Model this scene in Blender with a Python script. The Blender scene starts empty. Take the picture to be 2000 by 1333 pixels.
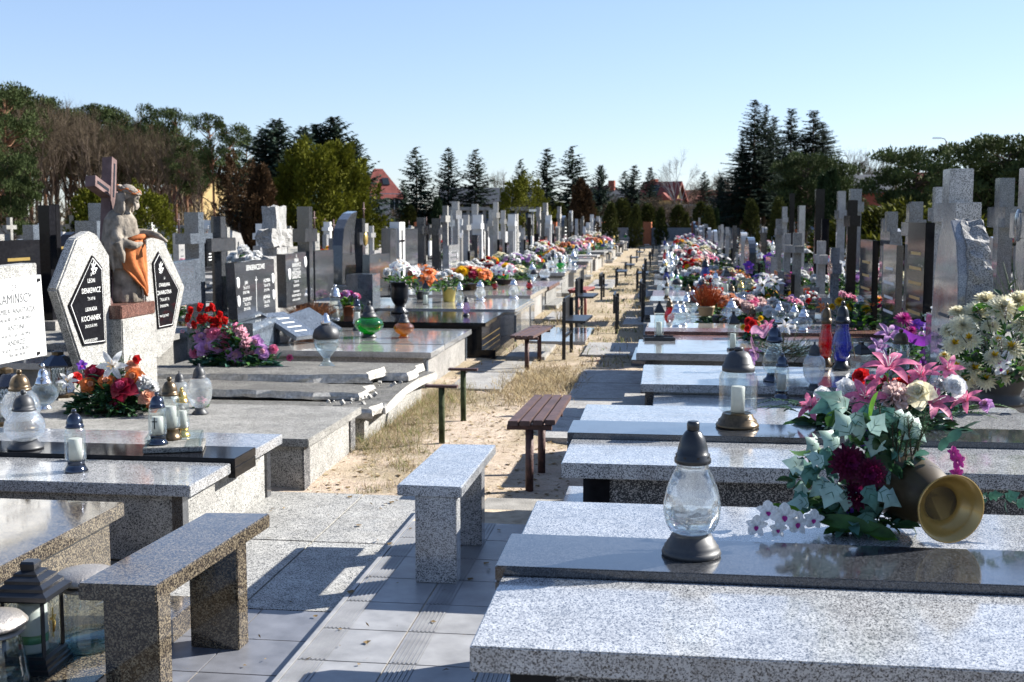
import bpy, bmesh, math, random
from mathutils import Vector, Matrix, Euler, noise
R_ = math.radians
SC = bpy.context.scene
COL = SC.collection
# ---------------------------------------------------------------- camera
FPX = 2300.0
PITCH = math.atan(236.5/FPX); YAW = math.atan(300*math.cos(PITCH)/FPX); EYE = 1.58
cam_d = bpy.data.cameras.new('camera'); cam = bpy.data.objects.new('camera', cam_d); COL.objects.link(cam)
cam_d.sensor_width = 36; cam_d.lens = FPX/2000*36; cam_d.clip_start = .05; cam_d.clip_end = 3000
cam.location = (0, 0, EYE); cam.rotation_euler = (math.pi/2-PITCH, 0, YAW)
cam_d.dof.use_dof = True; cam_d.dof.focus_distance = 5.2; cam_d.dof.aperture_fstop = 6.3
SC.camera = cam
# ---------------------------------------------------------------- sky and sun
SUN_EL = R_(31.4); SUN_AZ = math.atan2(.875, .483)      # clockwise from +Y
w = bpy.data.worlds.new('World'); SC.world = w; w.use_nodes = True
nt = w.node_tree; nt.nodes.clear()
wo = nt.nodes.new('ShaderNodeOutputWorld'); bg = nt.nodes.new('ShaderNodeBackground'); sky = nt.nodes.new('ShaderNodeTexSky')
sky.sky_type = 'NISHITA'; sky.sun_disc = False; sky.sun_elevation = SUN_EL; sky.sun_rotation = SUN_AZ
sky.air_density = 1.0; sky.dust_density = 0.15; sky.ozone_density = 1.9; sky.altitude = 50
bg.inputs[1].default_value = 0.094
tint = nt.nodes.new('ShaderNodeMix'); tint.data_type = 'RGBA'; tint.blend_type = 'MULTIPLY'; tint.inputs[0].default_value = 1; tint.inputs[7].default_value = (.86, .945, 1.16, 1)
gm = nt.nodes.new('ShaderNodeGamma'); gm.inputs[1].default_value = .7; nt.links.new(sky.outputs[0], gm.inputs[0]); nt.links.new(gm.outputs[0], tint.inputs[6]); nt.links.new(tint.outputs[2], bg.inputs[0]); nt.links.new(bg.outputs[0], wo.inputs[0])
sl = bpy.data.lights.new('sun', 'SUN'); sl.energy = 5.0; sl.angle = R_(.53); sl.color = (1, .965, .90)
so = bpy.data.objects.new('sun', sl); COL.objects.link(so)
SD = Vector((math.cos(SUN_EL)*math.sin(SUN_AZ), math.cos(SUN_EL)*math.cos(SUN_AZ), math.sin(SUN_EL)))
so.rotation_euler = SD.to_track_quat('Z', 'Y').to_euler(); so.location = SD*50
SC.view_settings.view_transform = 'Standard'; SC.view_settings.look = 'None'; SC.view_settings.exposure = 1.5; SC.view_settings.gamma = 1
SC.view_settings.use_curve_mapping = False
SC.cycles.max_bounces = 10; SC.cycles.transparent_max_bounces = 24; SC.cycles.glossy_bounces = 4; SC.cycles.transmission_bounces = 8; SC.cycles.diffuse_bounces = 3
SC.cycles.sample_clamp_indirect = 6; SC.cycles.caustics_reflective = False; SC.cycles.caustics_refractive = False
# ---------------------------------------------------------------- pixel (2000 wide photograph) to world
_fw = Vector((-math.sin(YAW)*math.cos(PITCH), math.cos(YAW)*math.cos(PITCH), -math.sin(PITCH)))
_rt = Vector((math.cos(YAW), math.sin(YAW), 0)); _up = _rt.cross(_fw)
def ray(px, py): return _fw+(px-1000)/FPX*_rt+(666.5-py)/FPX*_up
def W(px, py, z=0):
    r = ray(px, py); t = (z-EYE)/r.z; return Vector((r.x*t, r.y*t, z))
def WY(px, py, Y):
    r = ray(px, py); t = Y/r.y; return Vector((r.x*t, Y, EYE+r.z*t))
# ---------------------------------------------------------------- mesh helper
class MB:
    def __init__(s): s.v = []; s.f = []; s.m = []; s.s = []
    def add(s, vs, fs, mat, sm=False):
        o = len(s.v); s.v += [tuple(v) for v in vs]
        for f in fs: s.f.append([i+o for i in f]); s.m.append(mat); s.s.append(sm)
    def box(s, x0, x1, y0, y1, z0, z1, mat):
        s.add([(x, y, z) for z in (z0, z1) for x, y in ((x0, y0), (x1, y0), (x1, y1), (x0, y1))],
              [(3, 2, 1, 0), (4, 5, 6, 7), (0, 1, 5, 4), (1, 2, 6, 5), (2, 3, 7, 6), (3, 0, 4, 7)], mat)
    def obox(s, M, sx, sy, sz, mat):                       # oriented box centred at M
        b = MB(); b.box(-sx/2, sx/2, -sy/2, sy/2, -sz/2, sz/2, mat); s.join(b, M)
    def prism(s, poly, axis, a, b, mat, sm=False):         # poly in the two other axes
        n = len(poly); P = []
        for t in (a, b):
            for u, v in poly: P.append({'x': (t, u, v), 'y': (u, t, v), 'z': (u, v, t)}[axis])
        s.add(P, [list(range(n))[::-1], list(range(n, 2*n))], mat)
        o = len(s.v)-2*n
        for i in range(n):
            j = (i+1) % n; s.f.append([o+i, o+j, o+n+j, o+n+i]); s.m.append(mat); s.s.append(sm)
    def tube(s, pts, rad, mat, n=6, cap=True):
        pts = [Vector(p) for p in pts]; R = rad if isinstance(rad, (list, tuple)) else [rad]*len(pts); vs = []
        for i, p in enumerate(pts):
            d = (pts[min(i+1, len(pts)-1)]-pts[max(i-1, 0)]).normalized()
            a = d.cross(Vector((0, 0, 1)) if abs(d.z) < .9 else Vector((1, 0, 0))).normalized(); b = d.cross(a)
            for k in range(n):
                t = 2*math.pi*k/n; vs.append(p+(a*math.cos(t)+b*math.sin(t))*R[i])
        fs = [(i*n+k, i*n+(k+1) % n, (i+1)*n+(k+1) % n, (i+1)*n+k) for i in range(len(pts)-1) for k in range(n)]
        s.add(vs, fs, mat, n > 5)
        if cap: o = len(s.v)-len(vs); s.f += [[o+k for k in range(n)][::-1], [o+len(vs)-n+k for k in range(n)]]; s.m += [mat]*2; s.s += [False]*2
    def lathe(s, prof, mat, n=24, c=(0, 0, 0), sq=0, rip=None, ph=0):  # sq: superellipse squareness; rip(theta,z)->radius factor
        vs = []
        for r, z in prof:
            for k in range(n):
                t = 2*math.pi*k/n+ph; f = 1
                if sq: f = 1/((abs(math.cos(t))**sq+abs(math.sin(t))**sq)**(1/sq))
                if rip: f *= rip(t, z)
                vs.append((c[0]+r*f*math.cos(t), c[1]+r*f*math.sin(t), c[2]+z))
        m = len(prof)
        s.add(vs, [(i*n+k, i*n+(k+1) % n, (i+1)*n+(k+1) % n, (i+1)*n+k) for i in range(m-1) for k in range(n)], mat, n > 8)
        o = len(s.v)-len(vs)
        if prof[0][0] > 1e-5: s.f.append([o+k for k in range(n)][::-1]); s.m.append(mat); s.s.append(False)
        if prof[-1][0] > 1e-5: s.f.append([o+len(vs)-n+k for k in range(n)]); s.m.append(mat); s.s.append(False)
    def join(s, o, M=None):
        k = len(s.v); s.v += [tuple(M @ Vector(v)) for v in o.v] if M is not None else list(o.v)
        s.f += [[i+k for i in f] for f in o.f]; s.m += o.m; s.s += o.s
    def mesh(s, name, bevel=0, seg=2):
        me = bpy.data.meshes.new(name); me.from_pydata(s.v, [], s.f)
        ms = []
        for m in s.m:
            if m not in ms: ms.append(m)
        for m in ms: me.materials.append(m)
        me.polygons.foreach_set('material_index', [ms.index(m) for m in s.m])
        me.polygons.foreach_set('use_smooth', s.s); me.update()
        if bevel:
            bm = bmesh.new(); bm.from_mesh(me)
            ed = [e for e in bm.edges if len(e.link_faces) == 2 and e.calc_face_angle(0) > .5]
            bmesh.ops.bevel(bm, geom=ed, offset=bevel, segments=seg, affect='EDGES', clamp_overlap=True)
            bm.to_mesh(me); bm.free()
        return me
    def build(s, name, parent=None, bevel=0, loc=None, seg=2):
        o = bpy.data.objects.new(name, s.mesh(name, bevel, seg)); COL.objects.link(o)
        if parent: o.parent = parent
        if loc is not None: o.location = loc
        return o
def tag(o, label=None, cat=None, group=None, kind=None):
    if label: o['label'] = label
    if cat: o['category'] = cat
    if group: o['group'] = group
    if kind: o['kind'] = kind
    return o
def thing(name, label, cat, loc=(0, 0, 0), rz=0, group=None):
    o = bpy.data.objects.new(name, None); COL.objects.link(o); o.empty_display_size = .1
    o.location = loc; o.rotation_euler = (0, 0, rz); return tag(o, label, cat, group)
def struct(name, mb, bevel=0): return tag(mb.build(name, None, bevel), kind='structure')
def dup(root, loc, rz=0, sc=1, label=None, group=None, cat=None):
    def cp(o, par):
        c = o.copy(); COL.objects.link(c)
        if par: c.parent = par
        for ch in o.children: cp(ch, c)
        return c
    r = cp(root, None); r.location = loc; r.rotation_euler = (0, 0, rz); r.scale = (sc, sc, sc) if not isinstance(sc, tuple) else sc
    if label: r['label'] = label
    if group: r['group'] = group
    elif 'group' in r: del r['group']
    if cat: r['category'] = cat
    return r
def instance(name, me, loc, rz, sc, label, cat, group=None):
    o = bpy.data.objects.new(name, me); COL.objects.link(o); o.location = loc; o.rotation_euler = (0, 0, rz)
    o.scale = (sc, sc, sc) if not isinstance(sc, tuple) else sc
    return tag(o, label, cat, group)
ORD = 'first second third fourth fifth sixth seventh eighth ninth tenth eleventh twelfth thirteenth fourteenth fifteenth sixteenth seventeenth eighteenth nineteenth'.split()
def ordn(i):                                                # 0 -> first
    if i < 19: return ORD[i]
    t, u = divmod(i+1, 10); T = 'x x twenty thirty forty fifty sixty seventy eighty ninety'.split()[t]
    return (T[:-1]+'ieth') if u == 0 else T+'-'+ORD[u-1]
# ---------------------------------------------------------------- materials
def new_mat(name):
    m = bpy.data.materials.new(name); m.use_nodes = True; t = m.node_tree
    return m, t, t.nodes['Principled BSDF']
def nd(t, typ, **kw):
    n = t.nodes.new(typ)
    for k, v in kw.items():
        if k[0] == '_': n.inputs[int(k[1:])].default_value = v
        else: setattr(n, k, v)
    return n
def ramp(t, pts, fac, interp='LINEAR'):
    r = nd(t, 'ShaderNodeValToRGB'); r.color_ramp.interpolation = interp; e = r.color_ramp.elements
    while len(e) < len(pts): e.new(.5)
    for q, (p, c) in zip(e, pts): q.position = p; q.color = (c[0], c[1], c[2], 1) if not isinstance(c, (int, float)) else (c, c, c, 1)
    t.links.new(fac, r.inputs[0]); return r.outputs[0]
def mixc(t, a, b, fac, mode='MIX'):
    n = nd(t, 'ShaderNodeMix', data_type='RGBA', blend_type=mode)
    for i, x in ((6, a), (7, b), (0, fac)):
        if isinstance(x, (tuple, list)): n.inputs[i].default_value = (*x, 1)
        elif isinstance(x, (int, float)): n.inputs[i].default_value = x
        else: t.links.new(x, n.inputs[i])
    return n.outputs[2]
def coord(t): return nd(t, 'ShaderNodeTexCoord').outputs['Object']
def noise_n(t, sc, co, det=4, rough=.55):
    n = nd(t, 'ShaderNodeTexNoise'); n.inputs['Scale'].default_value = sc; n.inputs['Detail'].default_value = det; n.inputs['Roughness'].default_value = rough
    t.links.new(co, n.inputs['Vector']); return n.outputs[0]
def bump(t, p, h, st=.3, dist=.01):
    b = nd(t, 'ShaderNodeBump'); b.inputs['Strength'].default_value = st; b.inputs['Distance'].default_value = dist
    t.links.new(h, b.inputs['Height']); t.links.new(b.outputs[0], p.inputs['Normal'])
def granite(name, dark, mid, light, cell=.004, pos=(.28, .6), rough=.12, rough2=.3, stain=.25, bmp=0, streak=0):
    m, t, p = new_mat(name); co = coord(t)
    v = nd(t, 'ShaderNodeTexVoronoi'); v.inputs['Scale'].default_value = 1/cell; t.links.new(co, v.inputs['Vector'])
    sp = nd(t, 'ShaderNodeSeparateColor'); t.links.new(v.outputs['Color'], sp.inputs[0])
    n0 = noise_n(t, .12/cell, co, 3)
    a = nd(t, 'ShaderNodeMath', operation='MULTIPLY_ADD'); t.links.new(n0, a.inputs[0]); a.inputs[1].default_value = .28; t.links.new(sp.outputs[0], a.inputs[2])
    c = ramp(t, [(0, dark), (pos[0]+.14, mid), (pos[1]+.14, light)], a.outputs[0], 'CONSTANT')
    n1 = noise_n(t, 3.2, co, 5, .6)
    sh = ramp(t, [(.3, 1-stain), (.62, 1.0)], n1)
    c = mixc(t, c, sh, 1.0, 'MULTIPLY')
    if rough < .2: p.inputs['Coat Weight'].default_value = .7; p.inputs['Coat Roughness'].default_value = rough*.8
    n4 = noise_n(t, 11, co, 6, .7); c = mixc(t, c, ramp(t, [(.3, .62), (.5, .84), (.72, .98)], n4), 1.0, 'MULTIPLY')
    oi = nd(t, 'ShaderNodeObjectInfo'); c = mixc(t, c, ramp(t, [(0, (.84, .84, .85)), (.5, (.95, .94, .92)), (1, (1, 1, 1))], oi.outputs['Random']), 1.0, 'MULTIPLY')
    t.links.new(c, p.inputs['Base Color'])
    n2 = noise_n(t, 9, co, 4)
    t.links.new(ramp(t, [(.35, rough), (.7, rough2)], n2), p.inputs['Roughness'])
    if bmp: bump(t, p, v.outputs['Distance'], bmp, .002)
    return m
def plain(name, col, rough=.5, metal=0, var=.15, vs=8, bmp=0, bs=60, coat=0, spec=.5, trans=0, rnd=0):
    m, t, p = new_mat(name); co = coord(t)
    col = tuple(c*.88 for c in col); lo = tuple(max(0, c*(1-var)) for c in col); hi = tuple(min(1, c*(1+var)) for c in col)
    c = ramp(t, [(.3, lo), (.7, hi)], noise_n(t, vs, co))
    if rnd:
        oi = nd(t, 'ShaderNodeObjectInfo'); c = mixc(t, c, ramp(t, [(0, 1-rnd), (1, 1.0)], oi.outputs['Random']), 1.0, 'MULTIPLY')
    t.links.new(c, p.inputs['Base Color'])
    if rough >= .7: spec *= .25
    p.inputs['Roughness'].default_value = rough; p.inputs['Metallic'].default_value = metal; p.inputs['Specular IOR Level'].default_value = spec
    if coat: p.inputs['Coat Weight'].default_value = coat; p.inputs['Coat Roughness'].default_value = .06
    if bmp: bump(t, p, noise_n(t, bs, co, 6), bmp, .01)
    if trans:
        tr = nd(t, 'ShaderNodeBsdfTranslucent'); t.links.new(c, tr.inputs[0]); mx = nd(t, 'ShaderNodeMixShader'); mx.inputs[0].default_value = trans
        t.links.new(p.outputs[0], mx.inputs[1]); t.links.new(tr.outputs[0], mx.inputs[2]); t.links.new(mx.outputs[0], t.nodes['Material Output'].inputs[0])
    return m
def glass(name, tint=(.93, .97, .96), bmp=.0, bs=40, thick=.25, body=.0, vor=False, rough=.02):
    # thin-walled lantern glass: clear pass-through, mirror at glancing angles, a share of true refraction
    m, t, p = new_mat(name); co = coord(t); out = t.nodes['Material Output']; thick *= .45; body *= .45
    tr = nd(t, 'ShaderNodeBsdfTransparent'); tr.inputs[0].default_value = (*tint, 1)
    gl = nd(t, 'ShaderNodeBsdfGlossy'); gl.inputs['Roughness'].default_value = rough+.02
    p.inputs['Base Color'].default_value = (*tint, 1); p.inputs['Transmission Weight'].default_value = 1; p.inputs['Roughness'].default_value = rough; p.inputs['IOR'].default_value = 1.35
    df = nd(t, 'ShaderNodeBsdfTranslucent'); df.inputs[0].default_value = (*tint, 1)
    fr = nd(t, 'ShaderNodeLayerWeight'); fr.inputs[0].default_value = .35
    bm = nd(t, 'ShaderNodeBump')
    if bmp:
        bm.inputs['Strength'].default_value = bmp; bm.inputs['Distance'].default_value = .004
        if vor:
            v = nd(t, 'ShaderNodeTexVoronoi'); v.inputs['Scale'].default_value = bs; t.links.new(co, v.inputs['Vector']); h = v.outputs['Distance']
        else: h = noise_n(t, bs, co, 3)
        t.links.new(h, bm.inputs['Height'])
        for n in (gl, p, fr): t.links.new(bm.outputs[0], n.inputs['Normal'])
    a = nd(t, 'ShaderNodeMixShader'); a.inputs[0].default_value = thick; t.links.new(tr.outputs[0], a.inputs[1]); t.links.new(p.outputs[0], a.inputs[2])
    b = nd(t, 'ShaderNodeMixShader'); b.inputs[0].default_value = body; t.links.new(a.outputs[0], b.inputs[1]); t.links.new(df.outputs[0], b.inputs[2])
    c = nd(t, 'ShaderNodeMixShader'); t.links.new(ramp(t, [(0, .05), (.75, .3), (1, .85)], fr.outputs['Facing']), c.inputs[0])
    t.links.new(b.outputs[0], c.inputs[1]); t.links.new(gl.outputs[0], c.inputs[2]); t.links.new(c.outputs[0], out.inputs[0])
    return m
M = {}
G = granite
M['grey'] = G('light_grey_granite', (.05, .054, .062), (.27, .28, .295), (.58, .585, .59), .0032, (.2, .48), .14, .3, .22)
M['grey_fine'] = G('fine_grey_granite', (.13, .135, .145), (.27, .275, .285), (.42, .42, .42), .0025, (.2, .5), .08, .22, .18)
M['pale'] = G('pale_granite', (.3, .295, .285), (.42, .41, .40), (.52, .51, .49), .003, (.2, .5), .08, .2, .15)
M['cement'] = G('weathered_cement', (.22, .21, .195), (.34, .325, .30), (.43, .41, .38), .006, (.2, .55), .6, .8, .3)
M['darkgrey'] = G('dark_grey_granite', (.02, .022, .026), (.045, .048, .055), (.095, .10, .11), .003, (.3, .68), .09, .2, .15)
M['steel'] = G('blue_grey_granite', (.03, .04, .055), (.10, .12, .15), (.22, .25, .29), .0035, (.25, .65), .08, .2, .15)
M['black'] = plain('polished_black_stone', (.010, .010, .012), .09, 0, .3, 30, 0, 60, 0, .15)
M['brown'] = G('brown_speckled_granite', (.022, .018, .015), (.085, .066, .046), (.23, .19, .13), .0045, (.34, .68), .07, .2, .15)
M['terrazzo'] = G('terrazzo', (.05, .052, .055), (.27, .265, .25), (.52, .51, .48), .0038, (.25, .45), .5, .75, .25, .15)
M['terrazzo_old'] = G('old_terrazzo', (.07, .068, .062), (.22, .215, .195), (.38, .37, .345), .0038, (.25, .5), .7, .9, .35, .25)
M['terrazzo_weathered'] = G('weathered_terrazzo', (.045, .043, .038), (.13, .125, .11), (.27, .26, .235), .0045, (.3, .55), .75, .95, .5, .4)
M['terrazzo_dark'] = G('dark_terrazzo', (.015, .017, .022), (.09, .09, .095), (.42, .41, .40), .004, (.45, .72), .5, .7, .2, .15)
M['marble'] = plain('white_marble', (.62, .62, .61), .22, 0, .06, 5)
M['rock'] = G('rough_broken_granite', (.10, .10, .10), (.28, .275, .265), (.48, .47, .455), .004, (.22, .45), .8, .95, .3, .5)
M['concrete'] = plain('concrete', (.29, .275, .25), .9, 0, .3, 6, .5, 90)
M['crumbled'] = plain('crumbled_concrete', (.50, .48, .44), .95, 0, .35, 40, .9, 120)
M['redstone'] = G('red_brown_stone', (.05, .025, .02), (.16, .07, .055), (.26, .14, .11), .004, (.3, .6), .2, .3, .2)
M['gold_letters'] = plain('gold_lettering', (.55, .38, .12), .35, .7, .1)
M['white_letters'] = plain('pale_lettering', (.72, .72, .70), .6, 0, .05)
M['dark_letters'] = plain('grey_lettering', (.06, .065, .07), .6, 0, .05)
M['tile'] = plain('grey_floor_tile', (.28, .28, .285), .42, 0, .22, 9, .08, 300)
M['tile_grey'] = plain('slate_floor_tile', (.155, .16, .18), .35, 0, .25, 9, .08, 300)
M['grout'] = plain('sandy_grout', (.46, .38, .28), .95, 0, .25, 20, .4, 100)
M['wood'] = plain('brown_painted_wood', (.085, .045, .038), .55, 0, .35, 18, .35, 60)
M['redwood'] = plain('red_painted_wood', (.24, .06, .045), .6, 0, .25, 14, .3, 60)
M['rust'] = plain('rusty_brown_steel', (.075, .035, .03), .6, .2, .5, 22, .4, 90)
M['mossrust'] = plain('mossy_green_steel', (.045, .055, .025), .8, 0, .6, 16, .5, 90)
M['blackmetal'] = plain('black_painted_metal', (.012, .012, .014), .35, .2, .2)
M['cap_black'] = plain('black_plastic_cap', (.014, .015, .018), .28, 0, .2, 20, .05, 60)
M['cap_matt'] = plain('matt_grey_plastic', (.035, .037, .042), .5, 0, .15, 20)
M['cap_bronze'] = plain('bronzed_cap', (.11, .075, .04), .33, .55, .3, 25)
M['cap_silver'] = plain('silver_cap', (.72, .73, .76), .18, .9, .05)
M['cap_gold'] = plain('gold_cap', (.72, .50, .16), .25, .9, .08)
M['chrome'] = plain('dark_chrome', (.075, .085, .11), .1, .9, .1)
M['wax'] = plain('white_candle_insert', (.78, .78, .75), .45, 0, .05, 10, 0, 60, 0, .5, .35)
M['gold_plastic'] = plain('gold_vase_plastic', (.42, .27, .075), .28, .35, .1, 6, 0, 60, .4)
M['gold_dark'] = plain('shaded_bronze_plastic', (.055, .038, .018), .45, .3, .12, 6)  # bronze darkened further: the shadow on the vase body is in this colour
M['terracotta'] = plain('terracotta', (.45, .15, .07), .7, 0, .15)
M['yellowpot'] = plain('yellow_pot', (.42, .34, .08), .45, 0, .1)
M['tanpot'] = plain('tan_clay_pot', (.36, .26, .14), .55, 0, .12)
M['paleceramic'] = plain('pale_blue_porcelain', (.62, .68, .74), .2, 0, .15, 40)
M['bark'] = plain('grey_brown_bark', (.10, .075, .058), .95, 0, .35, 3, .5, 12)
M['barkpine'] = plain('reddish_pine_bark', (.19, .10, .062), .95, 0, .35, 2, .5, 12)
M['barkbirch'] = plain('pale_birch_bark', (.50, .48, .45), .9, 0, .3, 2)
M['twig'] = plain('bare_brown_twigs', (.125, .098, .062), .95, 0, .3, 1, 0, 60, 0, .2, 0, .35)
M['glass'] = glass('clear_glass', bmp=.5, bs=12, thick=.3)
M['glass_plain'] = glass('smooth_clear_glass', (.88, .94, .93), bmp=.0, thick=.15, body=.02)
M['glass_cut'] = glass('cut_glass', (.95, .985, .975), bmp=1.0, bs=8, thick=1.3, vor=True)
M['glass_crackle'] = glass('crackled_glass', (.93, .97, 1.0), bmp=1.0, bs=26, thick=.8, body=.22, vor=True)
M['glass_white'] = glass('milky_ribbed_glass', (.92, .95, .96), bmp=.6, bs=24, thick=.5, body=.30)
M['glass_green'] = glass('green_glass', (.06, .62, .08), bmp=.2, bs=30, thick=.3, body=.15)
M['glass_amber'] = glass('amber_glass', (.85, .42, .02), bmp=.2, bs=30, thick=.3, body=.15)
M['glass_red'] = glass('red_glass', (.55, .015, .015), bmp=.3, bs=40, thick=.3, body=.2)
M['glass_blue'] = glass('blue_glass', (.12, .14, .5), bmp=.3, bs=40, thick=.3, body=.2)
M['glass_irid'] = glass('iridescent_glass', (.78, .86, .88), bmp=.6, bs=18, thick=.6, body=.15, vor=True)
M['glass_lilac'] = glass('lilac_glass', (.72, .6, .85), bmp=.3, bs=40, thick=.3, body=.15)
def pet(n, c, v=.18, tr=.42): M[n] = plain(n+'_petals', c, .55, 0, v+.1, 5, 0, 60, 0, .3, tr)
for n, c in dict(crimson=(.24, .008, .03), orange=(.75, .22, .06), peach=(.80, .42, .27), white=(.90, .90, .88), cream=(.90, .84, .62), pink=(.82, .22, .38), palepink=(.90, .56, .64),
                 rose=(.72, .12, .26), lilac=(.68, .36, .70), violet=(.20, .06, .48), magenta=(.50, .04, .28), red=(.62, .02, .02), yellow=(.80, .50, .02), plum=(.10, .004, .035), plum2=(.17, .012, .08), blush=(.80, .62, .58), blue=(.2, .35, .7)).items(): pet(n, c)
def leafm(n, c, v=.35, tr=.3, rough=.5, rnd=0, vs=25): M[n] = plain(n, c, rough, 0, v, vs, 0, 60, 0, .35, tr, rnd)
leafm('leaf_dark', (.025, .07, .028)); leafm('leaf_green', (.05, .13, .03)); leafm('leaf_bright', (.12, .28, .03)); leafm('leaf_teal', (.05, .14, .10), .3)
leafm('leaf_ivy', (.34, .50, .44), .35, .25, vs=14); leafm('leaf_ivy_shade', (.09, .22, .18), .35, .25); leafm('leaf_vein', (.03, .11, .06)); leafm('needle_green', (.03, .075, .035))  # second ivy tone: leaves in shadow, with the shade put into their colour
leafm('spruce_needles', (.040, .064, .044), .5, .1, .8, .3, .9); leafm('pine_needles', (.062, .085, .030), .5, .1, .8, .3, .5); leafm('thuja_gold', (.12, .125, .014), .5, .15, .8, .1, 1.3)
leafm('thuja_olive', (.055, .062, .016), .5, .12, .8, .15, 1.0); leafm('thuja_dark', (.020, .036, .014), .5, .1, .8, .2, 1.0); leafm('brown_conifer', (.070, .040, .020), .45, .1, .8, .1, 1.2)
leafm('straw', (.46, .37, .22), .35, .3, .9, 0, 3); leafm('straw_dark', (.20, .14, .07), .35, .1, .9, 0, 3); leafm('heather', (.36, .085, .03), .3, .1, .9, 0, 30); leafm('heather_brown', (.22, .10, .05), .35, .1, .9, 0, 30)
leafm('grass_green', (.16, .20, .05), .3, .2, .9)
# ---------------------------------------------------------------- the setting: ground, path, paving
rnd = random.Random(7)
def ground_mat():
    m, t, p = new_mat('dirt_sand_and_dry_grass'); co = coord(t)
    n1 = noise_n(t, .9, co, 8, .65); n2 = noise_n(t, 14, co, 8, .7); n3 = noise_n(t, 120, co, 4, .7); n4 = noise_n(t, .35, co, 4)
    sand = ramp(t, [(.3, (.20, .165, .125)), (.7, (.32, .27, .21))], n2)
    straw = ramp(t, [(.25, (.10, .075, .045)), (.5, (.20, .155, .09)), (.75, (.30, .24, .15))], n3)
    c = mixc(t, sand, straw, ramp(t, [(.47, 0), (.60, 1)], n1))
    lit = ramp(t, [(.60, 0), (.68, .8)], noise_n(t, 34, co, 8, .8)); c = mixc(t, c, (.13, .09, .06), lit)
    gr = ramp(t, [(.56, 0), (.68, .45)], n4); c = mixc(t, c, (.20, .19, .07), gr)
    t.links.new(c, p.inputs['Base Color']); p.inputs['Roughness'].default_value = .95; p.inputs['Specular IOR Level'].default_value = .15
    h = nd(t, 'ShaderNodeMath', operation='ADD'); t.links.new(n2, h.inputs[0]); t.links.new(n3, h.inputs[1]); bump(t, p, h.outputs[0], .6, .03)
    return m
M['ground'] = ground_mat()
def sandm():
    m, t, p = new_mat('pale_sand_with_litter'); co = coord(t)
    n1 = noise_n(t, .8, co, 8, .7); n2 = noise_n(t, 7, co, 8, .7); n3 = noise_n(t, 90, co, 5, .75); n5 = noise_n(t, 26, co, 8, .8)
    sand = ramp(t, [(.28, (.41, .32, .235)), (.5, (.56, .45, .35)), (.75, (.66, .56, .45))], n2)
    sand = mixc(t, sand, ramp(t, [(.3, .72), (.6, 1)], n3), 1, 'MULTIPLY')
    straw = ramp(t, [(.25, (.13, .095, .06)), (.5, (.32, .26, .17)), (.75, (.46, .39, .27))], n3)
    sx = nd(t, 'ShaderNodeSeparateXYZ'); t.links.new(co, sx.inputs[0]); mr = nd(t, 'ShaderNodeMapRange'); t.links.new(sx.outputs[1], mr.inputs[0]); mr.inputs[1].default_value = 9; mr.inputs[2].default_value = 15; mr.inputs[3].default_value = 0; mr.inputs[4].default_value = .13
    ad = nd(t, 'ShaderNodeMath', operation='ADD'); t.links.new(n1, ad.inputs[0]); t.links.new(mr.outputs[0], ad.inputs[1])
    c = mixc(t, sand, straw, ramp(t, [(.47, 0), (.60, .85)], ad.outputs[0]))
    c = mixc(t, c, (.11, .07, .05), ramp(t, [(.57, 0), (.64, .85)], n5))
    t.links.new(c, p.inputs['Base Color']); p.inputs['Roughness'].default_value = .95; p.inputs['Specular IOR Level'].default_value = .1
    h = nd(t, 'ShaderNodeMath', operation='ADD'); t.links.new(n2, h.inputs[0]); t.links.new(n5, h.inputs[1]); bump(t, p, h.outputs[0], .7, .04)
    return m
M['sand'] = sandm()
g = MB(); g.add([(-900, -60, -.03), (900, -60, -.03), (900, 1500, -.03), (-900, 1500, -.03)], [(0, 1, 2, 3)], M['ground']); struct('ground', g)
g = MB(); xs = [-2.75+i*.08 for i in range(34)]; ys = [5.6+i*.08 for i in range(130)]+[16+i*.4 for i in range(60)]+[40+i*3 for i in range(36)]
def pz(x, y):
    n = noise.noise(Vector((x*1.1, y*.7, 3)))*.022+noise.noise(Vector((x*5, y*4, 9)))*.014+noise.noise(Vector((x*11, y*9, 2)))*.008
    return n-.004-.02*max(0, min(1, (6.6-y)/.6))
g.add([(x, y, pz(x, y)) for y in ys for x in xs], [(j*34+i, j*34+i+1, (j+1)*34+i+1, (j+1)*34+i) for j in range(len(ys)-1) for i in range(33)], M['sand'], True)
struct('sandy_path', g)
# terrazzo paving beside the path, grey tiles under the brown bench, raised tiled walk
g = MB()
for x0, x1, y0, y1 in ((-2.35, -1.70, 4.47, 5.46), (-1.69, -1.30, 4.47, 5.46), (-2.35, -1.70, 5.475, 6.47), (-1.69, -1.30, 5.475, 6.47)): g.box(x0, x1, y0, y1, -.02, .012+rnd.random()*.003, M['terrazzo'])
g.box(-2.4, -1.29, 4.44, 6.48, -.03, .004, M['grout']); struct('terrazzo_paving', g)
g = MB()
for i in range(4):
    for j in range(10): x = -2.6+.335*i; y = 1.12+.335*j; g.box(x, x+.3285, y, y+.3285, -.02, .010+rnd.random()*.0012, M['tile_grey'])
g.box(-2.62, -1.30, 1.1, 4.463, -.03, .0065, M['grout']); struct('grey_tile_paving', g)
g = MB(); tx0 = -1.285
for i in range(5):
    for j in range(14):
        x = tx0+.022+.327*i; y = 1.62+.322*j; x1 = x+.321; y1 = y+.316
        if y1 > 6.11: continue
        g.box(x, x1, y, y1, 0, .045, M['tile'])
        for k in range(6): g.box(x+.012+k*.016, x+.020+k*.016, y+.004, y1-.004, .0455, .0475, M['tile'])
g.box(tx0+.015, -.1, 1.6, 6.11, -.03, .0405, M['grout'])
struct('tiled_walk', g, .0015)
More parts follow.
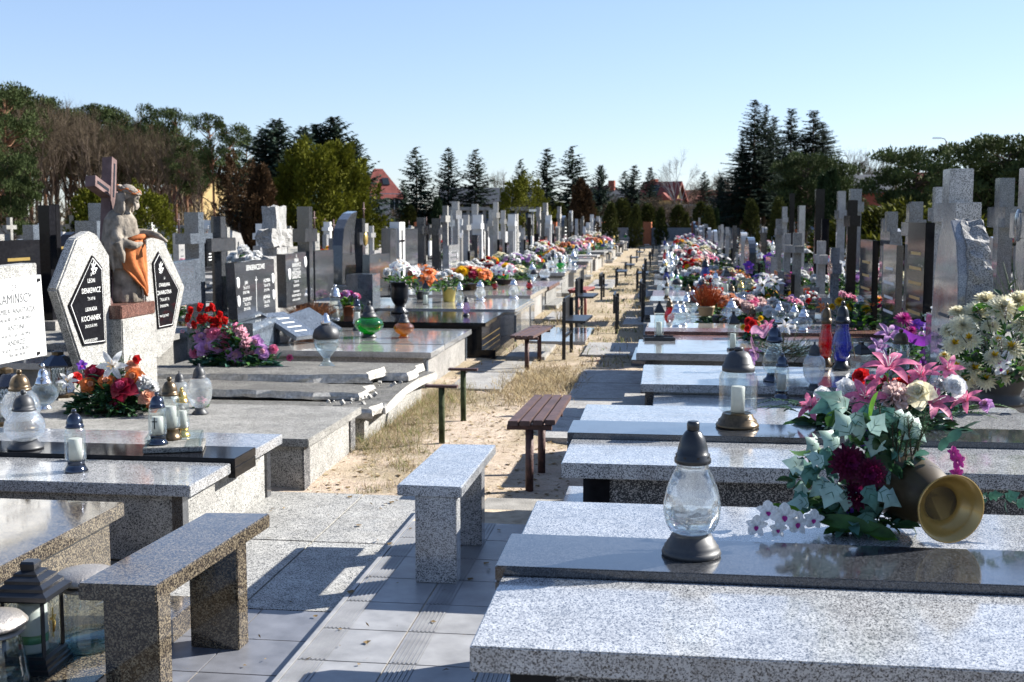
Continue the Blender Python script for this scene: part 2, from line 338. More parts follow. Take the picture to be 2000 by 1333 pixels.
g = MB(); g.prism([(tx0-.012, -.02), (tx0+.019, -.02), (tx0+.019, .0478), (tx0+.002, .0478), (tx0-.012, .012)], 'y', 1.6, 6.11, M['tile']); struct('walk_edge', g)
g = MB(); r2 = random.Random(3)
for x0, x1, y0, y1, m in ((-.98, -.12, 6.13, 6.45, 'concrete'), (-.86, -.2, 8.3, 9.2, 'cement'), (-.85, -.2, 9.22, 10.2, 'cement'), (-.84, -.2, 10.22, 11.2, 'cement'), (-.83, -.2, 11.22, 12.2, 'cement'), (-2.0, -1.5, 10.7, 11.9, 'cement'), (-2.0, -1.45, 11.95, 12.9, 'concrete'),
                         (-1.75, -1.0, 15.0, 17.0, 'grey_fine'), (-1.8, -1.35, 13.3, 14.7, 'concrete'), (-.95, -.3, 13.6, 15.0, 'cement'), (-.62, -.3, 17.6, 19.0, 'cement'), (-1.9, -1.5, 18.4, 20.0, 'cement'), (-1.8, -1.2, 27, 31, 'cement'), (-.55, -.3, 24, 27, 'cement')):
    g.box(x0, x1, y0, y1, -.03, .02+r2.random()*.01, M[m])
struct('paving_slabs', g, .004)
# dry grass, heaps of straw and litter: nobody could count it
def blade(g, x, y, z, h, lean, az, wd, mat):
    dx, dy = math.cos(az), math.sin(az); px_, py_ = -dy*wd, dx*wd
    a = (x-px_, y-py_, z); b = (x+px_, y+py_, z); m1 = (x+dx*lean*.35-px_*.7, y+dy*lean*.35-py_*.7, z+h*.65); m2 = (x+dx*lean*.35+px_*.7, y+dy*lean*.35+py_*.7, z+h*.65)
    g.add([a, b, m2, m1, (x+dx*lean, y+dy*lean, z+h)], [(0, 1, 2, 3), (3, 2, 4)], mat)
g = MB(); r2 = random.Random(11)
def patch(n, x0, x1, y0, y1, h0, h1, lean, wd=.0022, mats=('straw', 'straw', 'straw_dark', 'grass_green'), dens=None):
    for _ in range(n):
        x = r2.uniform(x0, x1); y = r2.uniform(y0, y1)
        if dens and r2.random() > dens(x, y): continue
        h = r2.uniform(h0, h1); blade(g, x, y, pz(x, y)-.005, h, r2.uniform(.2, 1)*lean, r2.random()*6.28, wd*r2.uniform(.7, 1.4), M[r2.choice(mats)])
nz = lambda s, th: (lambda x, y: 1 if noise.noise(Vector((x*s, y*s, 5))) > th else .1)
patch(6500, -2.12, -1.70, 7.6, 10.9, .006, .12, .26, .0012, ('straw', 'straw', 'straw_dark', 'grass_green'), lambda x, y: 1-(x+2.15)*1.5)
patch(3600, -1.95, -1.30, 7.2, 10.6, .004, .06, .18, .0013, ('straw', 'straw', 'straw_dark', 'grass_green'), nz(2.5, 0))
patch(8200, -1.65, -.72, 9.7, 13.0, .01, .10, .18, .0026, ('straw', 'straw', 'straw', 'straw_dark'), lambda x, y: max(0, 1-((x+1.2)/.5)**2-((y-11.2)/1.5)**2)+.06)
patch(1600, -2.0, -.6, 6.5, 9.9, .004, .02, .10, .0018, ('straw', 'straw_dark', 'straw_dark'), nz(2.2, .05))
patch(9000, -2.0, -.3, 12.5, 40, .01, .09, .12, .005, ('straw', 'straw', 'straw_dark', 'grass_green'), nz(1.1, .0))
patch(1200, -1.75, -1.2, 14.9, 19, .1, .35, .2, .004, ('straw', 'straw', 'straw_dark'), lambda x, y: max(0, 1-((x+1.5)/.2)**2-((y-18.2)/.8)**2))
for _ in range(3800):                                           # litter: small leaves, twigs, pebbles
    if r2.random() < .75: x = r2.uniform(-2.1, -.45); y = r2.uniform(6.5, 16)
    else: x = r2.uniform(-2.2, -.3); y = r2.uniform(3.0, 6.5); 
    if y < 6.5 and r2.random() < .86: continue
    z = pz(x, y)+.003 if y > 6.5 else (.05 if x > -1.28 and y < 6.1 else .018); a = r2.random()*6.28; l = r2.uniform(.006, .022); k_ = r2.random(); c_, s_ = math.cos(a)*l, math.sin(a)*l; wq = .9 if k_ < .4 else .15
    if k_ > .55: l *= 1.8
    g.add([(x-c_, y-s_, z), (x+s_*wq, y-c_*wq, z+.002+l*.3*r2.random()), (x+c_, y+s_, z+.001+l*.2*r2.random()), (x-s_*wq, y+c_*wq, z+.002)], [(0, 1, 2, 3)], M['straw_dark' if r2.random() < .6 or y < 6.5 else 'straw'])
patch(900, -1.78, -1.55, 6.55, 7.9, .01, .08, .08, .0013, ('straw', 'grass_green', 'straw_dark'), nz(4, .05))
tag(g.build('dry_grass'), 'dry straw coloured grass and litter along the sandy path', 'grass', kind='stuff')
# ---------------------------------------------------------------- tomb helpers (world coordinates, moved to the root)
def part(name, mb, root, bevel=0, label=None, seg=2):
    L = root.location; k = MB(); k.join(mb, Matrix.Translation(-Vector(L))); o = k.build(name, root, bevel, seg=seg)
    if label: o['label'] = label
    return o
def P(mb_fn):
    m = MB(); mb_fn(m); return m
def bx(*a): m = MB(); m.box(*a); return m
def pixface(pts, X): # outline given as pixels on the plane x = X -> (y, z) polygon
    out = []
    for px, py in pts:
        r = ray(px, py); t = X/r.x; out.append((r.y*t, EYE+r.z*t))
    return out
def text(lines, X, face=1, mat=None, root=None, name='inscription', th=.0015):
    mb = MB()
    for s, size, yc, zc, sx in lines:
        cu = bpy.data.curves.new('t', 'FONT'); cu.body = s; cu.size = size; cu.align_x = 'CENTER'; cu.resolution_u = 2
        ob = bpy.data.objects.new('t', cu); COL.objects.link(ob); dg = bpy.context.evaluated_depsgraph_get(); dg.update()
        me = bpy.data.meshes.new_from_object(ob.evaluated_get(dg)); bpy.data.objects.remove(ob); bpy.data.curves.remove(cu)
        k = MB(); k.add([(X+face*th, yc+face*v.co.x*sx, zc+v.co.y) for v in me.vertices], [tuple(p.vertices) for p in me.polygons], mat)
        bpy.data.meshes.remove(me); mb.join(k)
    return part(name, mb, root) if root else mb
def fit(s, width, size): return min(1.0, width/max(.01, len(s)*size*.56))
def tomb(label, x0, s, L, Y0, Y1, h, mt, mb_, st=.06, rec=.09, strip=None, plinth=None, pier=None, slabs=None, name='grave', bevel=.004):
    r = thing(name, label, 'grave', (x0, (Y0+Y1)/2, 0)); x1 = x0+s*L
    X = lambda a, b: (min(a, b), max(a, b))
    part('base', bx(*X(x0+s*rec, x1), Y0+rec*.8, Y1-rec*.8, -.02, h-st-.001, M[mb_]), r, .003)
    for a, b, dz, m in (slabs or [(Y0, Y1, 0, mt)]):
        part('slab', bx(*X(x0, x1), a+.001, b-.001, h-st+dz, h+dz, M[m]), r, bevel)
    if strip:
        a, b, dz, m, drop = strip; g = MB(); g.box(*X(x0-s*.02, x1), a+.001, b-.001, h-.045+dz, h+dz, m_ := M[m])
        g.box(*X(x0-s*.02, x0+s*.018), a+.002, b-.002, h-drop, h-.046+dz, m_); part('centre_strip', g, r, .003)
    if plinth:
        o, hz, m = plinth; part('plinth', bx(*X(x0-s*o, x1), Y0-.02, Y1+.04, -.02, hz, M[m]), r, .004)
    if pier:
        w_, d_, m = pier
        for yy in (Y0+rec*.8-.012, Y1-rec*.8+.012-d_): part('pier', bx(*X(x0+s*(rec-.012), x0+s*(rec+w_)), yy, yy+d_, -.015, h-st-.002, M[m]), r, .002)
    return r
# ---------------------------------------------------------------- right row, nearest tombs
RA = tomb('nearest light grey granite tomb with dark polished centre strip carrying the pear shaped lantern', -.45, 1, 2.6, 2.68, 4.16, .57, 'grey', 'terrazzo_dark', .065, .1, (3.245, 3.60, .028, 'darkgrey', .10), (.04, .10, 'grey'), (.10, .14, 'black'), [(2.68, 3.243, 0, 'grey'), (3.602, 4.16, 0, 'grey')])
RB = tomb('light grey granite tomb with dark strip carrying the square glass lantern and bronze base', -.42, 1, 2.5, 4.83, 6.42, .57, 'grey', 'terrazzo_dark', .065, .1, (5.385, 5.735, .028, 'darkgrey', .09), (.10, .10, 'grey'), (.10, .16, 'black'), [(4.83, 5.383, 0, 'grey'), (5.737, 6.42, 0, 'grey')])
RC = tomb('light grey stepped tomb behind the square lantern, below the rough arched headstone', -.14, 1, 2.3, 7.3, 8.3, .565, 'grey', 'grey_fine', .05, .05, None, (.13, .11, 'grey_fine'), (.06, .1, 'darkgrey'))
part('lower_slab', bx(-.06, 2.0, 6.85, 7.31, .42, .50, M['grey']), RC, .004); part('lower_base', bx(-.03, 2.0, 6.9, 7.3, -.02, .418, M['grey_fine']), RC, .003)
RD = tomb('polished grey granite tomb with rectangular glass lantern on a black tray at its foot', -.21, 1, 2.4, 8.98, 10.02, .57, 'grey_fine', 'darkgrey', .055, .07, None, (.12, .1, 'cement'))
RE = tomb('low polished tomb under the pot of rusty heather and the silver bulb lanterns', -.16, 1, 2.3, 10.45, 12.5, .50, 'grey_fine', 'redstone', .05, .06, (11.2, 11.6, .03, 'redstone', .06), None, None, [(10.45, 11.198, 0, 'redstone'), (11.602, 12.5, 0, 'pale')])
# ---------------------------------------------------------------- left row, nearest tombs
L0 = tomb('brown speckled granite tomb at the left edge with wide plinth holding lanterns', -2.26, -1, 2.6, 2.9, 4.645, .39, 'brown', 'brown', .06, .05, None, None, None)
part('plinth', bx(-4.6, -1.80, 2.2, 4.33, -.02, .10, M['brown']), L0, .004)
L1 = tomb('grey granite tomb with black strip on which the glass ball lantern and terrazzo tray stand', -2.16, -1, 2.4, 5.10, 6.43, .36, 'grey_fine', 'terrazzo', .055, .07, (5.62, 5.93, .022, 'black', .08), None, (.04, .07, 'darkgrey'), [(5.10, 5.618, 0, 'grey'), (5.932, 6.43, 0, 'grey')])
L4 = tomb('old grey terrazzo tomb with the rose arrangement and the white marble nameplate', -2.06, -1, 2.3, 6.60, 7.82, .30, 'terrazzo_old', 'terrazzo', .05, .05, None, None, (.0, .12, 'terrazzo_dark'))
# broken tomb: cracked slabs lying askew on a crumbling frame
L5 = thing('grave', 'broken old concrete tomb with cracked slabs lying askew below the robed statue', 'grave', (-2.03, 9.1, 0))
g = MB(); g.box(-4.3, -2.12, 8.12, 10.12, -.02, .17, M['terrazzo']); part('base', g, L5)
def crag(x0, x1, y0, y1, z0, z1, mat, mat2, seed, amp=.025, tilt=0, n=18):
    r3 = random.Random(seed); g = MB(); top = []; bot = []
    for i in range(n+1): t = i/n; top.append((x0+(x1-x0)*t, y0+r3.uniform(-.6, 1)*amp))
    for i in range(1, 4): top.append((x1+r3.uniform(-1, .6)*amp*1.6, y0+(y1-y0)*i/4))
    for i in range(n, -1, -1): t = i/n; top.append((x0+(x1-x0)*t, y1+r3.uniform(-1, .6)*amp*.5))
    N = len(top); zt = lambda p: z1+tilt*(p[0]-x0)+r3.uniform(-1, 1)*.002
    inn = [(p[0]*.985+(x0+x1)/2*.015, p[1]+((y0+y1)/2-p[1])*.05) for p in top]
    vs = [(p[0]+r3.uniform(-1, 1)*.01, p[1]+r3.uniform(-1, 1)*.012, z0+tilt*(p[0]-x0)) for p in top]+[(p[0]+r3.uniform(-1, 1)*.012, p[1]+r3.uniform(-1, 1)*.014, zt(p)-.02-r3.random()*.012) for p in top]+[(p[0], p[1], zt(p)) for p in inn]
    g.add(vs, [[i for i in range(N)][::-1]], mat); g.add([vs[2*N+i] for i in range(N)], [list(range(N))], mat)
    o = len(g.v); g.add(vs, [(k*N+i, k*N+(i+1) % N, (k+1)*N+(i+1) % N, (k+1)*N+i) for k in (0, 1) for i in range(N)], mat2)
    return g
part('frame_slab', crag(-4.3, -2.03, 8.02, 8.36, .18, .245, M['terrazzo_weathered'], M['crumbled'], 1), L5)
part('frame_slab', crag(-2.42, -2.0, 8.30, 10.25, .17, .24, M['terrazzo_weathered'], M['crumbled'], 2, .04, .0), L5)
part('cracked_slab', crag(-4.3, -2.24, 8.45, 8.95, .262, .315, M['terrazzo_weathered'], M['crumbled'], 3, .04, -.01), L5)
part('cracked_slab', crag(-4.3, -2.30, 8.98, 9.55, .27, .34, M['terrazzo_weathered'], M['crumbled'], 4, .045, .012), L5)
part('cracked_slab', crag(-4.3, -2.10, 9.50, 10.2, .25, .315, M['terrazzo_weathered'], M['crumbled'], 5, .03), L5)
g = MB()
for i in range(60):
    x = -2.1-r2.random()*.35; y = 8.15+r2.random()*1.9; s_ = r2.uniform(.008, .035); g.obox(Matrix.Translation((x, y, .25+r2.random()*.03)) @ Euler((r2.random()*3, r2.random()*3, 0)).to_matrix().to_4x4(), s_, s_*.8, s_*.6, M['crumbled'])
part('rubble', g, L5)['kind'] = 'stuff'
L6 = tomb('pale polished double tomb with the green and amber swirl lanterns', -2.16, -1, 2.3, 10.75, 13.1, .35, 'pale', 'cement', .055, .06, None, None, (.02, .08, 'steel'), [(10.75, 11.45, -.004, 'pale'), (11.46, 13.1, 0, 'grey_fine')])
L7 = tomb('glossy black tomb with gold edge lines behind the amber lantern', -2.04, -1, 2.3, 13.35, 15.0, .40, 'black', 'black', .045, .05, None, (.12, .09, 'black'), None)
g = MB()
for z in (.12, .2): g.box(-2.093, -2.089, 13.45, 14.9, z, z+.006, M['gold_letters'])
part('gold_lines', g, L7)
L8 = tomb('pale tomb with rounded slab edge and a large white side panel', -1.9, -1, 2.4, 15.15, 17.3, .42, 'pale', 'pale', .07, .02, None, None, (.02, .5, 'steel'), None, 'grave', .03)
# ---------------------------------------------------------------- benches along the path
def stone_bench(label, c, legs, h, th, mat, z0):
    r = thing('stone_bench', label, 'bench', (sum(p[0] for p in c)/4, sum(p[1] for p in c)/4, 0))
    g = MB(); g.prism(c, 'z', h-th, h, M[mat]); part('seat', g, r, .004)
    ax = Vector((c[3][0]-c[0][0], c[3][1]-c[0][1], 0)); ang = math.atan2(ax.y, ax.x)-math.pi/2
    for (x, y, w_, d_) in legs:
        g = MB(); g.obox(Matrix.Translation((x, y, (h-th+z0)/2)) @ Matrix.Rotation(ang, 4, 'Z'), w_, d_, h-th-z0-.001, M[mat]); part('leg', g, r, .003)
    return r
stone_bench('brown speckled granite bench in the left foreground', [(-1.808, 3.38), (-1.553, 3.386), (-1.505, 4.31), (-1.755, 4.29)], [(-1.672, 3.50, .19, .085), (-1.62, 4.06, .19, .085)], .45, .055, 'brown', .01)
stone_bench('light grey granite bench on the tiles in the centre foreground', [(-1.11, 4.78), (-.832, 4.77), (-.822, 5.715), (-1.09, 5.70)], [(-.945, 4.80+.03, .178, .09), (-.93, 5.42, .178, .09)], .468, .047, 'grey', .046)
def slat_bench(label, c, h, legs, mat, legmat, n=4, th=.03, gap=.012):
    r = thing('wooden_bench', label, 'bench', (legs[0][0], legs[0][1], 0))
    A, B, C_, D = [Vector(q) for q in c]
    for i in range(n):
        a = A.lerp(B, i/n); b = A.lerp(B, (i+1)/n); d = D.lerp(C_, i/n); e = D.lerp(C_, (i+1)/n); o = (b-a).normalized()*gap/2
        g = MB(); zz = rnd.uniform(-.003, .004); ex = (d-a)*rnd.uniform(-.01, .02)
        g.prism([tuple(q) for q in (a+o-ex, b-o-ex, e-o+ex, d+o+ex)], 'z', h-th+zz, h+zz, M[mat]); part('slat', g, r, .003)
    for (x, y) in legs:
        g = MB(); g.tube([(x, y, -.05), (x, y, h-th-.03)], .024, M[legmat], 12); part('leg', g, r)
        g = MB(); hw = (B-A).length*.46; g.box(x-hw, x+hw, y-.02, y+.02, h-th-.032, h-th-.004, M[legmat]); part('crossbar', g, r)
    return r
slat_bench('brown wooden slat bench with peeling paint on two posts beside the granite tombs', [(-.899, 6.70), (-.615, 6.72), (-.60, 7.74), (-.86, 7.74)], .42, [(-.775, 6.77), (-.755, 7.27)], 'wood', 'rust')
slat_bench('weathered brown slat bench over the heap of straw', [(-1.60, 12.15), (-1.34, 12.1), (-1.25, 13.3), (-1.50, 13.4)], .38, [(-1.44, 12.32), (-1.40, 13.2)], 'wood', 'rust', 4)
slat_bench('small red slat bench in front of the dry bush', [(-1.50, 18.2), (-1.2, 18.2), (-1.12, 19.2), (-1.42, 19.2)], .5, [(-1.35, 18.4), (-1.27, 19.0)], 'redwood', 'redwood', 3)
for i, (px, py, bz, by, hw, lb) in enumerate(((863, 866, .02, 784, .10, 'nearer rusty post with a bare crossbar left of the brown bench'), (905, 822, .02, 757, .10, 'farther mossy post with a bare crossbar in the dry grass'))):
    p = W(px, py, 0); r = thing('bench_support', lb, 'bench support', p); d = p.y; zt = .40+.0*i
    g = MB(); g.tube([(p.x, p.y, -.05), (p.x, p.y, zt)], .022, M['mossrust'], 12); part('post', g, r)
    g = MB(); g.box(p.x-hw-.015, p.x+hw+.015, p.y-.03, p.y+.03, zt, zt+.018, M['rust']); part('crossbar', g, r, .002)
def metal_bench(label, x, y, rz, h=.5, tall=False, folded=False, grp=None, L=.75):
    r = thing('metal_bench', label, 'bench', (x, y, 0), rz, grp)
    def q(n, *a): g = MB(); g.box(*a, M['blackmetal']); o = g.build(n, r, .002)
    for yy in (0, L): q('leg', -.02, .02, yy-.015, yy+.015, -.05, h+(.14 if tall else 0))
    for z in (h*.45, h*.78): q('rail', -.012, .012, 0, L, z, z+.03)
    if folded:
        q('folded_seat', -.05, -.022, -.06, L+.06, h*.55, h+.03); return r
    q('seat', -.02, .25, -.05, L+.05, h*.8, h*.8+.03)
    if tall: q('backrest', -.045, -.021, L*.35, L+.05, h*.75, h+.16)
    return r
metal_bench('black metal bench with a curved backrest by the polished slab', -1.13, 13.3, R_(-2), .52, True)
metal_bench('black metal bench with backrest behind the straw heap bench', -1.28, 17.2, R_(-2), .55, True)
metal_bench('black folded bench standing alone in the middle of the path', -.66, 16.4, R_(1), .52, False, True)
metal_bench('tall black folded bench at the right edge of the path', -.33, 18.0, 0, .62, False, True)
metal_bench('second black folded bench on the right of the path', -.40, 23.2, 0, .6, False, True)
for i, (x, y) in enumerate(((-.62, 26.5), (-1.25, 23.5), (-1.15, 28), (-.5, 29), (-1.1, 33), (-.55, 34), (-1.1, 38), (-.5, 40), (-1.05, 44), (-.5, 47), (-1.1, 51), (-.55, 55), (-1.05, 60), (-.5, 66))):
    metal_bench('small dark bench beside the path, %s of those counted into the distance' % ordn(i), x, y, 0, rnd.uniform(.38, .48), False, i % 2 == 1, 'benches far along the path', .9)
# ---------------------------------------------------------------- headstones of the near left row
def stone(root, pts, X, th, mat, name='headstone', bevel=.006, side=-1):
    poly = pixface(pts, X); g = MB(); g.prism(poly, 'x', min(X, X+side*th), max(X, X+side*th), M[mat]); return part(name, g, root, bevel), poly
Xh = -4.1
# white nameplate
stone(L4, [(-170, 575), (-170, 540), (72, 514), (76, 700), (-170, 735)], Xh-.03, .12, 'terrazzo')
pl, poly = stone(L4, [(-150, 570), (80, 537), (92, 694), (-150, 742)], Xh, .03, 'marble', 'nameplate', .002)
yb, ye = poly[0][0], poly[1][0]; zt = poly[1][1]; zb = poly[2][1]; wd = 0.62; yc = ye-wd/2-.0
def zl(f): return zt+(zb-zt)*f
tl = []
for s, f, sz, wdt in (('Ś.P.', .15, .05, .1), ('KAMIŃSCY', .31, .085, .54), ('KAMILA  ANASTAZJA', .44, .05, .5), ('żyła lat 80    zm.29.08.2007r.', .53, .035, .56), ('ANTONI', .65, .05, .2), ('żył lat 70    zm.17.06.1993r.', .735, .035, .52), ('ANDRZEJ', .84, .05, .24), ('żył lat 43    zm.26.08.2011r.', .915, .035, .52), ('Bóg tak chciał', .98, .033, .3)):
    tl.append((s, sz, ye-.33, zl(f*.93+.02), fit(s, wdt, sz)))
text(tl[:2], Xh, 1, M['dark_letters'], L4); text(tl[2:4], Xh, 1, M['dark_letters'], L4); text(tl[4:6], Xh, 1, M['dark_letters'], L4); text(tl[6:8], Xh, 1, M['dark_letters'], L4); text(tl[8:], Xh, 1, M['dark_letters'], L4)
g = MB()
for py in (547, 690):
    p_ = pixface([(74, py)], Xh)[0]; g.obox(Matrix.Translation((Xh+.006, p_[0], p_[1])), .012, .02, .02, M['blackmetal'])
part('fixing', g, L4)
# two pointed terrazzo stones with black plaques
Xp = -4.05
stone(L5, [(112, 566), (150, 466), (176, 452), (190, 458), (214, 499), (222, 722), (166, 732)], Xp, .08, 'terrazzo', 'headstone', .012)
stone(L5, [(285, 466), (303, 457), (319, 466), (361, 560), (356, 586), (338, 676), (312, 700), (284, 704)], Xp, .08, 'terrazzo', 'headstone', .012)
for k, (pts, lines) in enumerate((([(181, 499), (200, 522), (207, 670), (164, 676), (135, 597)], [('ŚP', 536, .028, .04), ('LEON', 549, .05, .15), ('DENKEWICZ', 569, .062, .30), ('ŻYŁ LAT 86', 583, .035, .16), ('LEOKADIA', 604, .045, .20), ('KOCHANEK', 623, .062, .29), ('ZM.DN.27-XII-1991R.', 636, .034, .26), ('POKÓJ JEGO DUSZY', 664, .032, .23)]),
                                 ([(310, 492), (351, 566), (338, 637), (310, 643), (299, 513)], [('ŚP', 543, .028, .04), ('STANISŁAWA', 557, .05, .24), ('ZAWROTNA', 572, .055, .28), ('ŻYŁA LAT 74', 585, .04, .24), ('ZM.DN.28.8.1990r.', 597, .036, .25), ('POKÓJ JEJ DUSZY', 616, .03, .24)]))):
    o, poly = stone(L5, pts, Xp+.012, .012, 'black', 'plaque', .001)
    cy = sum(p[0] for p in poly)/5; cz = sum(p[1] for p in poly)/5
    g = MB(); inn = [(cy+(y-cy)*.93, cz+(z-cz)*.95) for y, z in poly]; inn2 = [(cy+(y-cy)*.905, cz+(z-cz)*.935) for y, z in poly]; n = 5
    g.add([(Xp+.0135, *q) for q in inn]+[(Xp+.0135, *q) for q in inn2], [(i, (i+1) % n, n+(i+1) % n, n+i) for i in range(n)], M['white_letters'])
    yc = cy+(.045 if k == 0 else -.02); yl = []
    cpx = 178 if k == 0 else 321
    for s, py, sz, wdt in lines:
        wdt *= .80; sz *= .85
        a = pixface([(cpx, py)], Xp+.012)[0]; yl.append((s, sz, a[0], a[1]-.012, fit(s, wdt, sz)))
    # crossed flower emblem above the name
    a = pixface([(183 if k == 0 else 314, 525)], Xp+.012)[0]
    for j in range(7):
        t = j*.9; g.obox(Matrix.Translation((Xp+.0138, a[0]+math.cos(t)*.022, a[1]+math.sin(t)*.03)) @ Matrix.Rotation(t*.7, 4, 'X'), .0005, .055, .011, M['white_letters'])
    part('border', g, L5); text(yl[:4], Xp+.012, 1, M['white_letters'], L5); text(yl[4:-1], Xp+.012, 1, M['white_letters'], L5); text(yl[-1:], Xp+.012, 1, M['white_letters'], L5)
# pedestal and statue of a robed figure with a cross
stp = pixface([(241, 700), (307, 700), (307, 612), (241, 612)], -3.95)
part('pedestal', bx(-4.3, -3.95, stp[0][0], stp[1][0], .28, stp[2][1], M['terrazzo']), L5, .008)
zc0 = stp[2][1]; ya, yb2 = stp[0][0], stp[1][0]
ST = thing('statue', 'worn stone statue of a robed bearded man with orange drapery carrying a cross', 'statue', (-4.11, (ya+yb2)/2+.12, zc0))
g = MB(); g.box(-.165, .157, -(yb2-ya)/2-.12, (yb2-ya)/2-.12, 0.001, .10, M['redstone_p'] if 'redstone_p' in M else M['redstone']); g.build('plinth', ST, .006)
M['statue'] = plain('weathered_painted_stone', (.23, .20, .165), .85, 0, .65, 11, .5, 70)
M['statue_hair'] = plain('weathered_hair_stone', (.24, .21, .18), .9, 0, .45, 14, .7, 70)
M['statue_orange'] = plain('worn_orange_paint', (.40, .13, .045), .8, 0, .4, 7, .4, 60)
M['cross_paint'] = plain('faded_mauve_paint', (.155, .105, .10), .85, 0, .3, 10, .5, 60)
def remesh(o, vs, sm=2, disp=0):
    m = o.modifiers.new('r', 'REMESH'); m.mode = 'VOXEL'; m.voxel_size = vs; m.use_smooth_shade = True
    s_ = o.modifiers.new('s', 'SMOOTH'); s_.iterations = sm; s_.factor = .5
    return o
def ell(g, c, r, mat, rot=None, n=12):
    k = MB(); k.lathe([(max(1e-6, math.sin(a)), -math.cos(a)) for a in [math.pi*i/8 for i in range(9)]], mat, n)
    Mx = Matrix.Translation(c) @ (Euler(rot).to_matrix().to_4x4() if rot else Matrix()) @ Matrix.Diagonal((*r, 1)); g.join(k, Mx)
g = MB(); sm_ = M['statue']; zb0 = .10
g.lathe([(.118, zb0), (.122, zb0+.03), (.108, .3), (.10, .45), (.105, .58), (.105, .66), (.09, .74), (.05, .79), (.035, .82)], sm_, 28, (0, 0, 0), 0, lambda t, z: (1+.09*math.sin(9*t+z*3)*max(0, 1-z/.6))*(1-.18*abs(math.sin(t))**2*0))
for s in (-1, 1): ell(g, (0, s*.085, .70), (.055, .055, .075), sm_)
k = MB(); k.lathe([(.04, .82), (.09, .785), (.125, .73), (.138, .64), (.146, .54), (.148, .50), (.132, .44), (.136, .36), (.11, .35)], sm_, 30, (0, 0, 0), 0, lambda t, z: 1+.035*math.sin(7*t+z*9)+.02*math.sin(13*t-z*20)); g.join(k, Matrix.Translation((-.025, 0, 0)) @ Matrix.Diagonal((.92, 1.0, 1, 1)))
for k_ in range(9): t = R_(100+k_*20); g.tube([(-.02+.11*math.cos(t), .12*math.sin(t), .74), (-.02+.135*math.cos(t+.1), .15*math.sin(t+.1), .56), (-.02+.125*math.cos(t+.2), .15*math.sin(t+.2), .33)], [.012, .02, .010], sm_, 6)
g.tube([(-.01, -.095, .69), (.0, -.125, .60), (.04, -.13, .55), (.11, -.10, .545)], [.045, .048, .042, .026], sm_, 10); g.tube([(.02, -.155, .56), (.05, -.15, .47), (.06, -.14, .40)], [.045, .03, .008], sm_, 8)
g.tube([(.05, -.12, .57), (.10, -.11, .54), (.14, -.08, .535)], [.04, .034, .026], sm_, 10)          # arm nearest the viewer, bent forward
g.tube([(.06, .10, .62), (.12, .10, .62), (.19, .08, .62), (.27, .05, .60)], [.045, .040, .03, .022], sm_, 10)
g.tube([(.24, .06, .605), (.29, .04, .585), (.32, .035, .565)], [.022, .017, .009], sm_, 8)
g.tube([(.11, -.10, .53), (.14, -.06, .54), (.16, -.03, .555)], [.03, .024, .014], sm_, 8)
for k_ in range(4): g.tube([(.27, .04+.011*k_, .60), (.305, .035+.011*k_, .58), (.325, .035+.01*k_, .56)], [.008, .007, .005], sm_, 5)
g.tube([(0, 0, .77), (.035, 0, .86)], [.045, .04], sm_, 10)
ell(g, (.065, -.005, .905), (.062, .056, .078), sm_, (0, .45, 0))
ell(g, (.125, -.005, .90), (.016, .012, .02), sm_); ell(g, (.112, -.005, .865), (.02, .022, .012), sm_)
for s in (-1, 1): ell(g, (.112, s*.024-.005, .918), (.010, .014, .006), sm_)
for k_ in range(7):                                                                          # sleeves and mantle folds
    y = -.13+.012*k_; g.tube([(-.03+.004*k_, y*.95, .68), (-.05, y*1.05, .5), (-.02+.01*k_, y*1.05, .36)], [.016, .024, .010], sm_, 6)
g.tube([(-.09, -.06, .6), (-.11, -.11, .42), (-.05, -.14, .28)], [.03, .035, .012], sm_, 8)
b = g.build('figure', ST); remesh(b, .007, 2)
g = MB(); hm = M['statue_hair']; ell(g, (.045, -.005, .93), (.075, .072, .07), hm, (0, .4, 0))
for k_ in range(16):
    t = R_(75+k_*13.5); cx = .035+.06*math.cos(t); cy = .07*math.sin(t)-.005
    g.tube([(cx, cy, .93), (cx*1.02-.005, cy*1.12, .86), (cx*.9-.01+.02*math.sin(k_), cy*1.15, .80), (cx*.9-.02, cy*1.1, .745)], [.018, .019, .016, .006], hm, 6)
for k_ in range(5): g.tube([(.105, (k_-2)*.014-.005, .865), (.115, (k_-2)*.012-.005, .83), (.105, (k_-2)*.008-.005, .80)], [.013, .011, .004], hm, 6)
remesh(g.build('hair', ST), .006, 1)
g = MB()
for j in range(3): g.tube([(.055+.082*math.cos(a), .078*math.sin(a)-.005, .955-.30*math.cos(a)*.082+.012*math.sin(a*5+j*2)) for a in [R_(i*15) for i in range(25)]], .010, M['statue_orange'] if j == 1 else hm, 6)
g.build('crown_of_thorns', ST)
g = MB(); om = M['statue_orange']
NP = 22; rows = [(.58, .128, -.55, 1.0), (.54, .134, -1.0, 1.15), (.46, .14, -1.35, 1.25), (.36, .143, -1.2, 1.25), (.28, .146, -.75, 1.15), (.2, .145, -.15, .95), (.14, .147, .2, .6)]
vs = []
for z, rr, a0, a1 in rows:
    for i in range(NP):
        a = a0+(a1-a0)*i/(NP-1); rr2 = rr+.010*math.sin(i*1.3+z*6); vs.append((rr2*math.cos(a), rr2*math.sin(a), z+.035*math.sin((i/(NP-1))*3.1)*(1 if z < .5 else 0)))
g.add(vs, [(j*NP+i, j*NP+i+1, (j+1)*NP+i+1, (j+1)*NP+i) for j in range(len(rows)-1) for i in range(NP-1)], om, True)
g.tube([(.09, -.12, .58), (.14, -.03, .60), (.14, .06, .60), (.10, .12, .58)], [.014, .022, .022, .014], om, 8)
o = g.build('drapery', ST); sd = o.modifiers.new('s', 'SOLIDIFY'); sd.thickness = .012
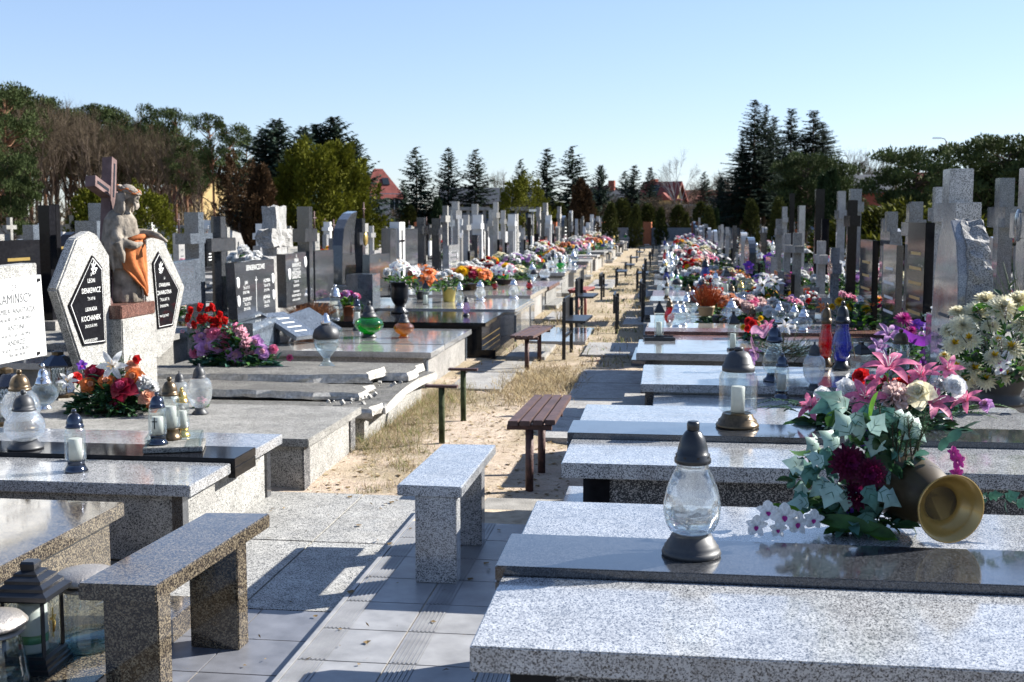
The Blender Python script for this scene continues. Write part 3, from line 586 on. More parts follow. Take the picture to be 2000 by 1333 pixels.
# carried cross: tilted box shaft with grooves
def groove_bar(g, Mx, L, w_, d_, mat):
    k = MB(); k.box(-d_/2, d_/2, -w_/2, w_/2, 0, L, mat); k.box(d_/2+.001, d_/2+.003, -w_*.14, w_*.14, L*.12 if L < .5 else L*.06, L*.88 if L < .5 else L*.40, M['black']); g.join(k, Mx)
g = MB(); base = Matrix.Translation((-.07, -.20, .10)) @ Matrix.Rotation(R_(-18), 4, 'X') @ Matrix.Rotation(R_(-5), 4, 'Y')
groove_bar(g, base, .80, .085, .08, M['cross_paint']); groove_bar(g, base @ Matrix.Translation((0, 0, .80)), .36, .085, .08, M['cross_paint'])
for s in (-1, 1): groove_bar(g, base @ Matrix.Translation((0, s*.05, .87)) @ Matrix.Rotation(-s*math.pi/2, 4, 'X'), .25, .085, .0798, M['cross_paint'])
g.build('cross', ST, .003)
# L6 headstones: big blue grey cross with leaning panel, dark nameplate, tablet
def cross(root, X, Y, z0, H, w_, t_, arm, az, ah, mat, side=-1, name='cross'):
    g = MB(); x0, x1 = min(X, X+side*t_), max(X, X+side*t_); g.box(x0, x1, Y-w_/2, Y+w_/2, z0, H, M[mat])
    g.box(x0-.004, x1+.004, Y-arm/2, Y+arm/2, az-ah/2, az+ah/2, M[mat]); return part(name, g, root, .004)
def pxy(px, X): r = ray(px, 500); return r.y*X/r.x
def pz_(px, py, X): return pixface([(px, py)], X)[0][1]
cross(L6, -4.35, pxy(400, -4.35)-.07, .3, pz_(400, 415, -4.35), .14, .14, .55, pz_(400, 466, -4.35), .10, 'steel')
stone(L6, [(340, 514), (391, 505), (394, 592), (340, 600)], -4.2, .08, 'steel')
cross(L6, -4.3, pxy(441, -4.3)-.05, .3, pz_(441, 423, -4.3), .14, .10, .65, pz_(441, 478, -4.3), .13, 'darkgrey')
o, poly = stone(L6, [(457, 514), (535, 506), (539, 611), (465, 631)], -4.0, .09, 'darkgrey', 'nameplate', .004)
part('footing', bx(-4.25, -3.85, poly[3][0]-.02, poly[2][0]+.05, .35, poly[3][1]-.001, M['steel']), L6, .004)
def L(px, py, X): return pixface([(px, py)], X)[0]
ln = []
for s, px, py, sz, wdt in (('SIENKIEWICZOWIE', 499, 527, .075, .52), ('JAN', 481, 556, .05, .1), ('ŻYŁ LAT 57', 481, 565, .04, .2), ('ZM.28.X.1988r.', 481, 574, .038, .22), ('ZYGMUNT', 483, 588, .05, .2), ('ŻYŁ LAT 51', 483, 597, .04, .2), ('ZM.31.VII.2000r.', 483, 606, .038, .24),
                           ('KAZIMIERA', 521, 551, .05, .2), ('ŻYŁA LAT 78', 521, 560, .04, .2), ('ZM.12.I.1999r.', 521, 569, .038, .22), ('JADWIGA', 521, 583, .05, .18), ('ŻYŁA LAT 82', 521, 592, .04, .2), ('ZM.3.I.2011r.', 521, 600, .038, .2), ('Jezu ufam Tobie', 504, 618, .03, .2)):
    a = L(px, py, -4.0); ln.append((s, sz, a[0], a[1], fit(s, wdt, sz)))
text(ln[:1], -4.0, 1, M['white_letters'], L6); text(ln[1:4], -4.0, 1, M['white_letters'], L6); text(ln[4:7], -4.0, 1, M['white_letters'], L6); text(ln[7:10], -4.0, 1, M['white_letters'], L6); text(ln[10:13], -4.0, 1, M['white_letters'], L6); text(ln[13:], -4.0, 1, M['white_letters'], L6)
g = MB()
for px, py in ((464.5, 553), (466, 589), (532.5, 544), (534, 576)):
    a = L(px, py, -4.0); k = MB(); k.lathe([(1, 0), (1, 1), (.8, 1.3)], M['marble'], 20); g.join(k, Matrix.Translation((-4.0, a[0], a[1])) @ Matrix.Rotation(math.pi/2, 4, 'Y') @ Matrix.Diagonal((.055, .04, .006, 1)))
part('portrait_oval', g, L6)
a = L(500, 540, -4.0); b_ = L(503, 608, -4.0); g = MB(); g.box(-4.0, -3.998, a[0]-.004, a[0]+.004, b_[1], a[1], M['white_letters']); g.box(-4.0, -3.998, a[0]-.03, a[0]+.03, a[1]-.04, a[1]-.03, M['white_letters']); part('engraved_cross', g, L6)
# L7: narrow nameplate, tall cross, blank panel
o, poly = stone(L7, [(557, 497), (597, 492), (601, 592), (560, 602)], -4.05, .10, 'darkgrey', 'nameplate', .004)
ln = []
for s, py, sz, wdt in (('Ś.P.', 503, .04, .06), ('MARIA', 512, .06, .14), ('DANILEWICZ', 521, .06, .28), ('ŻYŁA LAT 63 ZM. 8.XII.1991', 528, .035, .3), ('MIECZYSŁAW', 536, .055, .28), ('DANILEWICZ', 544, .06, .28), ('ŻYŁ LAT 81', 552, .035, .2), ('ZM.28.VI.2007 R.', 560, .035, .26), ('ŚPIJ SPOKOJNIE', 571, .03, .24), ('DRODZY RODZICE', 579, .035, .28), ('POKÓJ ICH DUSZOM', 587, .03, .26)):
    a = L(579, py, -4.05); ln.append((s, sz, a[0], a[1], fit(s, wdt, sz)))
text(ln[:8], -4.05, 1, M['white_letters'], L7); text(ln[8:], -4.05, 1, M['white_letters'], L7)
stone(L7, [(615, 491), (651, 488), (652, 578), (616, 588)], -4.05, .10, 'darkgrey', 'headstone', .004)
cross(L7, -4.06, L(608, 500, -4.06)[0], .4, pz_(608, 404, -4.06), .15, .14, .48, pz_(608, 460, -4.06), .15, 'darkgrey')
g = MB()
for px, py in ((596, 512), (565, 536)):
    a = L(px, py, -4.05); k = MB(); k.lathe([(1, 0), (1, 1), (.8, 1.3)], M['marble'], 20); g.join(k, Matrix.Translation((-4.05, a[0], a[1])) @ Matrix.Rotation(math.pi/2, 4, 'Y') @ Matrix.Diagonal((.065, .05, .006, 1)))
part('portrait_oval', g, L7)
# rough white stone cross behind
RX = thing('stone_cross', 'rough hewn pale stone cross rising behind the dark nameplates', 'cross', (-5.0, pxy(545, -5.0), 0))
def rough_block(g, x0, x1, y0, y1, z0, z1, mat, seed=0, amp=.02, ny=6, nz_=10):
    r3 = random.Random(seed); bm = bmesh.new(); bmesh.ops.create_cube(bm, size=1); bmesh.ops.subdivide_edges(bm, edges=bm.edges[:], cuts=7, use_grid_fill=True)
    vs = []
    for v in bm.verts:
        p = Vector((x0+(v.co.x+.5)*(x1-x0), y0+(v.co.y+.5)*(y1-y0), z0+(v.co.z+.5)*(z1-z0))); q = noise.noise_vector(p*9+Vector((seed, 0, 0)))*amp+noise.noise_vector(p*26)*amp*.5; vs.append(tuple(p+q))
    g.add(vs, [[v.index for v in f.verts] for f in bm.faces], M[mat]); bm.free()
yy = pxy(545, -5.0)
g = MB(); rough_block(g, -5.15, -4.95, yy-.22, yy+.22, .3, pz_(545, 405, -5.0), 'rock', 1, .035); part('shaft', g, RX)
g = MB(); rough_block(g, -5.14, -4.94, yy-.45, yy+.4, pz_(545, 482, -5.0), pz_(545, 448, -5.0), 'rock', 2, .035); part('arms', g, RX)
g = MB(); rough_block(g, -5.3, -4.8, yy-.9, yy+.5, 0, pz_(545, 500, -5.0), 'rock', 3, .04); part('rough_base', g, RX)
# L8: curved dark monument, cross with gold face, nameplate
o, poly = stone(L8, [(698, 413), (688, 417), (679, 429), (672, 447), (669, 480), (668, 556), (697, 556), (695, 520), (692, 480), (693, 445)], -4.25, .14, 'darkgrey', 'curved_headstone', .006)
cross(L8, -4.2, L(712, 500, -4.2)[0]-.02, .4, pz_(712, 427, -4.2), .16, .12, .5, pz_(712, 466, -4.2), .17, 'darkgrey')
g = MB(); a = L(714, 467, -4.07); ell(g, (-4.07, a[0], a[1]), (.03, .07, .10), M['gold_letters']); part('relief_face', g, L8)
o, poly = stone(L8, [(722, 498), (761, 495), (762, 577), (722, 581)], -3.95, .10, 'darkgrey', 'nameplate', .004)
a = L(742, 520, -3.95); text([('Ś.P.', .05, a[0], a[1]+.06, 1), ('POKÓJ DUSZY', .05, a[0], a[1]-.35, .7)], -3.95, 1, M['gold_letters'], L8)
part('side_block', bx(-4.1, -3.75, L(690, 500, -4)[0], L(706, 500, -4)[0], .42, pz_(700, 535, -4.0), M['steel']), L8, .004)
# L9 with white cross strip
L9 = tomb('grey polished tomb whose dark headstone has a tall white strip with a black cross', -2.05, -1, 2.2, 18.0, 20.6, .42, 'pale', 'cement', .07, .05, None, None, (.02, .4, 'steel'))
stone(L9, [(762, 446), (816, 447), (816, 536), (762, 540)], -4.2, .14, 'darkgrey'); stone(L9, [(780, 434), (791, 434), (792, 545), (781, 546)], -4.17, .16, 'marble', 'white_strip')
a = L(785.5, 500, -4.17); g = MB(); g.box(-4.17, -4.165, a[0]-.04, a[0]+.04, .7, pz_(785, 450, -4.17), M['black']); g.box(-4.17, -4.165, a[0]-.18, a[0]+.18, pz_(785, 473, -4.17), pz_(785, 469, -4.17), M['black']); part('black_cross', g, L9)
# ---------------------------------------------------------------- headstones of the near right row (facing the path, seen from their shaded side)
def rcross(root, X, Y, z0, H, w_, t_, arm, az, ah, mat): return cross(root, X, Y, z0, H, w_, t_, arm, az, ah, mat, 1)
Xr = 1.83
yc_ = pxy(1848, Xr); pX = lambda px, Y: ray(px, 500).x*Y/ray(px, 500).y
cross(RC, Xr, yc_+.08, .5, EYE+95/FPX*yc_, .2, .15, .62, EYE+14/FPX*yc_, .125, 'grey', 1)
part('cross_base', bx(Xr-.05, Xr+.26, yc_-.15, yc_+.3, .5, .95, M['grey_fine']), RC, .005)
ya_, yb_ = pxy(1897, Xr-.1), pxy(1843, Xr-.1); ym_, ws_ = (ya_+yb_)/2, (yb_-ya_)/.45
g = MB(); n = 15; pts = [(-.22, 0), (-.225, .3), (-.2, .52), (-.15, .66), (-.05, .745), (.05, .745), (.14, .67), (.2, .5), (.225, .3), (.22, 0)]
g.prism([(ym_+u*ws_, .55+v*1.38) for u, v in pts], 'x', Xr-.16, Xr-.07, M['grey_fine']); part('arched_headstone', g, RC, .006)
g = MB(); k = MB(); k.prism([(ym_+u*ws_*1.04-.01, .52+v*1.42) for u, v in pts], 'x', Xr-.11, Xr+.02, M['rock']); bm = bmesh.new(); me = k.mesh('t'); bm.from_mesh(me); bmesh.ops.triangulate(bm, faces=bm.faces[:]); bmesh.ops.subdivide_edges(bm, edges=bm.edges[:], cuts=5, use_grid_fill=True)
g.add([tuple(v.co+noise.noise_vector(v.co*14)*.022+noise.noise_vector(v.co*40)*.012) for v in bm.verts], [[v.index for v in f.verts] for f in bm.faces], M['rock']); bm.free(); bpy.data.meshes.remove(me); part('rough_back', g, RC)
g = MB()
for i in range(3): g.box(Xr-.163, Xr-.161, ym_-.12, ym_+.14, 1.0-i*.1, 1.02-i*.1, M['dark_letters'])
part('engraved_lines', g, RC)
y5_ = pxy(1985, 2.3)
cross(RC, 2.3, y5_-.08, .3, EYE+95/FPX*y5_, .2, .16, .5, EYE-10/FPX*y5_, .17, 'grey_fine', 1)
g = MB(); ell(g, (2.3, y5_-.02, EYE-10/FPX*y5_), (.025, .08, .11), M['steel']); part('relief_face', g, RC)
def slabstone(root, X, Y0, Y1, z0, z1, t_, mat, name='headstone', lines=0, lm='gold_letters'):
    part(name, bx(X, X+t_, Y0, Y1, z0, z1, M[mat]), root, .004)
    if lines:
        g = MB(); r3 = random.Random(int(Y0*100))
        for i in range(lines):
            z = z1-(z1-z0)*(.25+.6*i/lines); wl = (Y1-Y0)*r3.uniform(.25, .38); g.box(X-.002, X, (Y0+Y1)/2-wl, (Y0+Y1)/2+wl, z-.012, z+.012, M[lm])
        part('engraved_lines', g, root)
slabstone(RD, 2.0, pxy(1806, 2.0), pxy(1772, 2.0), .57, 1.56, .07, 'black', 'headstone', 5)
cross(RD, 2.1, pxy(1770, 2.1), .5, 1.72, .14, .1, .5, 1.5, .12, 'steel', 1)
slabstone(RE, 2.0, pxy(1751, 2.0), pxy(1725, 2.0), .5, 1.36, .06, 'darkgrey', 'headstone', 4, 'white_letters'); cross(RE, 2.1, pxy(1728, 2.1), .5, 1.66, .14, .1, .5, 1.4, .14, 'steel', 1)
slabstone(RE, 2.0, pxy(1704, 2.0), pxy(1680, 2.0), .5, 1.38, .06, 'black', 'headstone', 4)
# ---------------------------------------------------------------- trees and houses beyond the graves
def tri(g, c, d, u, s, mat, asp=.45):
    a = d.cross(u); a = a.normalized() if a.length > 1e-4 else Vector((1, 0, 0)); g.add([c-a*s*asp, c+a*s*asp, c+d*s], [(0, 1, 2)], mat)
def rv(r): 
    while 1:
        v = Vector((r.uniform(-1, 1), r.uniform(-1, 1), r.uniform(-1, 1)))
        if .05 < v.length < 1: return v.normalized()
def spruce(h, rad, seed, leaf='spruce_needles', bare=.06, n=26, dens=1.0, droop=.25, leafs=.13, gap=.18):
    r = random.Random(seed); t = MB(); t.tube([(0, 0, -.3), (0, 0, h*.5), (0, 0, h)], [h*.014+.03, h*.009, .012], M['bark'], 6); f = MB()
    for i in range(n*5):
        u = (i+r.random())/(n*5); z = h*(bare+(1-bare)*u**.92); fr = max(.02, 1-u); a = i*2.4+r.uniform(-.4, .4); Rk = (rad*(fr**.75)*.95+.05*rad)*r.choice([r.uniform(.35, .8), r.uniform(.8, 1.12), r.uniform(.9, 1.2)])
        if noise.noise(Vector((math.cos(a)*1.5, math.sin(a)*1.5, z*1.3+seed))) > gap+.25*fr: continue
        o = Vector((math.cos(a), math.sin(a), 0)); sd = Vector((-o.y, o.x, 0)); m = max(3, int(Rk*9*dens)+2); up = .35*(1-fr)
        t.tube([(0, 0, z), tuple(Vector((0, 0, z-(droop-up)*Rk*.7))+o*Rk*.8)], [.018, .006], M['bark'], 3, False)
        for j in range(m):
            q = (j+r.random())/m; p = Vector((0, 0, z))+o*Rk*(.12+.88*q)+Vector((0, 0, -(droop-up)*Rk*q+.15*Rk*q*q))
            for s_ in (-1, 1, 0):
                d = (o*.7+sd*s_*1.1+Vector((0, 0, r.uniform(-.55, .1)))+rv(r)*.3).normalized(); tri(f, p, d, Vector((0, 0, 1))+rv(r)*.5, leafs*(1.3-.5*q)*r.uniform(.7, 1.7)*(.6+.5*fr), M[leaf], .3)
    return t, f
def thuja(h, rad, seed, leaf, n=5200, top=.35, s=.10, low=.8, lobes=0):
    r = random.Random(seed); t = MB(); t.tube([(0, 0, -.2), (0, 0, h*.5)], [.08+h*.01, .04], M['bark'], 6); f = MB()
    cl = [(r.random()*6.28, r.random(), r.uniform(.75, 1.15)) for _ in range(70)]
    core = MB()
    for i in range(n):
        q = r.random()**.85; a = r.random()*6.283; w_ = (min(1, q/.25)*(1-low)+low)*((1-q)**top) if q < 1 else 0
        nn = noise.noise(Vector((math.cos(a)*1.6, math.sin(a)*1.6, q*4+seed)))*.42+noise.noise(Vector((math.cos(a)*4, math.sin(a)*4, q*11+seed)))*.34
        R = rad*w_*(1+nn)*(r.random()**.16 if r.random() < .85 else r.random()); z = h*q*(1+nn*.15)
        o = Vector((math.cos(a), math.sin(a), 0)); d = (o*.55+Vector((0, 0, 1))*r.uniform(.3, 1.3)+rv(r)*.45).normalized(); tri(f, o*R+Vector((0, 0, z)), d, rv(r), s*r.uniform(.6, 1.8), M[leaf], .34)
    return t, f
def pine(h, seed, crown=.5, R=None, leaf='pine_needles', bark='barkpine', nclump=46, per=190, s=.22, flat=.55, lean=0):
    r = random.Random(seed); R = R or h*.22; t = MB(); top = Vector((lean*h, r.uniform(-.05, .05)*h, h*.95)); pts = [Vector((0, 0, -.3)), Vector((lean*h*.3+r.uniform(-.02, .02)*h, 0, h*.35)), Vector((lean*h*.7+r.uniform(-.03, .03)*h, 0, h*.7)), top]
    t.tube(pts, [h*.016+.05, h*.013+.03, h*.009+.02, .02], M[bark], 7); f = MB()
    for i in range(nclump):
        q = 1-crown*(r.random()**.8)*(1); zc = h*q; env = math.sin(min(1, (1-q)/crown+.18)*2.6)*.9+.25; a = r.random()*6.283; rr = R*env*(r.random()**.45)
        base = pts[2].lerp(top, max(0, (q-.7)/.3)) if q > .7 else pts[1].lerp(pts[2], (q-.35)/.35) if q > .35 else pts[1]
        c = Vector((base.x+math.cos(a)*rr, base.y+math.sin(a)*rr, zc+r.uniform(-.02, .05)*h))
        b0 = Vector((base.x, base.y, zc-.10*h*r.random()-.25*rr)); mid = b0.lerp(c, .5)+Vector((0, 0, -.06*rr)); t.tube([b0, mid, c], [.035+.004*h, .02+.002*h, .012], M[bark], 4, False)
        cs = R*r.uniform(.26, .42)
        for _ in range(per):
            v = rv(r); v.z *= flat; p = c+v*cs*(r.random()**.5); d = (v+Vector((0, 0, .5))+rv(r)*.6).normalized(); tri(f, p, d, rv(r), s*r.uniform(.6, 1.5), M[leaf], .36)
    return t, f
def bare(h, seed, bark='bark', spread=.5, depth=5, twigs=True, thin=1.0, droop=0, tn=8):
    r = random.Random(seed); t = MB(); f = MB()
    def br(p, d, l, rad, k):
        q = p+d*l*.5+rv(r)*l*.05; e = q+(d+rv(r)*.12+Vector((0, 0, .05-droop*(k < 2)*.5))).normalized()*l*.5; t.tube([p, q, e], [rad, rad*.8, rad*.62], M[bark], 5 if k > 3 else 3, False)
        if k <= 0 or k == 1 and twigs:
            for _ in range(tn):
                d2 = (d+rv(r)*.8+Vector((0, 0, -droop))).normalized(); tt = p.lerp(e, r.random()); ee = tt+d2*l*r.uniform(.5, 1.2); a = d2.cross(rv(r)).normalized()*rad*.5*thin
                f.add([tt-a, tt+a, ee], [(0, 1, 2)], M['twig'])
        if k > 0:
            n = 3 if r.random() < .6 else 2
            for i in range(n+(k == depth)):
                s = spread*r.uniform(.6, 1.3); v = rv(r); v = (v-d*v.dot(d)).normalized(); br(e if i else e, (d+v*s).normalized(), l*r.uniform(.62, .85), rad*.6, k-1)
            if k < depth and r.random() < .7: v = rv(r); br(p.lerp(e, .5), (d+v*.9).normalized(), l*.55, rad*.4, max(0, k-2))
    br(Vector((0, 0, -.2)), Vector((0, 0, 1)), h*.27, h*.014*thin+.02, depth)
    return t, f
TP = {}; random.seed(1)
def proto(key, tf): TP[key] = (tf[0].mesh('trunk'), tf[1].mesh('crown'))
proto('spruce1', spruce(6.5, 2.3, 1, n=38, leafs=.23)); proto('spruce2', spruce(6.5, 1.8, 2, n=38, droop=.15, leafs=.22)); proto('spruce3', spruce(6.5, 2.6, 5, n=46, dens=1.1, droop=.1, leafs=.24, gap=.3))
proto('tallspruce', spruce(13, 3.3, 7, n=82, bare=.22, dens=.9, droop=.3, leafs=.24, gap=.1))
proto('thuja_dark', thuja(3.5, .75, 3, 'thuja_olive', 3000, .45, .13)); proto('thuja_col', thuja(4, .55, 4, 'thuja_dark', 3200, .3, .12, .9))
proto('thuja_gold', thuja(3, 1.25, 9, 'thuja_gold', 8500, .42, .095))
def plume_bush(h, rad, seed, leaf, n=95, per=190):
    r = random.Random(seed); t = MB(); t.tube([(0, 0, -.2), (0, 0, h*.4)], [.12, .06], M['bark'], 6); f = MB()
    for i in range(n):
        q = r.random()**.8; a = r.random()*6.283; w_ = min(1, .55+q*2.2)*math.sqrt(max(0, 1-(q*.98)**2.4)); o = Vector((math.cos(a), math.sin(a), 0)); b = o*rad*w_*r.uniform(.45, .82)+Vector((0, 0, h*q*.86)); d = (o*(.85-.6*q)+Vector((0, 0, .55+.7*q))+rv(r)*.22).normalized(); L2 = rad*r.uniform(.28, .52); R2 = L2*.42
        for _ in range(per):
            u = r.random(); v = rv(r)*R2*(1-u)**.6*r.random()**.3; p = b+d*L2*u*1.1+v; tri(f, p, (d*1.2+v.normalized()*.7+rv(r)*.35).normalized(), rv(r), r.uniform(.04, .12), M[leaf], .33)
    return t, f
proto('bigthuja', plume_bush(3, 1.35, 31, 'thuja_gold', 150, 170)); proto('goldbush', plume_bush(3, 1.3, 33, 'thuja_gold', 80, 130)); proto('brownplume', plume_bush(5, 1.3, 35, 'brown_conifer', 90, 120))
proto('brownc', thuja(5, 1.3, 10, 'brown_conifer', 6500, .6, .16))
proto('pine1', pine(14, 1)); proto('pine2', pine(14, 2, .62, 3.4)); proto('pine3', pine(14, 3, .42, 2.6, lean=.05, nclump=34, per=150, s=.2)); proto('lowpine', pine(8, 5, .72, 4.2, leaf='pine_needles', bark='bark', nclump=58, per=330, s=.22, flat=.32))
proto('bare1', bare(13, 1, spread=.42)); proto('bare2', bare(13, 2, spread=.5)); proto('bare3', bare(13, 4, spread=.36)); proto('birch', bare(9, 6, 'barkbirch', .32, 5, True, .7, .35)); proto('barew', bare(7, 8, spread=.55, depth=5))
TH = {}
def tree(key, px, py_top, dist, base_h, label, cat='tree', group=None, name='tree', z0=0, wide=1.0, rz=None):
    base_h = max(max(v.co.z for v in TP[key][1].vertices), 1) if key not in TH else TH[key]; TH[key] = base_h
    # px: where it stands, dist: metres along the view, height from where the top shows
    r = ray(px, 430); t = dist/(r.dot(Vector((_fw.x, _fw.y, 0)).normalized())); x, y = r.x*t, r.y*t
    topz = EYE+ray(px, py_top).z/ray(px, py_top).xy.length*Vector((x, y)).length; sc = (topz-z0)/base_h
    o = thing(name, label, cat, (x, y, z0), rz if rz is not None else (px*.37) % 6.28, group); o.scale = (sc*wide, sc*wide, sc)
    for n_, me in zip(('trunk', 'crown'), TP[key]):
        c = bpy.data.objects.new(n_, me); COL.objects.link(c); c.parent = o
    return o
# ---- the wood on the left
r5 = random.Random(21)
def skyline(px):
    S = [(-60, 135), (0, 150), (60, 165), (130, 178), (200, 188), (260, 215), (330, 232), (370, 252), (400, 262), (440, 228), (480, 255), (505, 290)]
    for (a, ya), (b, yb_) in zip(S, S[1:]):
        if a <= px <= b: return ya+(yb_-ya)*(px-a)/(b-a)
    return S[0][1] if px < 0 else 290
i = 0
for px in range(-60, 400, 7):
    k = ['bare1', 'pine3', 'bare3', 'bare1', 'bare2', 'pine1', 'bare3', 'bare2'][i % 8] if px > 10 else ['pine1', 'pine2', 'bare1'][i % 3]
    d = r5.uniform(80, 105); pine_ = k.startswith('pine')
    tree(k, px+r5.uniform(-5, 5), skyline(px)+(r5.uniform(4, 26) if pine_ else r5.uniform(-3, 22)), d, 14 if pine_ else 12.4, ('tall pine' if pine_ else 'bare brown deciduous tree')+' at the front of the wood on the left', 'tree', 'pines of the wood' if pine_ else 'bare trees of the wood', 'pine_tree' if pine_ else 'bare_tree', wide=.8 if pine_ else .62); i += 1
for px in range(-70, 400, 11):
    pine_ = r5.random() < .15; d = r5.uniform(110, 135)
    tree('pine3' if pine_ else r5.choice(['bare1', 'bare2', 'bare3']), px, skyline(px)+r5.uniform(4, 34), d, 14 if pine_ else 12.4, ('pine' if pine_ else 'bare tree')+' deep in the wood on the left', 'tree', 'trees deep in the wood', 'pine_tree' if pine_ else 'bare_tree', wide=.7)
for k, px, py, d, lb, wd in (('pine2', 12, 158, 62, 'leftmost tall green pine at the edge of the wood', .9), ('pine2', -40, 200, 55, 'green pine cut by the left edge of the picture', .8), ('lowpine', 20, 285, 48, 'low spreading green pine in front of the wood', .55), ('pine1', 345, 205, 92, 'green pine topping the slope of the wood behind the blue grey cross', .75), ('pine1', 300, 200, 95, 'green pine midway down the skyline of the wood', .7),
                         ('pine3', 420, 218, 60, 'twisted open pine right of the wood', .8), ('pine1', 450, 232, 60, 'dense crowned pine behind the brown conifer', .95), ('pine3', 478, 262, 66, 'short pine leaning against the dark conifers', .8)):
    tree(k, px, py, d, 14, lb, 'pine', None, 'pine_tree', wide=wd*.8)
# undergrowth of the wood: nobody could count it
g = MB()
for i in range(5200):
    px = r5.uniform(-110, 520); d = r5.uniform(78, 125); r = ray(px, 430); t = d; x, y = r.x*t, r.y*t; z = r5.uniform(0, 3.6)*(r5.random()**.6); dd = (Vector((0, 0, 1))+rv(r5)*.9).normalized(); tri(g, Vector((x, y, z)), dd, rv(r5), r5.uniform(.5, 1.6), M['twig'], .035)
tag(g.build('undergrowth'), 'brown brush and saplings filling the floor of the wood', 'undergrowth', kind='stuff')
# ---- conifers nearer by
tree('bigthuja', 630, 258, 40, 3, 'big rounded yellow green thuja left of centre', 'thuja', None, 'thuja_bush', wide=1.12); tree('spruce3', 522, 250, 47, 6.5, 'dark conifer at the far left of the group behind the big thuja', 'conifer', None, 'conifer_tree', wide=1.3); tree('spruce3', 622, 240, 48, 6.5, 'dark conifer between two peaks straight behind the big thuja', 'conifer', None, 'conifer_tree', wide=1.3)
tree('spruce3', 545, 232, 46, 6.5, 'dark ragged conifer behind the left side of the big thuja', 'conifer', None, 'conifer_tree', wide=1.25)
tree('spruce3', 655, 226, 48, 6.5, 'tallest dark conifer peaking above the big thuja', 'conifer', None, 'conifer_tree', wide=1.2); tree('spruce3', 596, 246, 45, 6.5, 'dark conifer between the two peaks behind the big thuja', 'conifer', None, 'conifer_tree', wide=1.0); tree('spruce3', 692, 268, 46, 6.5, 'dark conifer sloping down right of the big thuja', 'conifer', None, 'conifer_tree', wide=.9)
tree('brownplume', 468, 288, 37, 5, 'rusty brown conifer left of the dark conifers', 'conifer', None, 'conifer_tree'); tree('brownc', 512, 315, 37, 5, 'second rusty conifer touching the big thuja', 'conifer', None, 'conifer_tree', rz=2.0)
tree('goldbush', 283, 347, 27, 3, 'golden thuja right behind the statue', 'thuja', None, 'thuja_bush', wide=.9); tree('thuja_gold', 185, 360, 28, 3, 'golden thuja left of the carried cross', 'thuja', None, 'thuja_bush', wide=.85, rz=1.0)
tree('thuja_col', 140, 415, 40, 4, 'small dark column thuja beside the tall black stele', 'thuja', None, 'thuja_tree')
for key, px, py, d, bh, lb, wd in (('spruce1', 814, 286, 80, 6.5, 'first large spruce right of the white house', 1.05), ('spruce2', 876, 288, 80, 6.5, 'slender spruce between two wider spruces', 1.1), ('spruce1', 929, 291, 80, 6.5, 'wide spruce before the low pillared building', 1.0), ('spruce2', 788, 352, 78, 6.5, 'small spruce filling the gap by the white house', 1.0),
                               ('spruce2', 1068, 289, 85, 6.5, 'narrow spruce just right of the olive bush', 1.15), ('spruce1', 1118, 284, 82, 6.5, 'broad spruce nearest the centre of the skyline', 1.1), ('spruce3', 1173, 322, 90, 6.5, 'thin sparse spruce right of the broad spruce', .8), ('spruce2', 1238, 322, 85, 6.5, 'dark spruce left of the red roofed house', 1.1), ('spruce2', 1269, 326, 95, 6.5, 'dark spruce peeking over the red roof', 1.0), ('spruce1', 1221, 333, 95, 6.5, 'low spruce by the grey roof', 1.0), ('spruce3', 1408, 345, 75, 6.5, 'olive spruce before the pale buildings', .9), ('spruce1', 1375, 335, 110, 6.5, 'distant spruce right of the birch', .9), ('spruce1', 1018, 310, 95, 6.5, 'distant spruce peeking over the olive bush', .8)):
    tree(key, px, py, d, bh, lb, 'spruce', None, 'spruce_tree', wide=wd)
tree('goldbush', 1022, 330, 62, 3, 'olive golden bush below the distant spruce', 'thuja', None, 'thuja_bush', wide=1.0)
for px, py, d, lb, k, wd in ((854, 382, 55, 'small pointed golden thuja between the spruces', 'thuja_col', 1), (1135, 345, 70, 'olive bushy conifer under the broad spruce', 'brownc', 1.1), (1192, 392, 58, 'rounded dark thuja, first of those beside the far path', 'thuja_dark', .95), (1242, 396, 66, 'pointed dark thuja left of the far path', 'thuja_dark', .9), (1291, 402, 72, 'dark thuja standing in line with the path', 'thuja_dark', .95), (1340, 412, 78, 'small dark thuja right of the path end', 'thuja_dark', .9), (1385, 398, 60, 'dark thuja with a yellow tip right of the path', 'thuja_dark', .9), (1398, 402, 61, 'slim yellow green thuja beside a dark one', 'thuja_col', .8), (1467, 385, 52, 'feathery olive bush among the right hand crosses', 'thuja_dark', 1.0), (1520, 382, 50, 'olive thuja behind the tall black stele', 'thuja_dark', 1.0)):
    tree(k, px, py, d, {'thuja_col': 4, 'thuja_dark': 3.5, 'brownc': 5}[k], lb, 'thuja', None, 'thuja_tree', wide=wd)
tree('birch', 1325, 282, 95, 9.2, 'leafless white birch behind the red roof', 'birch', None, 'birch_tree', wide=.85)
for px, py, d, lb in ((985, 322, 110, 'faint bare tree above the low building'), (1420, 320, 120, 'bare tree left of the tall spruces'), (1400, 330, 125, 'small bare tree in the gap before the tall spruces'), (1655, 275, 80, 'bare tree with spreading twigs right of the tall spruces'), (1690, 290, 78, 'bare tree leaning towards the round pine'), (1715, 305, 80, 'low bare tree beside the round pine'), (1300, 345, 115, 'thin bare tree behind the red roof'), (745, 395, 60, 'small bare bush in front of the white house'), (1350, 345, 115, 'bare tree over the brick building')):
    tree('barew', px, py, d, 6.6, lb, 'tree', None, 'bare_tree', wide=.95)
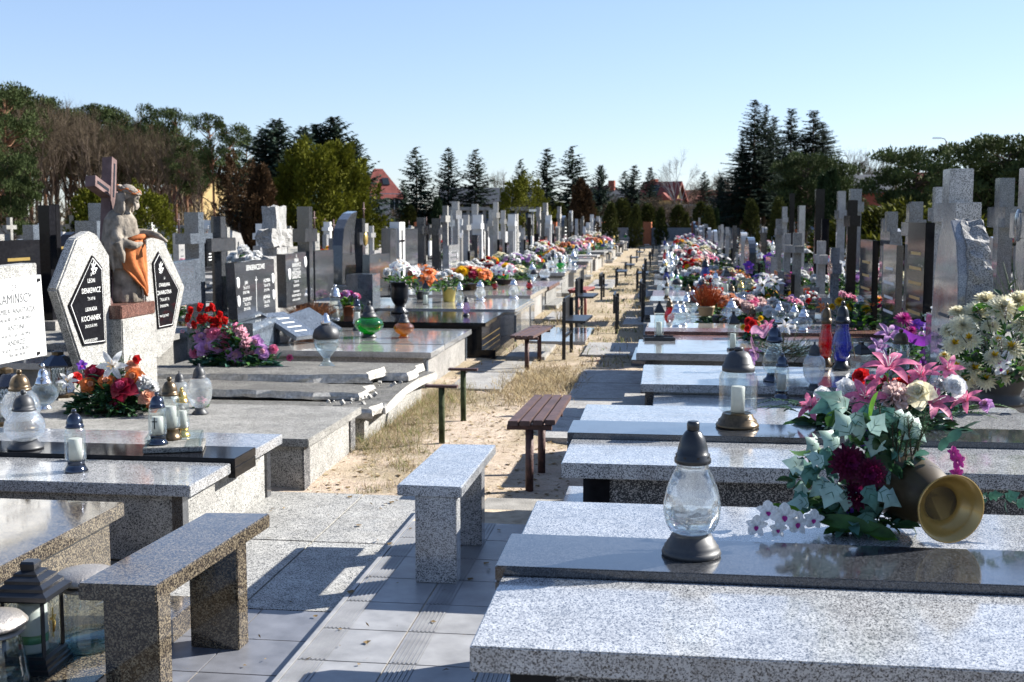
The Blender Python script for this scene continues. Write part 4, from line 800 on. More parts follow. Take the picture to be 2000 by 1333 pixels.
for px, py, d, lb, wd in ((1470, 195, 70, 'tallest spruce with bare lower trunk right of centre', 1.15), (1492, 205, 71, 'tall spruce crowding the tallest one', .8), (1541, 212, 76, 'paler tall spruce in the middle of its group', 1.25), (1584, 215, 74, 'dark pointed tall spruce at the right of its group', 1.5), (1602, 238, 75, 'shorter tall spruce at the far right of its group', 1.3), (1508, 228, 73, 'tall spruce between the two peaks of the group', 1.1), (1447, 255, 70, 'shorter ragged spruce left of the tallest one', .8)):
    tree('tallspruce', px, py, d, 13, lb, 'spruce', None, 'spruce_tree', wide=wd)
for px, py, d, lb, wd in ((1575, 290, 55, 'spreading dark pine below the tall spruces', .6), (1625, 308, 58, 'low dark pine behind the column thujas', .7), (1790, 275, 52, 'rounded dark pine left of the lamp post', .75), (1965, 252, 45, 'large dark pine at the right edge', .85), (1905, 325, 50, 'dark pine filling the gap at the right', .6), (1860, 335, 56, 'low pine behind the large granite cross', .6), (2040, 262, 44, 'dark pine cut by the right edge', .8)):
    tree('lowpine', px, py, d, 8.2, lb, 'pine', None, 'pine_tree', wide=wd)
tree('thuja_col', 1622, 320, 42, 4, 'tall column thuja right of the black stele', 'thuja', None, 'thuja_tree', wide=.85); tree('thuja_col', 1607, 330, 43, 4, 'dark column thuja left half of a pair', 'thuja', None, 'thuja_tree', wide=.85)
for i, px in enumerate(range(700, 1700, 13)):
    if abs(px-748) < 40: continue
    top = 392 if px < 1150 else 384 if px < 1500 else 372
    tree('barew', px+r5.uniform(-5, 5), top+r5.uniform(-14, 22), r5.uniform(84, 98), 6.6, 'low bare shrub in the hedge line closing the graveyard', 'shrub', 'bare shrubs of the hedge line', 'bare_shrub', wide=1.3)
for i, (px, py) in enumerate(((800, 398), (845, 405), (905, 400), (1000, 398), (1090, 392), (1150, 388), (1215, 385), (1265, 395), (1325, 398), (1370, 392), (1430, 388), (1500, 380), (1545, 376))):
    tree('thuja_dark', px, py, r5.uniform(76, 84), 3.5, 'round dark evergreen shrub, %s along the hedge line' % ordn(i), 'shrub', None, 'evergreen_shrub', wide=1.5)
# low spreading juniper on the right
g = MB(); rj = random.Random(4)
for i in range(11000):
    a = rj.random()*6.283; q = rj.random()**.5; R = 2.1*q; z = .55+.75*(1-q*q*.8)+noise.noise(Vector((math.cos(a)*R*1.5, math.sin(a)*R*1.5, 2)))*.45; o = Vector((math.cos(a), math.sin(a), 0)); z *= rj.random()**.25
    tri(g, Vector((o.x*R, o.y*R, z+.35)), (o*.9+Vector((0, 0, rj.uniform(.1, .8)))+rv(rj)*.4).normalized(), rv(rj), rj.uniform(.07, .22), M['thuja_olive' if rj.random() < .5 else 'thuja_gold'], .25)
jr = ray(1768, 430); JU = thing('juniper_bush', 'low spreading green juniper between column thujas and granite cross', 'juniper', (jr.x*29, jr.y*29, 0)); g.build('crown', JU); g = MB(); g.tube([(0, 0, -.1), (0, 0, .9)], [.09, .05], M['bark']); g.build('trunk', JU); JU.scale = (1.05, 1.05, 1.12)
# ---- buildings
M['plaster_w'] = plain('white_plaster', (.50, .49, .47), .9, 0, .08, 2); M['plaster_y'] = plain('ochre_plaster', (.58, .42, .2), .9, 0, .1, 2); M['brick'] = plain('red_brick_wall', (.26, .085, .06), .9, 0, .2, 6, .3); M['plaster_g'] = plain('grey_plaster', (.33, .32, .31), .9, 0, .12, 2)
M['roof_red'] = plain('red_roof_tiles', (.20, .06, .05), .7, 0, .25, 3, .4, 12); M['roof_brown'] = plain('brown_roof_tiles', (.17, .075, .055), .8, 0, .25, 3, .4, 12); M['roof_grey'] = plain('grey_roof', (.10, .105, .115), .8, 0, .15, 2); M['pane'] = plain('dark_window_pane', (.02, .025, .03), .06); M['roof_dark'] = plain('dark_roof', (.045, .05, .06), .7, 0, .15, 2)
def house(label, px, dist, w_, d_, hw, hr, wall, roof, rot=0, gable='y', windows=(), chimneys=(), skylights=(), z0=0, name='house', cat='house', ov=.35, dormer=None):
    r = ray(px, 430); x, y = r.x*dist, r.y*dist; o = thing(name, label, cat, (x, y, z0), math.atan2(-x, y)+R_(rot))
    g = MB(); g.box(-w_/2, w_/2, -d_/2, d_/2, -.3, hw, M[wall])
    if hr > 0:
        if gable == 'y': g.prism([(-w_/2, hw), (w_/2, hw), (0, hw+hr)], 'y', -d_/2, d_/2, M[wall])      # gable end towards viewer
        elif gable == 'x': g.prism([(-d_/2, hw), (d_/2, hw), (0, hw+hr)], 'x', -w_/2, w_/2, M[wall])
    g.build('wall', o)
    g = MB(); t = .18
    if gable == 'hip':
        e = ov; zz = hw-e*hr/(w_/2); a = [(-w_/2-e, -d_/2-e, zz), (w_/2+e, -d_/2-e, zz), (w_/2+e, d_/2+e, zz), (-w_/2-e, d_/2+e, zz), (-w_*.12, 0, hw+hr), (w_*.12, 0, hw+hr)]
        g.add(a, [(0, 1, 5, 4), (1, 2, 5), (2, 3, 4, 5), (3, 0, 4), (3, 2, 1, 0)], M[roof]); k_ = MB(); k_.obox(Matrix.Translation((w_*.12, -d_*.27, hw+hr*.48)) @ Matrix.Rotation(math.atan2(hr, d_/2), 4, 'X'), .6, .8, .08, M['pane']); g.join(k_)
    elif hr > 0:
        W2 = (w_ if gable == 'y' else d_)/2; sl_ = hr/W2; e = ov
        for s in (-1, 1):
            poly = [(s*(W2+e), hw-e*sl_+.02), (0, hw+hr+.02), (0, hw+hr+t+.05), (s*(W2+e), hw-e*sl_+t)]
            if s > 0: poly = poly[::-1]
            L2 = (d_ if gable == 'y' else w_)/2+ov; g.prism(poly, gable, -L2, L2, M[roof])
    else: g.box(-w_/2-ov, w_/2+ov, -d_/2-ov, d_/2+ov, hw, hw+.25, M[roof])
    rf = g.build('roof', o)
    for cx, cy, ch in chimneys: g = MB(); g.box(cx-.3, cx+.3, cy-.3, cy+.3, hw, hw+hr+ch, M['brick']); g.build('chimney', rf)
    for (sx, q) in skylights:
        g = MB()
        if gable == 'x': yy = -d_/2*(1-q); zz = hw+hr*q+t+.06; g.obox(Matrix.Translation((sx, yy, zz)) @ Matrix.Rotation(math.atan2(hr, d_/2), 4, 'X'), 1.0, 1.3, .1, M['pane'])
        g.build('skylight', rf)
    for wx, wz, ww, wh in windows:
        g = MB(); g.box(wx-ww/2-.08, wx+ww/2+.08, -d_/2-.05, -d_/2-.003, wz-wh/2-.08, wz+wh/2+.08, M['marble']); f_ = g.build('window', o)
        g = MB(); g.box(wx-ww/2, wx-.03, -d_/2-.058, -d_/2-.052, wz-wh/2, wz+wh/2, M['pane']); g.box(wx+.03, wx+ww/2, -d_/2-.058, -d_/2-.052, wz-wh/2, wz+wh/2, M['pane']); g.build('pane', f_)
    if dormer:
        dx, q = dormer; yy = -d_/2*(1-q)-.3; zz = hw+hr*q; g = MB(); g.box(dx-.6, dx+.6, yy, yy+2, zz-.6, zz+.6, M['plaster_y']); g.prism([(dx-.8, zz+.5), (dx+.8, zz+.5), (dx, zz+1.2)], 'y', yy-.3, yy+3.2, M[roof]); g.build('dormer', rf)
    return o
house('white house with steep red hipped roof and skylights left of the spruces', 740, 105, 3.2, 4, 3.9, 2.2, 'plaster_w', 'roof_red', 14, 'hip', [(.9, 2.9, .8, 1.0), (-.9, 3.0, .7, .8), (.9, 1.2, .8, 1.0)], [], [])
house('house with red roof half hidden in the wood', 385, 120, 6, 7, 3.2, 2.8, 'plaster_y', 'roof_red', 35, 'y', [(.8, 2.3, 1, 1.2)])
house('house with bright red tiled roof and yellow dormer left of the birch', 1293, 110, 3.4, 4, 2.0, 2.9, 'plaster_y', 'roof_red', -28, 'x', [(1.2, 1.3, 1, 1.1), (-1.2, 1.3, 1, 1.1)], [(-1.2, .6, .5)], [(-.6, .7)], dormer=(1.1, .3))
house('brown roofed house left of the grey roof', 1175, 120, 5, 6, 2.6, 2.2, 'plaster_g', 'roof_brown', 20, 'y', [(0, 2, 1, 1)], [(3.2, 0, .2)])
house('grey roofed house with an orange chimney', 1212, 115, 5, 7, 2.4, 1.9, 'plaster_w', 'roof_grey', -10, 'x', [(0, 1.5, 1, 1)], [(-.9, 0, 1.1)])
house('long brick building behind the birch', 1352, 125, 5, 6, 3.2, 1.3, 'brick', 'roof_brown', 0, 'x', [(-2, 2.3, 1, 1), (2, 2.3, 1, 1)])
house('low grey roofed shed at the end of the path', 1350, 95, 3.6, 5, 1.1, 1.5, 'plaster_g', 'roof_grey', 5, 'x', [(0, .8, 1.2, .5)], name='shed', cat='shed')
house('pale flat roofed block left of the tall spruces', 1440, 115, 6, 7, 3.9, 0, 'plaster_w', 'roof_brown', 0, 'x', [(-2.2, 3, .8, 1.1), (-.7, 3, .8, 1.1), (.8, 3, .8, 1.1), (2.2, 3, .8, 1.1)], name='block', cat='building')
house('brown roofed house below the tall spruces', 1497, 105, 5, 6, 2.6, 1.8, 'plaster_y', 'roof_brown', 8, 'x', [(-2, 2, 1, 1.1), (1, 2, 1, 1.1)])
house('red brick building with grey roof right of the column thujas', 1682, 75, 3.4, 6, 3.3, .9, 'brick', 'roof_grey', -4, 'x', [], name='brick_building', cat='building')
house('small brick garage with grey roof', 1700, 60, 2.4, 4, 1.35, .7, 'brick', 'roof_grey', 0, 'x', [(0, .7, 1.6, .7)], name='garage', cat='garage')
house('red roofed house glimpsed behind the right hand pines', 1905, 85, 8, 7, 2.6, 2.2, 'plaster_w', 'roof_red', 5, 'x', [(-1, 1.5, 1, 1)])
house('dark roofed low hall behind the spruces', 965, 105, 9, 8, 2.9, 1.3, 'plaster_g', 'roof_dark', 5, 'x', [], name='hall', cat='building')
# pillared shelter and fence piers
r = ray(935, 430); o = thing('pillared_shelter', 'long low shelter with a flat roof and blue glazed bays', 'shelter', (r.x*72, r.y*72, 0), math.atan2(-r.x, r.y))
g = MB(); g.box(-1.8, 4.3, -1.5, 1.5, 2.15, 2.35, M['concrete']); g.build('roof', o)
for k in range(7): g = MB(); g.box(-1.7+k*.97, -1.5+k*.97, -1.4, -1.2, -.1, 2.14, M['concrete']); g.build('pillar', o)
M['blue_glazing'] = plain('blue_glazing', (.05, .10, .2), .1); g = MB(); g.box(-1.6, 4.2, -.9, -.8, .2, 2.0, M['blue_glazing']); g.build('glazing', o)
o = thing('cemetery_wall', 'low pale concrete wall closing the graveyard on the left', 'wall', (-24, 49, 0), R_(-3)); g = MB()
for k in range(12): g.box(-16+k*1.9, -16+k*1.9+1.84, -.06, .06, -.1, 1.30+.0*k, M['concrete'])
g.build('panel', o, .01); g = MB(); g.box(-16, 6.8, -.09, .09, 1.302, 1.36, M['concrete']); g.build('coping', o)
o = thing('cemetery_fence', 'grey mesh fence with red brick piers beyond the far graves', 'fence', (-16, 76, 0), R_(-7)); M['mesh_grey'] = plain('grey_fence_mesh', (.24, .25, .26), .6, .3)
g = MB(); g.box(-2, 34, -.02, .02, 0, 1.1, M['mesh_grey']); g.build('mesh_panel', o)
for k in range(13): g = MB(); g.box(k*3-.25, k*3+.25, -.25, .25, -.1, 1.45, M['terracotta']); g.build('pier', o)
o = thing('street_lamp', 'tall street lamp with a single arm above the right hand pines', 'street lamp', (ray(1843, 430)*60).to_tuple()[:2]+(0,))
zt = EYE+(430-278)/2300*60; g = MB(); g.tube([(0, 0, 0), (0, 0, zt)], [.09, .05], M['concrete'], 8); g.build('pole', o); g = MB(); g.tube([(0, 0, zt-.05), (-.1, 0, zt+.12), (-.3, 0, zt+.16)], .025, M['concrete'], 6); g.build('arm', o); g = MB(); g.obox(Matrix.Translation((-.48, 0, zt+.16)), .42, .14, .08, M['cap_silver']); g.build('lamp_head', o, .02)
for px, d, h in ((1041, 60, 2.0), (1158, 90, 4.2)):
    o = thing('lamp_post', 'thin pole between the graves and the spruces at %s' % ('the olive bush' if px < 1100 else 'the brown roofed house'), 'lamp post', (ray(px, 430)*d).to_tuple()[:2]+(0,)); g = MB(); g.tube([(0, 0, 0), (0, 0, h)], .05, M['concrete'], 6); g.build('pole', o); g = MB(); g.box(-.2, .2, -.1, .1, h, h+.12, M['cap_silver']); g.build('lamp_head', o)
# ---------------------------------------------------------------- graveside lanterns
def dome(r, h, n=7, r1=.18): return [(r*(r1+(1-r1)*math.cos(i/n*math.pi/2)), h*math.sin(i/n*math.pi/2)) for i in range(n+1)]
def lantern_parts(kind):
    # returns [(part name, MB)], height about 1 unit, standing at z = 0
    P_ = []
    def L_(name, prof, mat, n=22, **k): g = MB(); g.lathe(prof, M[mat], n, **k); P_.append((name, g)); return g
    rib = lambda a, n: (lambda t, z: 1+a*math.cos(n*t))
    def swirl(a, n, tw): return lambda t, z: 1+a*math.cos(n*t+tw*z)
    def candle(r, z0, z1, lab=None):
        g = MB(); g.lathe([(r, z0), (r, z1), (r*.9, z1+.01)], M['wax'], 16); P_.append(('candle', g))
    if kind == 'pear':          # big pear shaped cut glass lantern, black cap
        L_('base', [(.215, 0), (.22, .02), (.21, .045), (.20, .05), (.20, .07), (.185, .085), (.18, .10), (.165, .115), (.15, .15), (.12, .165)], 'cap_matt', 36)
        L_('glass_bulb', [(.115, .165), (.165, .19), (.195, .25), (.213, .33), (.212, .40), (.19, .50), (.155, .58), (.125, .64), (.115, .69), (.122, .70)], 'glass_cut', 40, rip=rib(.012, 10))
        g = L_('cap', [(.13, .69), (.135, .70), (.135, .725), (.125, .735), (.128, .755), (.115, .765), (.105, .82), (.085, .88), (.06, .92), (.045, .935)], 'cap_black', 36)
        g.lathe([(.044, .935), (.046, .94), (.046, .985), (.038, 1.0), (.02, 1.0)], M['cap_black'], 20)
        for k in range(8): a = k*.785; g.obox(Matrix.Translation((.122*math.cos(a), .122*math.sin(a), .745)) @ Matrix.Rotation(a, 4, 'Z'), .012, .02, .012, M['blackmetal'])
    elif kind == 'square':      # square jar with round relief, dome cap, bronze base
        L_('base', [(.26, 0), (.27, .02), (.255, .05), (.24, .06), (.235, .09), (.20, .12), (.19, .16), (.17, .18)], 'cap_bronze', 32)
        L_('glass_jar', [(.16, .18), (.205, .20), (.215, .23), (.215, .60), (.20, .66), (.185, .68), (.185, .70)], 'glass', 40, sq=7, ph=math.pi/4*0)
        candle(.085, .19, .50)
        g = L_('cap', [(.195, .70), (.20, .71), (.20, .77), (.185, .775), (.185, .80), (.175, .81), (.155, .88), (.11, .935), (.06, .955)], 'cap_matt', 32); g.lathe([(.055, .955), (.055, .995), (.04, 1), (.01, 1)], M['cap_matt'], 12)
    elif kind in ('globe', 'globe_bronze'):
        c = 'cap_matt' if kind == 'globe' else 'cap_bronze'
        L_('base', [(.27, 0), (.28, .03), (.25, .05), (.24, .08), (.20, .10), (.18, .15)], c, 28)
        L_('glass_globe', [(.17, .15), (.25, .19), (.31, .28), (.32, .38), (.30, .48), (.24, .58), (.18, .64), (.175, .66)], 'glass_crackle', 32)
        L_('cap', [(.18, .65), (.185, .66), (.175, .70)]+[(r_, .70+z) for r_, z in dome(.165, .22)]+[(.04, .93), (.045, .96), (.03, 1)], c, 28)
    elif kind in ('tall', 'tall_gold', 'tall_bronze', 'tall_cross'):
        c = {'tall': 'chrome', 'tall_gold': 'cap_gold', 'tall_bronze': 'cap_bronze', 'tall_cross': 'chrome'}[kind]
        L_('base', [(.17, 0), (.175, .02), (.15, .06), (.13, .10), (.125, .16), (.14, .18)], c, 24, rip=rib(.03, 8))
        L_('glass_jar', [(.13, .18), (.155, .21), (.155, .62), (.14, .68), (.12, .70)], 'glass', 28, rip=rib(.012, 12)); candle(.095, .2, .52)
        g = L_('cap', [(.13, .70), (.14, .715), (.13, .74)]+[(r_, .74+z) for r_, z in dome(.125, .19)]+[(.035, .94), (.04, .97), (.025, 1)], c, 24, rip=rib(.015, 8))
        if kind == 'tall_cross': g = MB(); g.box(-.158, .158, -.167, -.160, .0, .0, M['black']) if 0 else None; g.box(-.008, .008, -.168, -.158, .32, .54, M['black']); g.box(-.045, .045, -.168, -.158, .45, .468, M['black']); P_.append(('black_cross', g))
    elif kind == 'ribbed':      # bulbous ribbed glass on a small dark foot
        L_('base', [(.15, 0), (.155, .02), (.10, .08), (.08, .13)], 'cap_matt', 20); L_('glass_vase', [(.08, .13), (.15, .18), (.215, .32), (.235, .48), (.22, .62), (.17, .70), (.12, .73)], 'glass_white', 40, rip=rib(.03, 18))
        L_('cap', [(.13, .72), (.13, .74)]+[(r_, .74+z) for r_, z in dome(.12, .2)]+[(.02, 1)], 'cap_matt', 20)
    elif kind in ('squat_green', 'squat_amber', 'squat_silver', 'squat_clear'):
        gm, c = {'squat_green': ('glass_green', 'cap_matt'), 'squat_amber': ('glass_amber', 'cap_matt'), 'squat_silver': ('glass_irid', 'cap_silver'), 'squat_clear': ('glass', 'cap_silver')}[kind]
        L_('base', [(.2, 0), (.2, .03), (.16, .07), (.15, .1)], gm if kind == 'squat_amber' else c, 24)
        L_('glass_bowl', [(.14, .1), (.26, .17), (.36, .27), (.38, .36), (.34, .46), (.24, .53), (.19, .56)], gm, 48, rip=swirl(.02, 16, 14)); L_('cap', [(.22, .55), (.225, .58), (.19, .62), (.17, .68)]+[(r_, .68+z) for r_, z in dome(.15, .2)]+[(.05, .9), (.055, .95), (.03, 1)], c, 24, rip=rib(.02, 12))
    elif kind == 'goblet':      # iridescent goblet with dark knobbly cap
        L_('base', [(.17, 0), (.175, .02), (.14, .05), (.10, .09), (.065, .14), (.06, .18)], 'glass_irid', 24); L_('glass_bowl', [(.06, .18), (.12, .26), (.2, .36), (.225, .46), (.22, .54)], 'glass_irid', 32)
        L_('cap', [(.225, .535), (.24, .56), (.235, .64), (.2, .72), (.13, .77), (.09, .79)], 'cap_matt', 28, rip=lambda t, z: 1+.04*math.sin(t*7+z*40)*math.sin(z*50)); L_('top', [(.085, .79), (.1, .83), (.07, .88), (.06, .93), (.02, 1)], 'cap_silver', 20)
    elif kind == 'rect_black':  # rectangular glass with black pagoda roof
        L_('base', [(.2, 0), (.2, .05), (.15, .07)], 'cap_black', 4, ph=math.pi/4); L_('glass_pane', [(.16, .07), (.18, .12), (.19, .5), (.17, .68)], 'glass_plain', 4, ph=math.pi/4); candle(.085, .08, .42)
        L_('roof', [(.22, .68), (.23, .71), (.15, .80), (.12, .86), (.05, .93), (.05, 1), (.02, 1)], 'cap_black', 4, ph=math.pi/4)
    elif kind in ('bottle_red', 'bottle_blue', 'bottle_lilac', 'bottle_clear', 'bottle_chrome', 'bottle_white'):
        gm, c = {'bottle_red': ('glass_red', 'cap_bronze'), 'bottle_blue': ('glass_blue', 'cap_black'), 'bottle_lilac': ('glass_lilac', 'cap_matt'), 'bottle_clear': ('glass', 'cap_silver'), 'bottle_chrome': ('glass_plain', 'chrome'), 'bottle_white': ('glass_white', 'cap_silver')}[kind]
        L_('base', [(.17, 0), (.175, .03), (.13, .07), (.11, .13)], c, 22); candle(.07, .15, .42) if 'clear' in kind or 'white' in kind else None; L_('glass_body', [(.11, .13), (.17, .22), (.19, .32), (.17, .45), (.125, .56), (.115, .65), (.12, .68)], gm, 30, rip=rib(.02, 10))
        L_('cap', [(.13, .67), (.14, .70), (.12, .75)]+[(r_, .75+z) for r_, z in dome(.115, .18)]+[(.035, .94), (.04, .97), (.02, 1)], c, 22)
    return P_
LK = ['pear', 'square', 'globe', 'globe_bronze', 'tall', 'tall_gold', 'tall_bronze', 'tall_cross', 'ribbed', 'squat_green', 'squat_amber', 'squat_silver', 'squat_clear', 'goblet', 'rect_black', 'bottle_red', 'bottle_blue', 'bottle_lilac', 'bottle_clear', 'bottle_chrome', 'bottle_white']
LM = {}; LW = {}
for k in LK:
    pp = lantern_parts(k); LM[k] = [(n, g.mesh(n)) for n, g in pp]; a = MB()
    for n, g in pp: a.join(g)
    LW[k] = a.mesh('grave_lantern')
def lantern(kind, loc, h, label, rz=0, wide=1.0, group=None):
    o = thing('grave_lantern', label, 'lantern', loc, rz, group); o.scale = (h*wide, h*wide, h)
    for n, me in LM[kind]: c = bpy.data.objects.new(n, me); COL.objects.link(c); c.parent = o
    return o
def lpx(kind, px, py, py_top, z, label, rz=0, wide=1.0):   # foot centre pixel, top pixel row
    p = W(px, py, z); q = WY(px, py_top, p.y); return lantern(kind, p, q.z-z, label, rz, wide)
# ---------------------------------------------------------------- flowers
def petal(g, Mx, L_, w_, cup, curl, mat, n=4, tip=.0, th=0):
    vs = []
    for i in range(n+1):
        t = i/n; ww = w_*(math.sin(math.pi*min(1, t*.78+.12))**.8)*(1 if t < 1 else max(tip, .05)); z = cup*L_*t-curl*L_*t*t; x = L_*(t-.25*abs(curl)*t*t)
        vs += [(x, -ww/2, z+ww*.18), (x, 0, z), (x, ww/2, z+ww*.18)]
    k = MB(); k.add(vs, [(i*3+j, i*3+j+1, i*3+j+4, i*3+j+3) for i in range(n) for j in (0, 1)], mat, True); g.join(k, Mx)
def Rz(a): return Matrix.Rotation(a, 4, 'Z')
def Ry(a): return Matrix.Rotation(a, 4, 'Y')
def rose(c, seed=0, c2=None):
    g = MB(); r = random.Random(seed); k = 0
    for ring, (n, L_, w_, tilt, z) in enumerate(((5, 1.0, 1.0, .18, -.12), (5, .88, .9, .48, -.05), (5, .72, .75, .8, .02), (5, .58, .6, 1.08, .06), (4, .46, .48, 1.3, .1), (3, .36, .36, 1.45, .14))):
        for i in range(n):
            a = 6.283*i/n+ring*.6+r.uniform(-.15, .15); petal(g, Matrix.Translation((0, 0, z)) @ Rz(a) @ Matrix.Translation((.06*(ring < 3), 0, 0)) @ Ry(-tilt), L_*r.uniform(.9, 1.05), w_, .1, .45-.12*ring+.1, M[c2 if c2 and ring > 2 else c])
    ell(g, (0, 0, .18), (.2, .2, .28), M[c2 or c], None, 8); return g
def mum(c, seed=0, c2=None, n=84, flat=.0, pw=.17):
    g = MB(); r = random.Random(seed)
    for i in range(n):
        t = i/n; tilt = -.1+1.45*t**1.1-flat*.4; petal(g, Matrix.Translation((0, 0, .15*t)) @ Rz(i*2.39996) @ Ry(-tilt), (1.0-.42*t)*r.uniform(.88, 1.08), pw, .05, .18, M[c2 if c2 and t > (.93 if seed == 5 else .8) else c], 3, .5)
    return g
def daisy(c, c2='yellow', n=34, seed=0):
    g = MB(); r = random.Random(seed)
    for i in range(n): petal(g, Rz(i*2.39996) @ Ry(-.12-.35*i/n), 1*r.uniform(.85, 1.05)*(1-.2*i/n), .2, .1, .12, M[c], 2, .5)
    ell(g, (0, 0, .1), (.24, .24, .12), M[c2], None, 8); return g
def lily(c, seed=0, c2='white', st=True):
    g = MB(); r = random.Random(seed)
    for i in range(6): petal(g, Rz(i*1.047) @ Matrix.Translation((.05, 0, 0)) @ Ry(-.75+.15*(i % 2)), 1.15*r.uniform(.92, 1.08), .42, .25, .75, M[c], 6, .02)
    if st:
        for i in range(6): a = i*1.047+.4; g.tube([(0, 0, .1), (.15*math.cos(a), .15*math.sin(a), .5), (.3*math.cos(a), .3*math.sin(a), .75)], [.012, .01, .02], M[c2], 4, False)
    return g
def carn(c, seed=0, n=90):
    g = MB(); r = random.Random(seed)
    for i in range(n): v = rv(r); v.z = abs(v.z); q = v.to_track_quat('X', 'Z').to_matrix().to_4x4(); petal(g, q @ Matrix.Rotation(r.random()*6, 4, 'X'), r.uniform(.75, 1.0), .42, .0, r.uniform(-.4, .4), M[c], 3, .9)
    return g
def tulip(c, seed=0):
    g = MB()
    for i in range(6): petal(g, Rz(i*1.047) @ Matrix.Translation((.22, 0, 0)) @ Ry(-1.35), 1.1, .62, .2, .1-.5*(i % 2)*.3, M[c], 4, .25)
    return g
def orchid(c, seed=0, c2='magenta'):
    g = MB()
    for i in range(5): petal(g, Rz(i*1.2566+.3) @ Ry(-.2), 1, .85 if i % 2 else .6, .1, .25, M[c], 4, .6)
    petal(g, Rz(-1.57) @ Ry(-.6), .5, .4, .1, .3, M[c2], 3, .5); return g
def leaf(g, Mx, L_, w_, mat, curl=.25, n=4): petal(g, Mx, L_, w_, .12, curl, M[mat], n, .05)
def ivy(g, Mx, s, mat, vein):
    pts = [(0, 0, 0), (.12, .38, .0), (.38, .30, -.02), (.45, .52, -.08), (.68, .26, -.03), (1.05, 0, -.1), (.68, -.26, -.03), (.45, -.52, -.08), (.38, -.30, -.02), (.12, -.38, 0), (.45, 0, .06)]
    ri = random.Random(int(s*1e5)+len(g.v)); fo = ri.uniform(-.45, .5); bd = ri.uniform(-.1, .45); sk = ri.uniform(.85, 1.1)
    B = lambda x, y, z: (x*s, y*s*sk, (z+fo*abs(y)-bd*x*x)*s)
    k = MB(); k.add([B(x, y, z) for x, y, z in pts], [(i, i+1, 10) for i in range(9)]+[(9, 0, 10)], M[mat], True)
    for t in ((1.0, 0, -.085), (.42, .46, -.055), (.42, -.46, -.055), (.62, .22, -.01), (.62, -.22, -.01)):
        b = Vector((.1, 0, .012)) if abs(t[1]) > .3 else Vector((.35 if t[1] else .0, 0, .05 if t[1] else .012)); e = Vector(t)*.93+Vector((0, 0, .022)); d = (e-b).cross(Vector((0, 0, 1))).normalized()*.014
        m_ = b.lerp(e, .45)+Vector((0, 0, .03)); k.add([B(*q) for q in (b-d, b+d, m_+d, m_-d, e)], [(0, 1, 2, 3), (3, 2, 4)], M[vein])
    g.join(k, Mx)
FL = {}
for k, f in dict(rose_crimson=lambda: rose('crimson', 1, 'rose'), rose_orange=lambda: rose('orange', 2, 'peach'), rose_peach=lambda: rose('peach', 3), rose_pink=lambda: rose('pink', 4), rose_lilac=lambda: rose('lilac', 5, 'palepink'), rose_cream=lambda: rose('cream', 6), rose_white=lambda: rose('white', 7), rose_deep=lambda: rose('rose', 8), rose_red=lambda: rose('red', 9),
                 lily_white=lambda: lily('white', 1, 'yellow'), lily_pink=lambda: lily('pink', 2), lily_orange=lambda: lily('orange', 3), lily_violet=lambda: lily('lilac', 4), mum_plum=lambda: mum('plum', 1, 'plum2', 80, 0, .3), mum_cream=lambda: mum('cream', 2, 'cream', 110, 0, .25), mum_cream2=lambda: mum('cream', 5, 'yellow', 100, .35, .22), mum_white=lambda: mum('white', 3), mum_yellow=lambda: mum('yellow', 4), mum_magenta=lambda: mum('magenta', 6), daisy_cream=lambda: daisy('cream'), carn_blush=lambda: carn('blush', 1), carn_palepink=lambda: carn('palepink', 2), carn_white=lambda: carn('white', 3),
                 tulip_red=lambda: tulip('red'), tulip_pink=lambda: tulip('palepink'), orchid_white=lambda: orchid('white'), orchid_lilac=lambda: orchid('lilac'), orchid_pink=lambda: orchid('magenta'), orchid_violet=lambda: orchid('violet')).items(): FL[k] = f()
FM = {k: g.mesh(k.split('_')[0]) for k, g in FL.items()}
FN = dict(rose='rose', lily='lily', mum='chrysanthemum', daisy='daisy', carn='carnation', tulip='tulip', orchid='orchid')
def flower(root, kind, p, s, up):
    o = bpy.data.objects.new(FN[kind.split('_')[0]], FM[kind]); COL.objects.link(o); o.parent = root; o.location = p
    o.rotation_mode = 'QUATERNION'; o.rotation_quaternion = Vector(up).normalized().to_track_quat('Z', 'Y'); o.scale = (s, s, s); return o
def orient(p, up, s=1): return Matrix.Translation(p) @ Vector(up).normalized().to_track_quat('Z', 'Y').to_matrix().to_4x4() @ Matrix.Diagonal((s, s, s, 1))
def foliage(g, r, n, ext, mats, L_=(.05, .09), h=.02, up=.5, kind='leaf', z0=0):
    for i in range(n):
        a = r.random()*6.283; q = r.random()**.6; p = Vector((math.cos(a)*ext[0]*q, math.sin(a)*ext[1]*q, z0+h*r.random()*(1.1-q)*2)); out = Vector((math.cos(a), math.sin(a), 0))
        d = (out+Vector((0, 0, up*r.uniform(-.3, 1.2)))+rv(r)*.4).normalized(); mx = Matrix.Translation(p) @ d.to_track_quat('X', 'Z').to_matrix().to_4x4() @ Matrix.Rotation(r.uniform(-.6, .6), 4, 'X'); l = r.uniform(*L_)
        if kind == 'ivy': ivy(g, mx, l, r.choice(mats), 'leaf_vein')
        else: leaf(g, mx, l, l*r.uniform(.35, .55), r.choice(mats), r.uniform(0, .5))
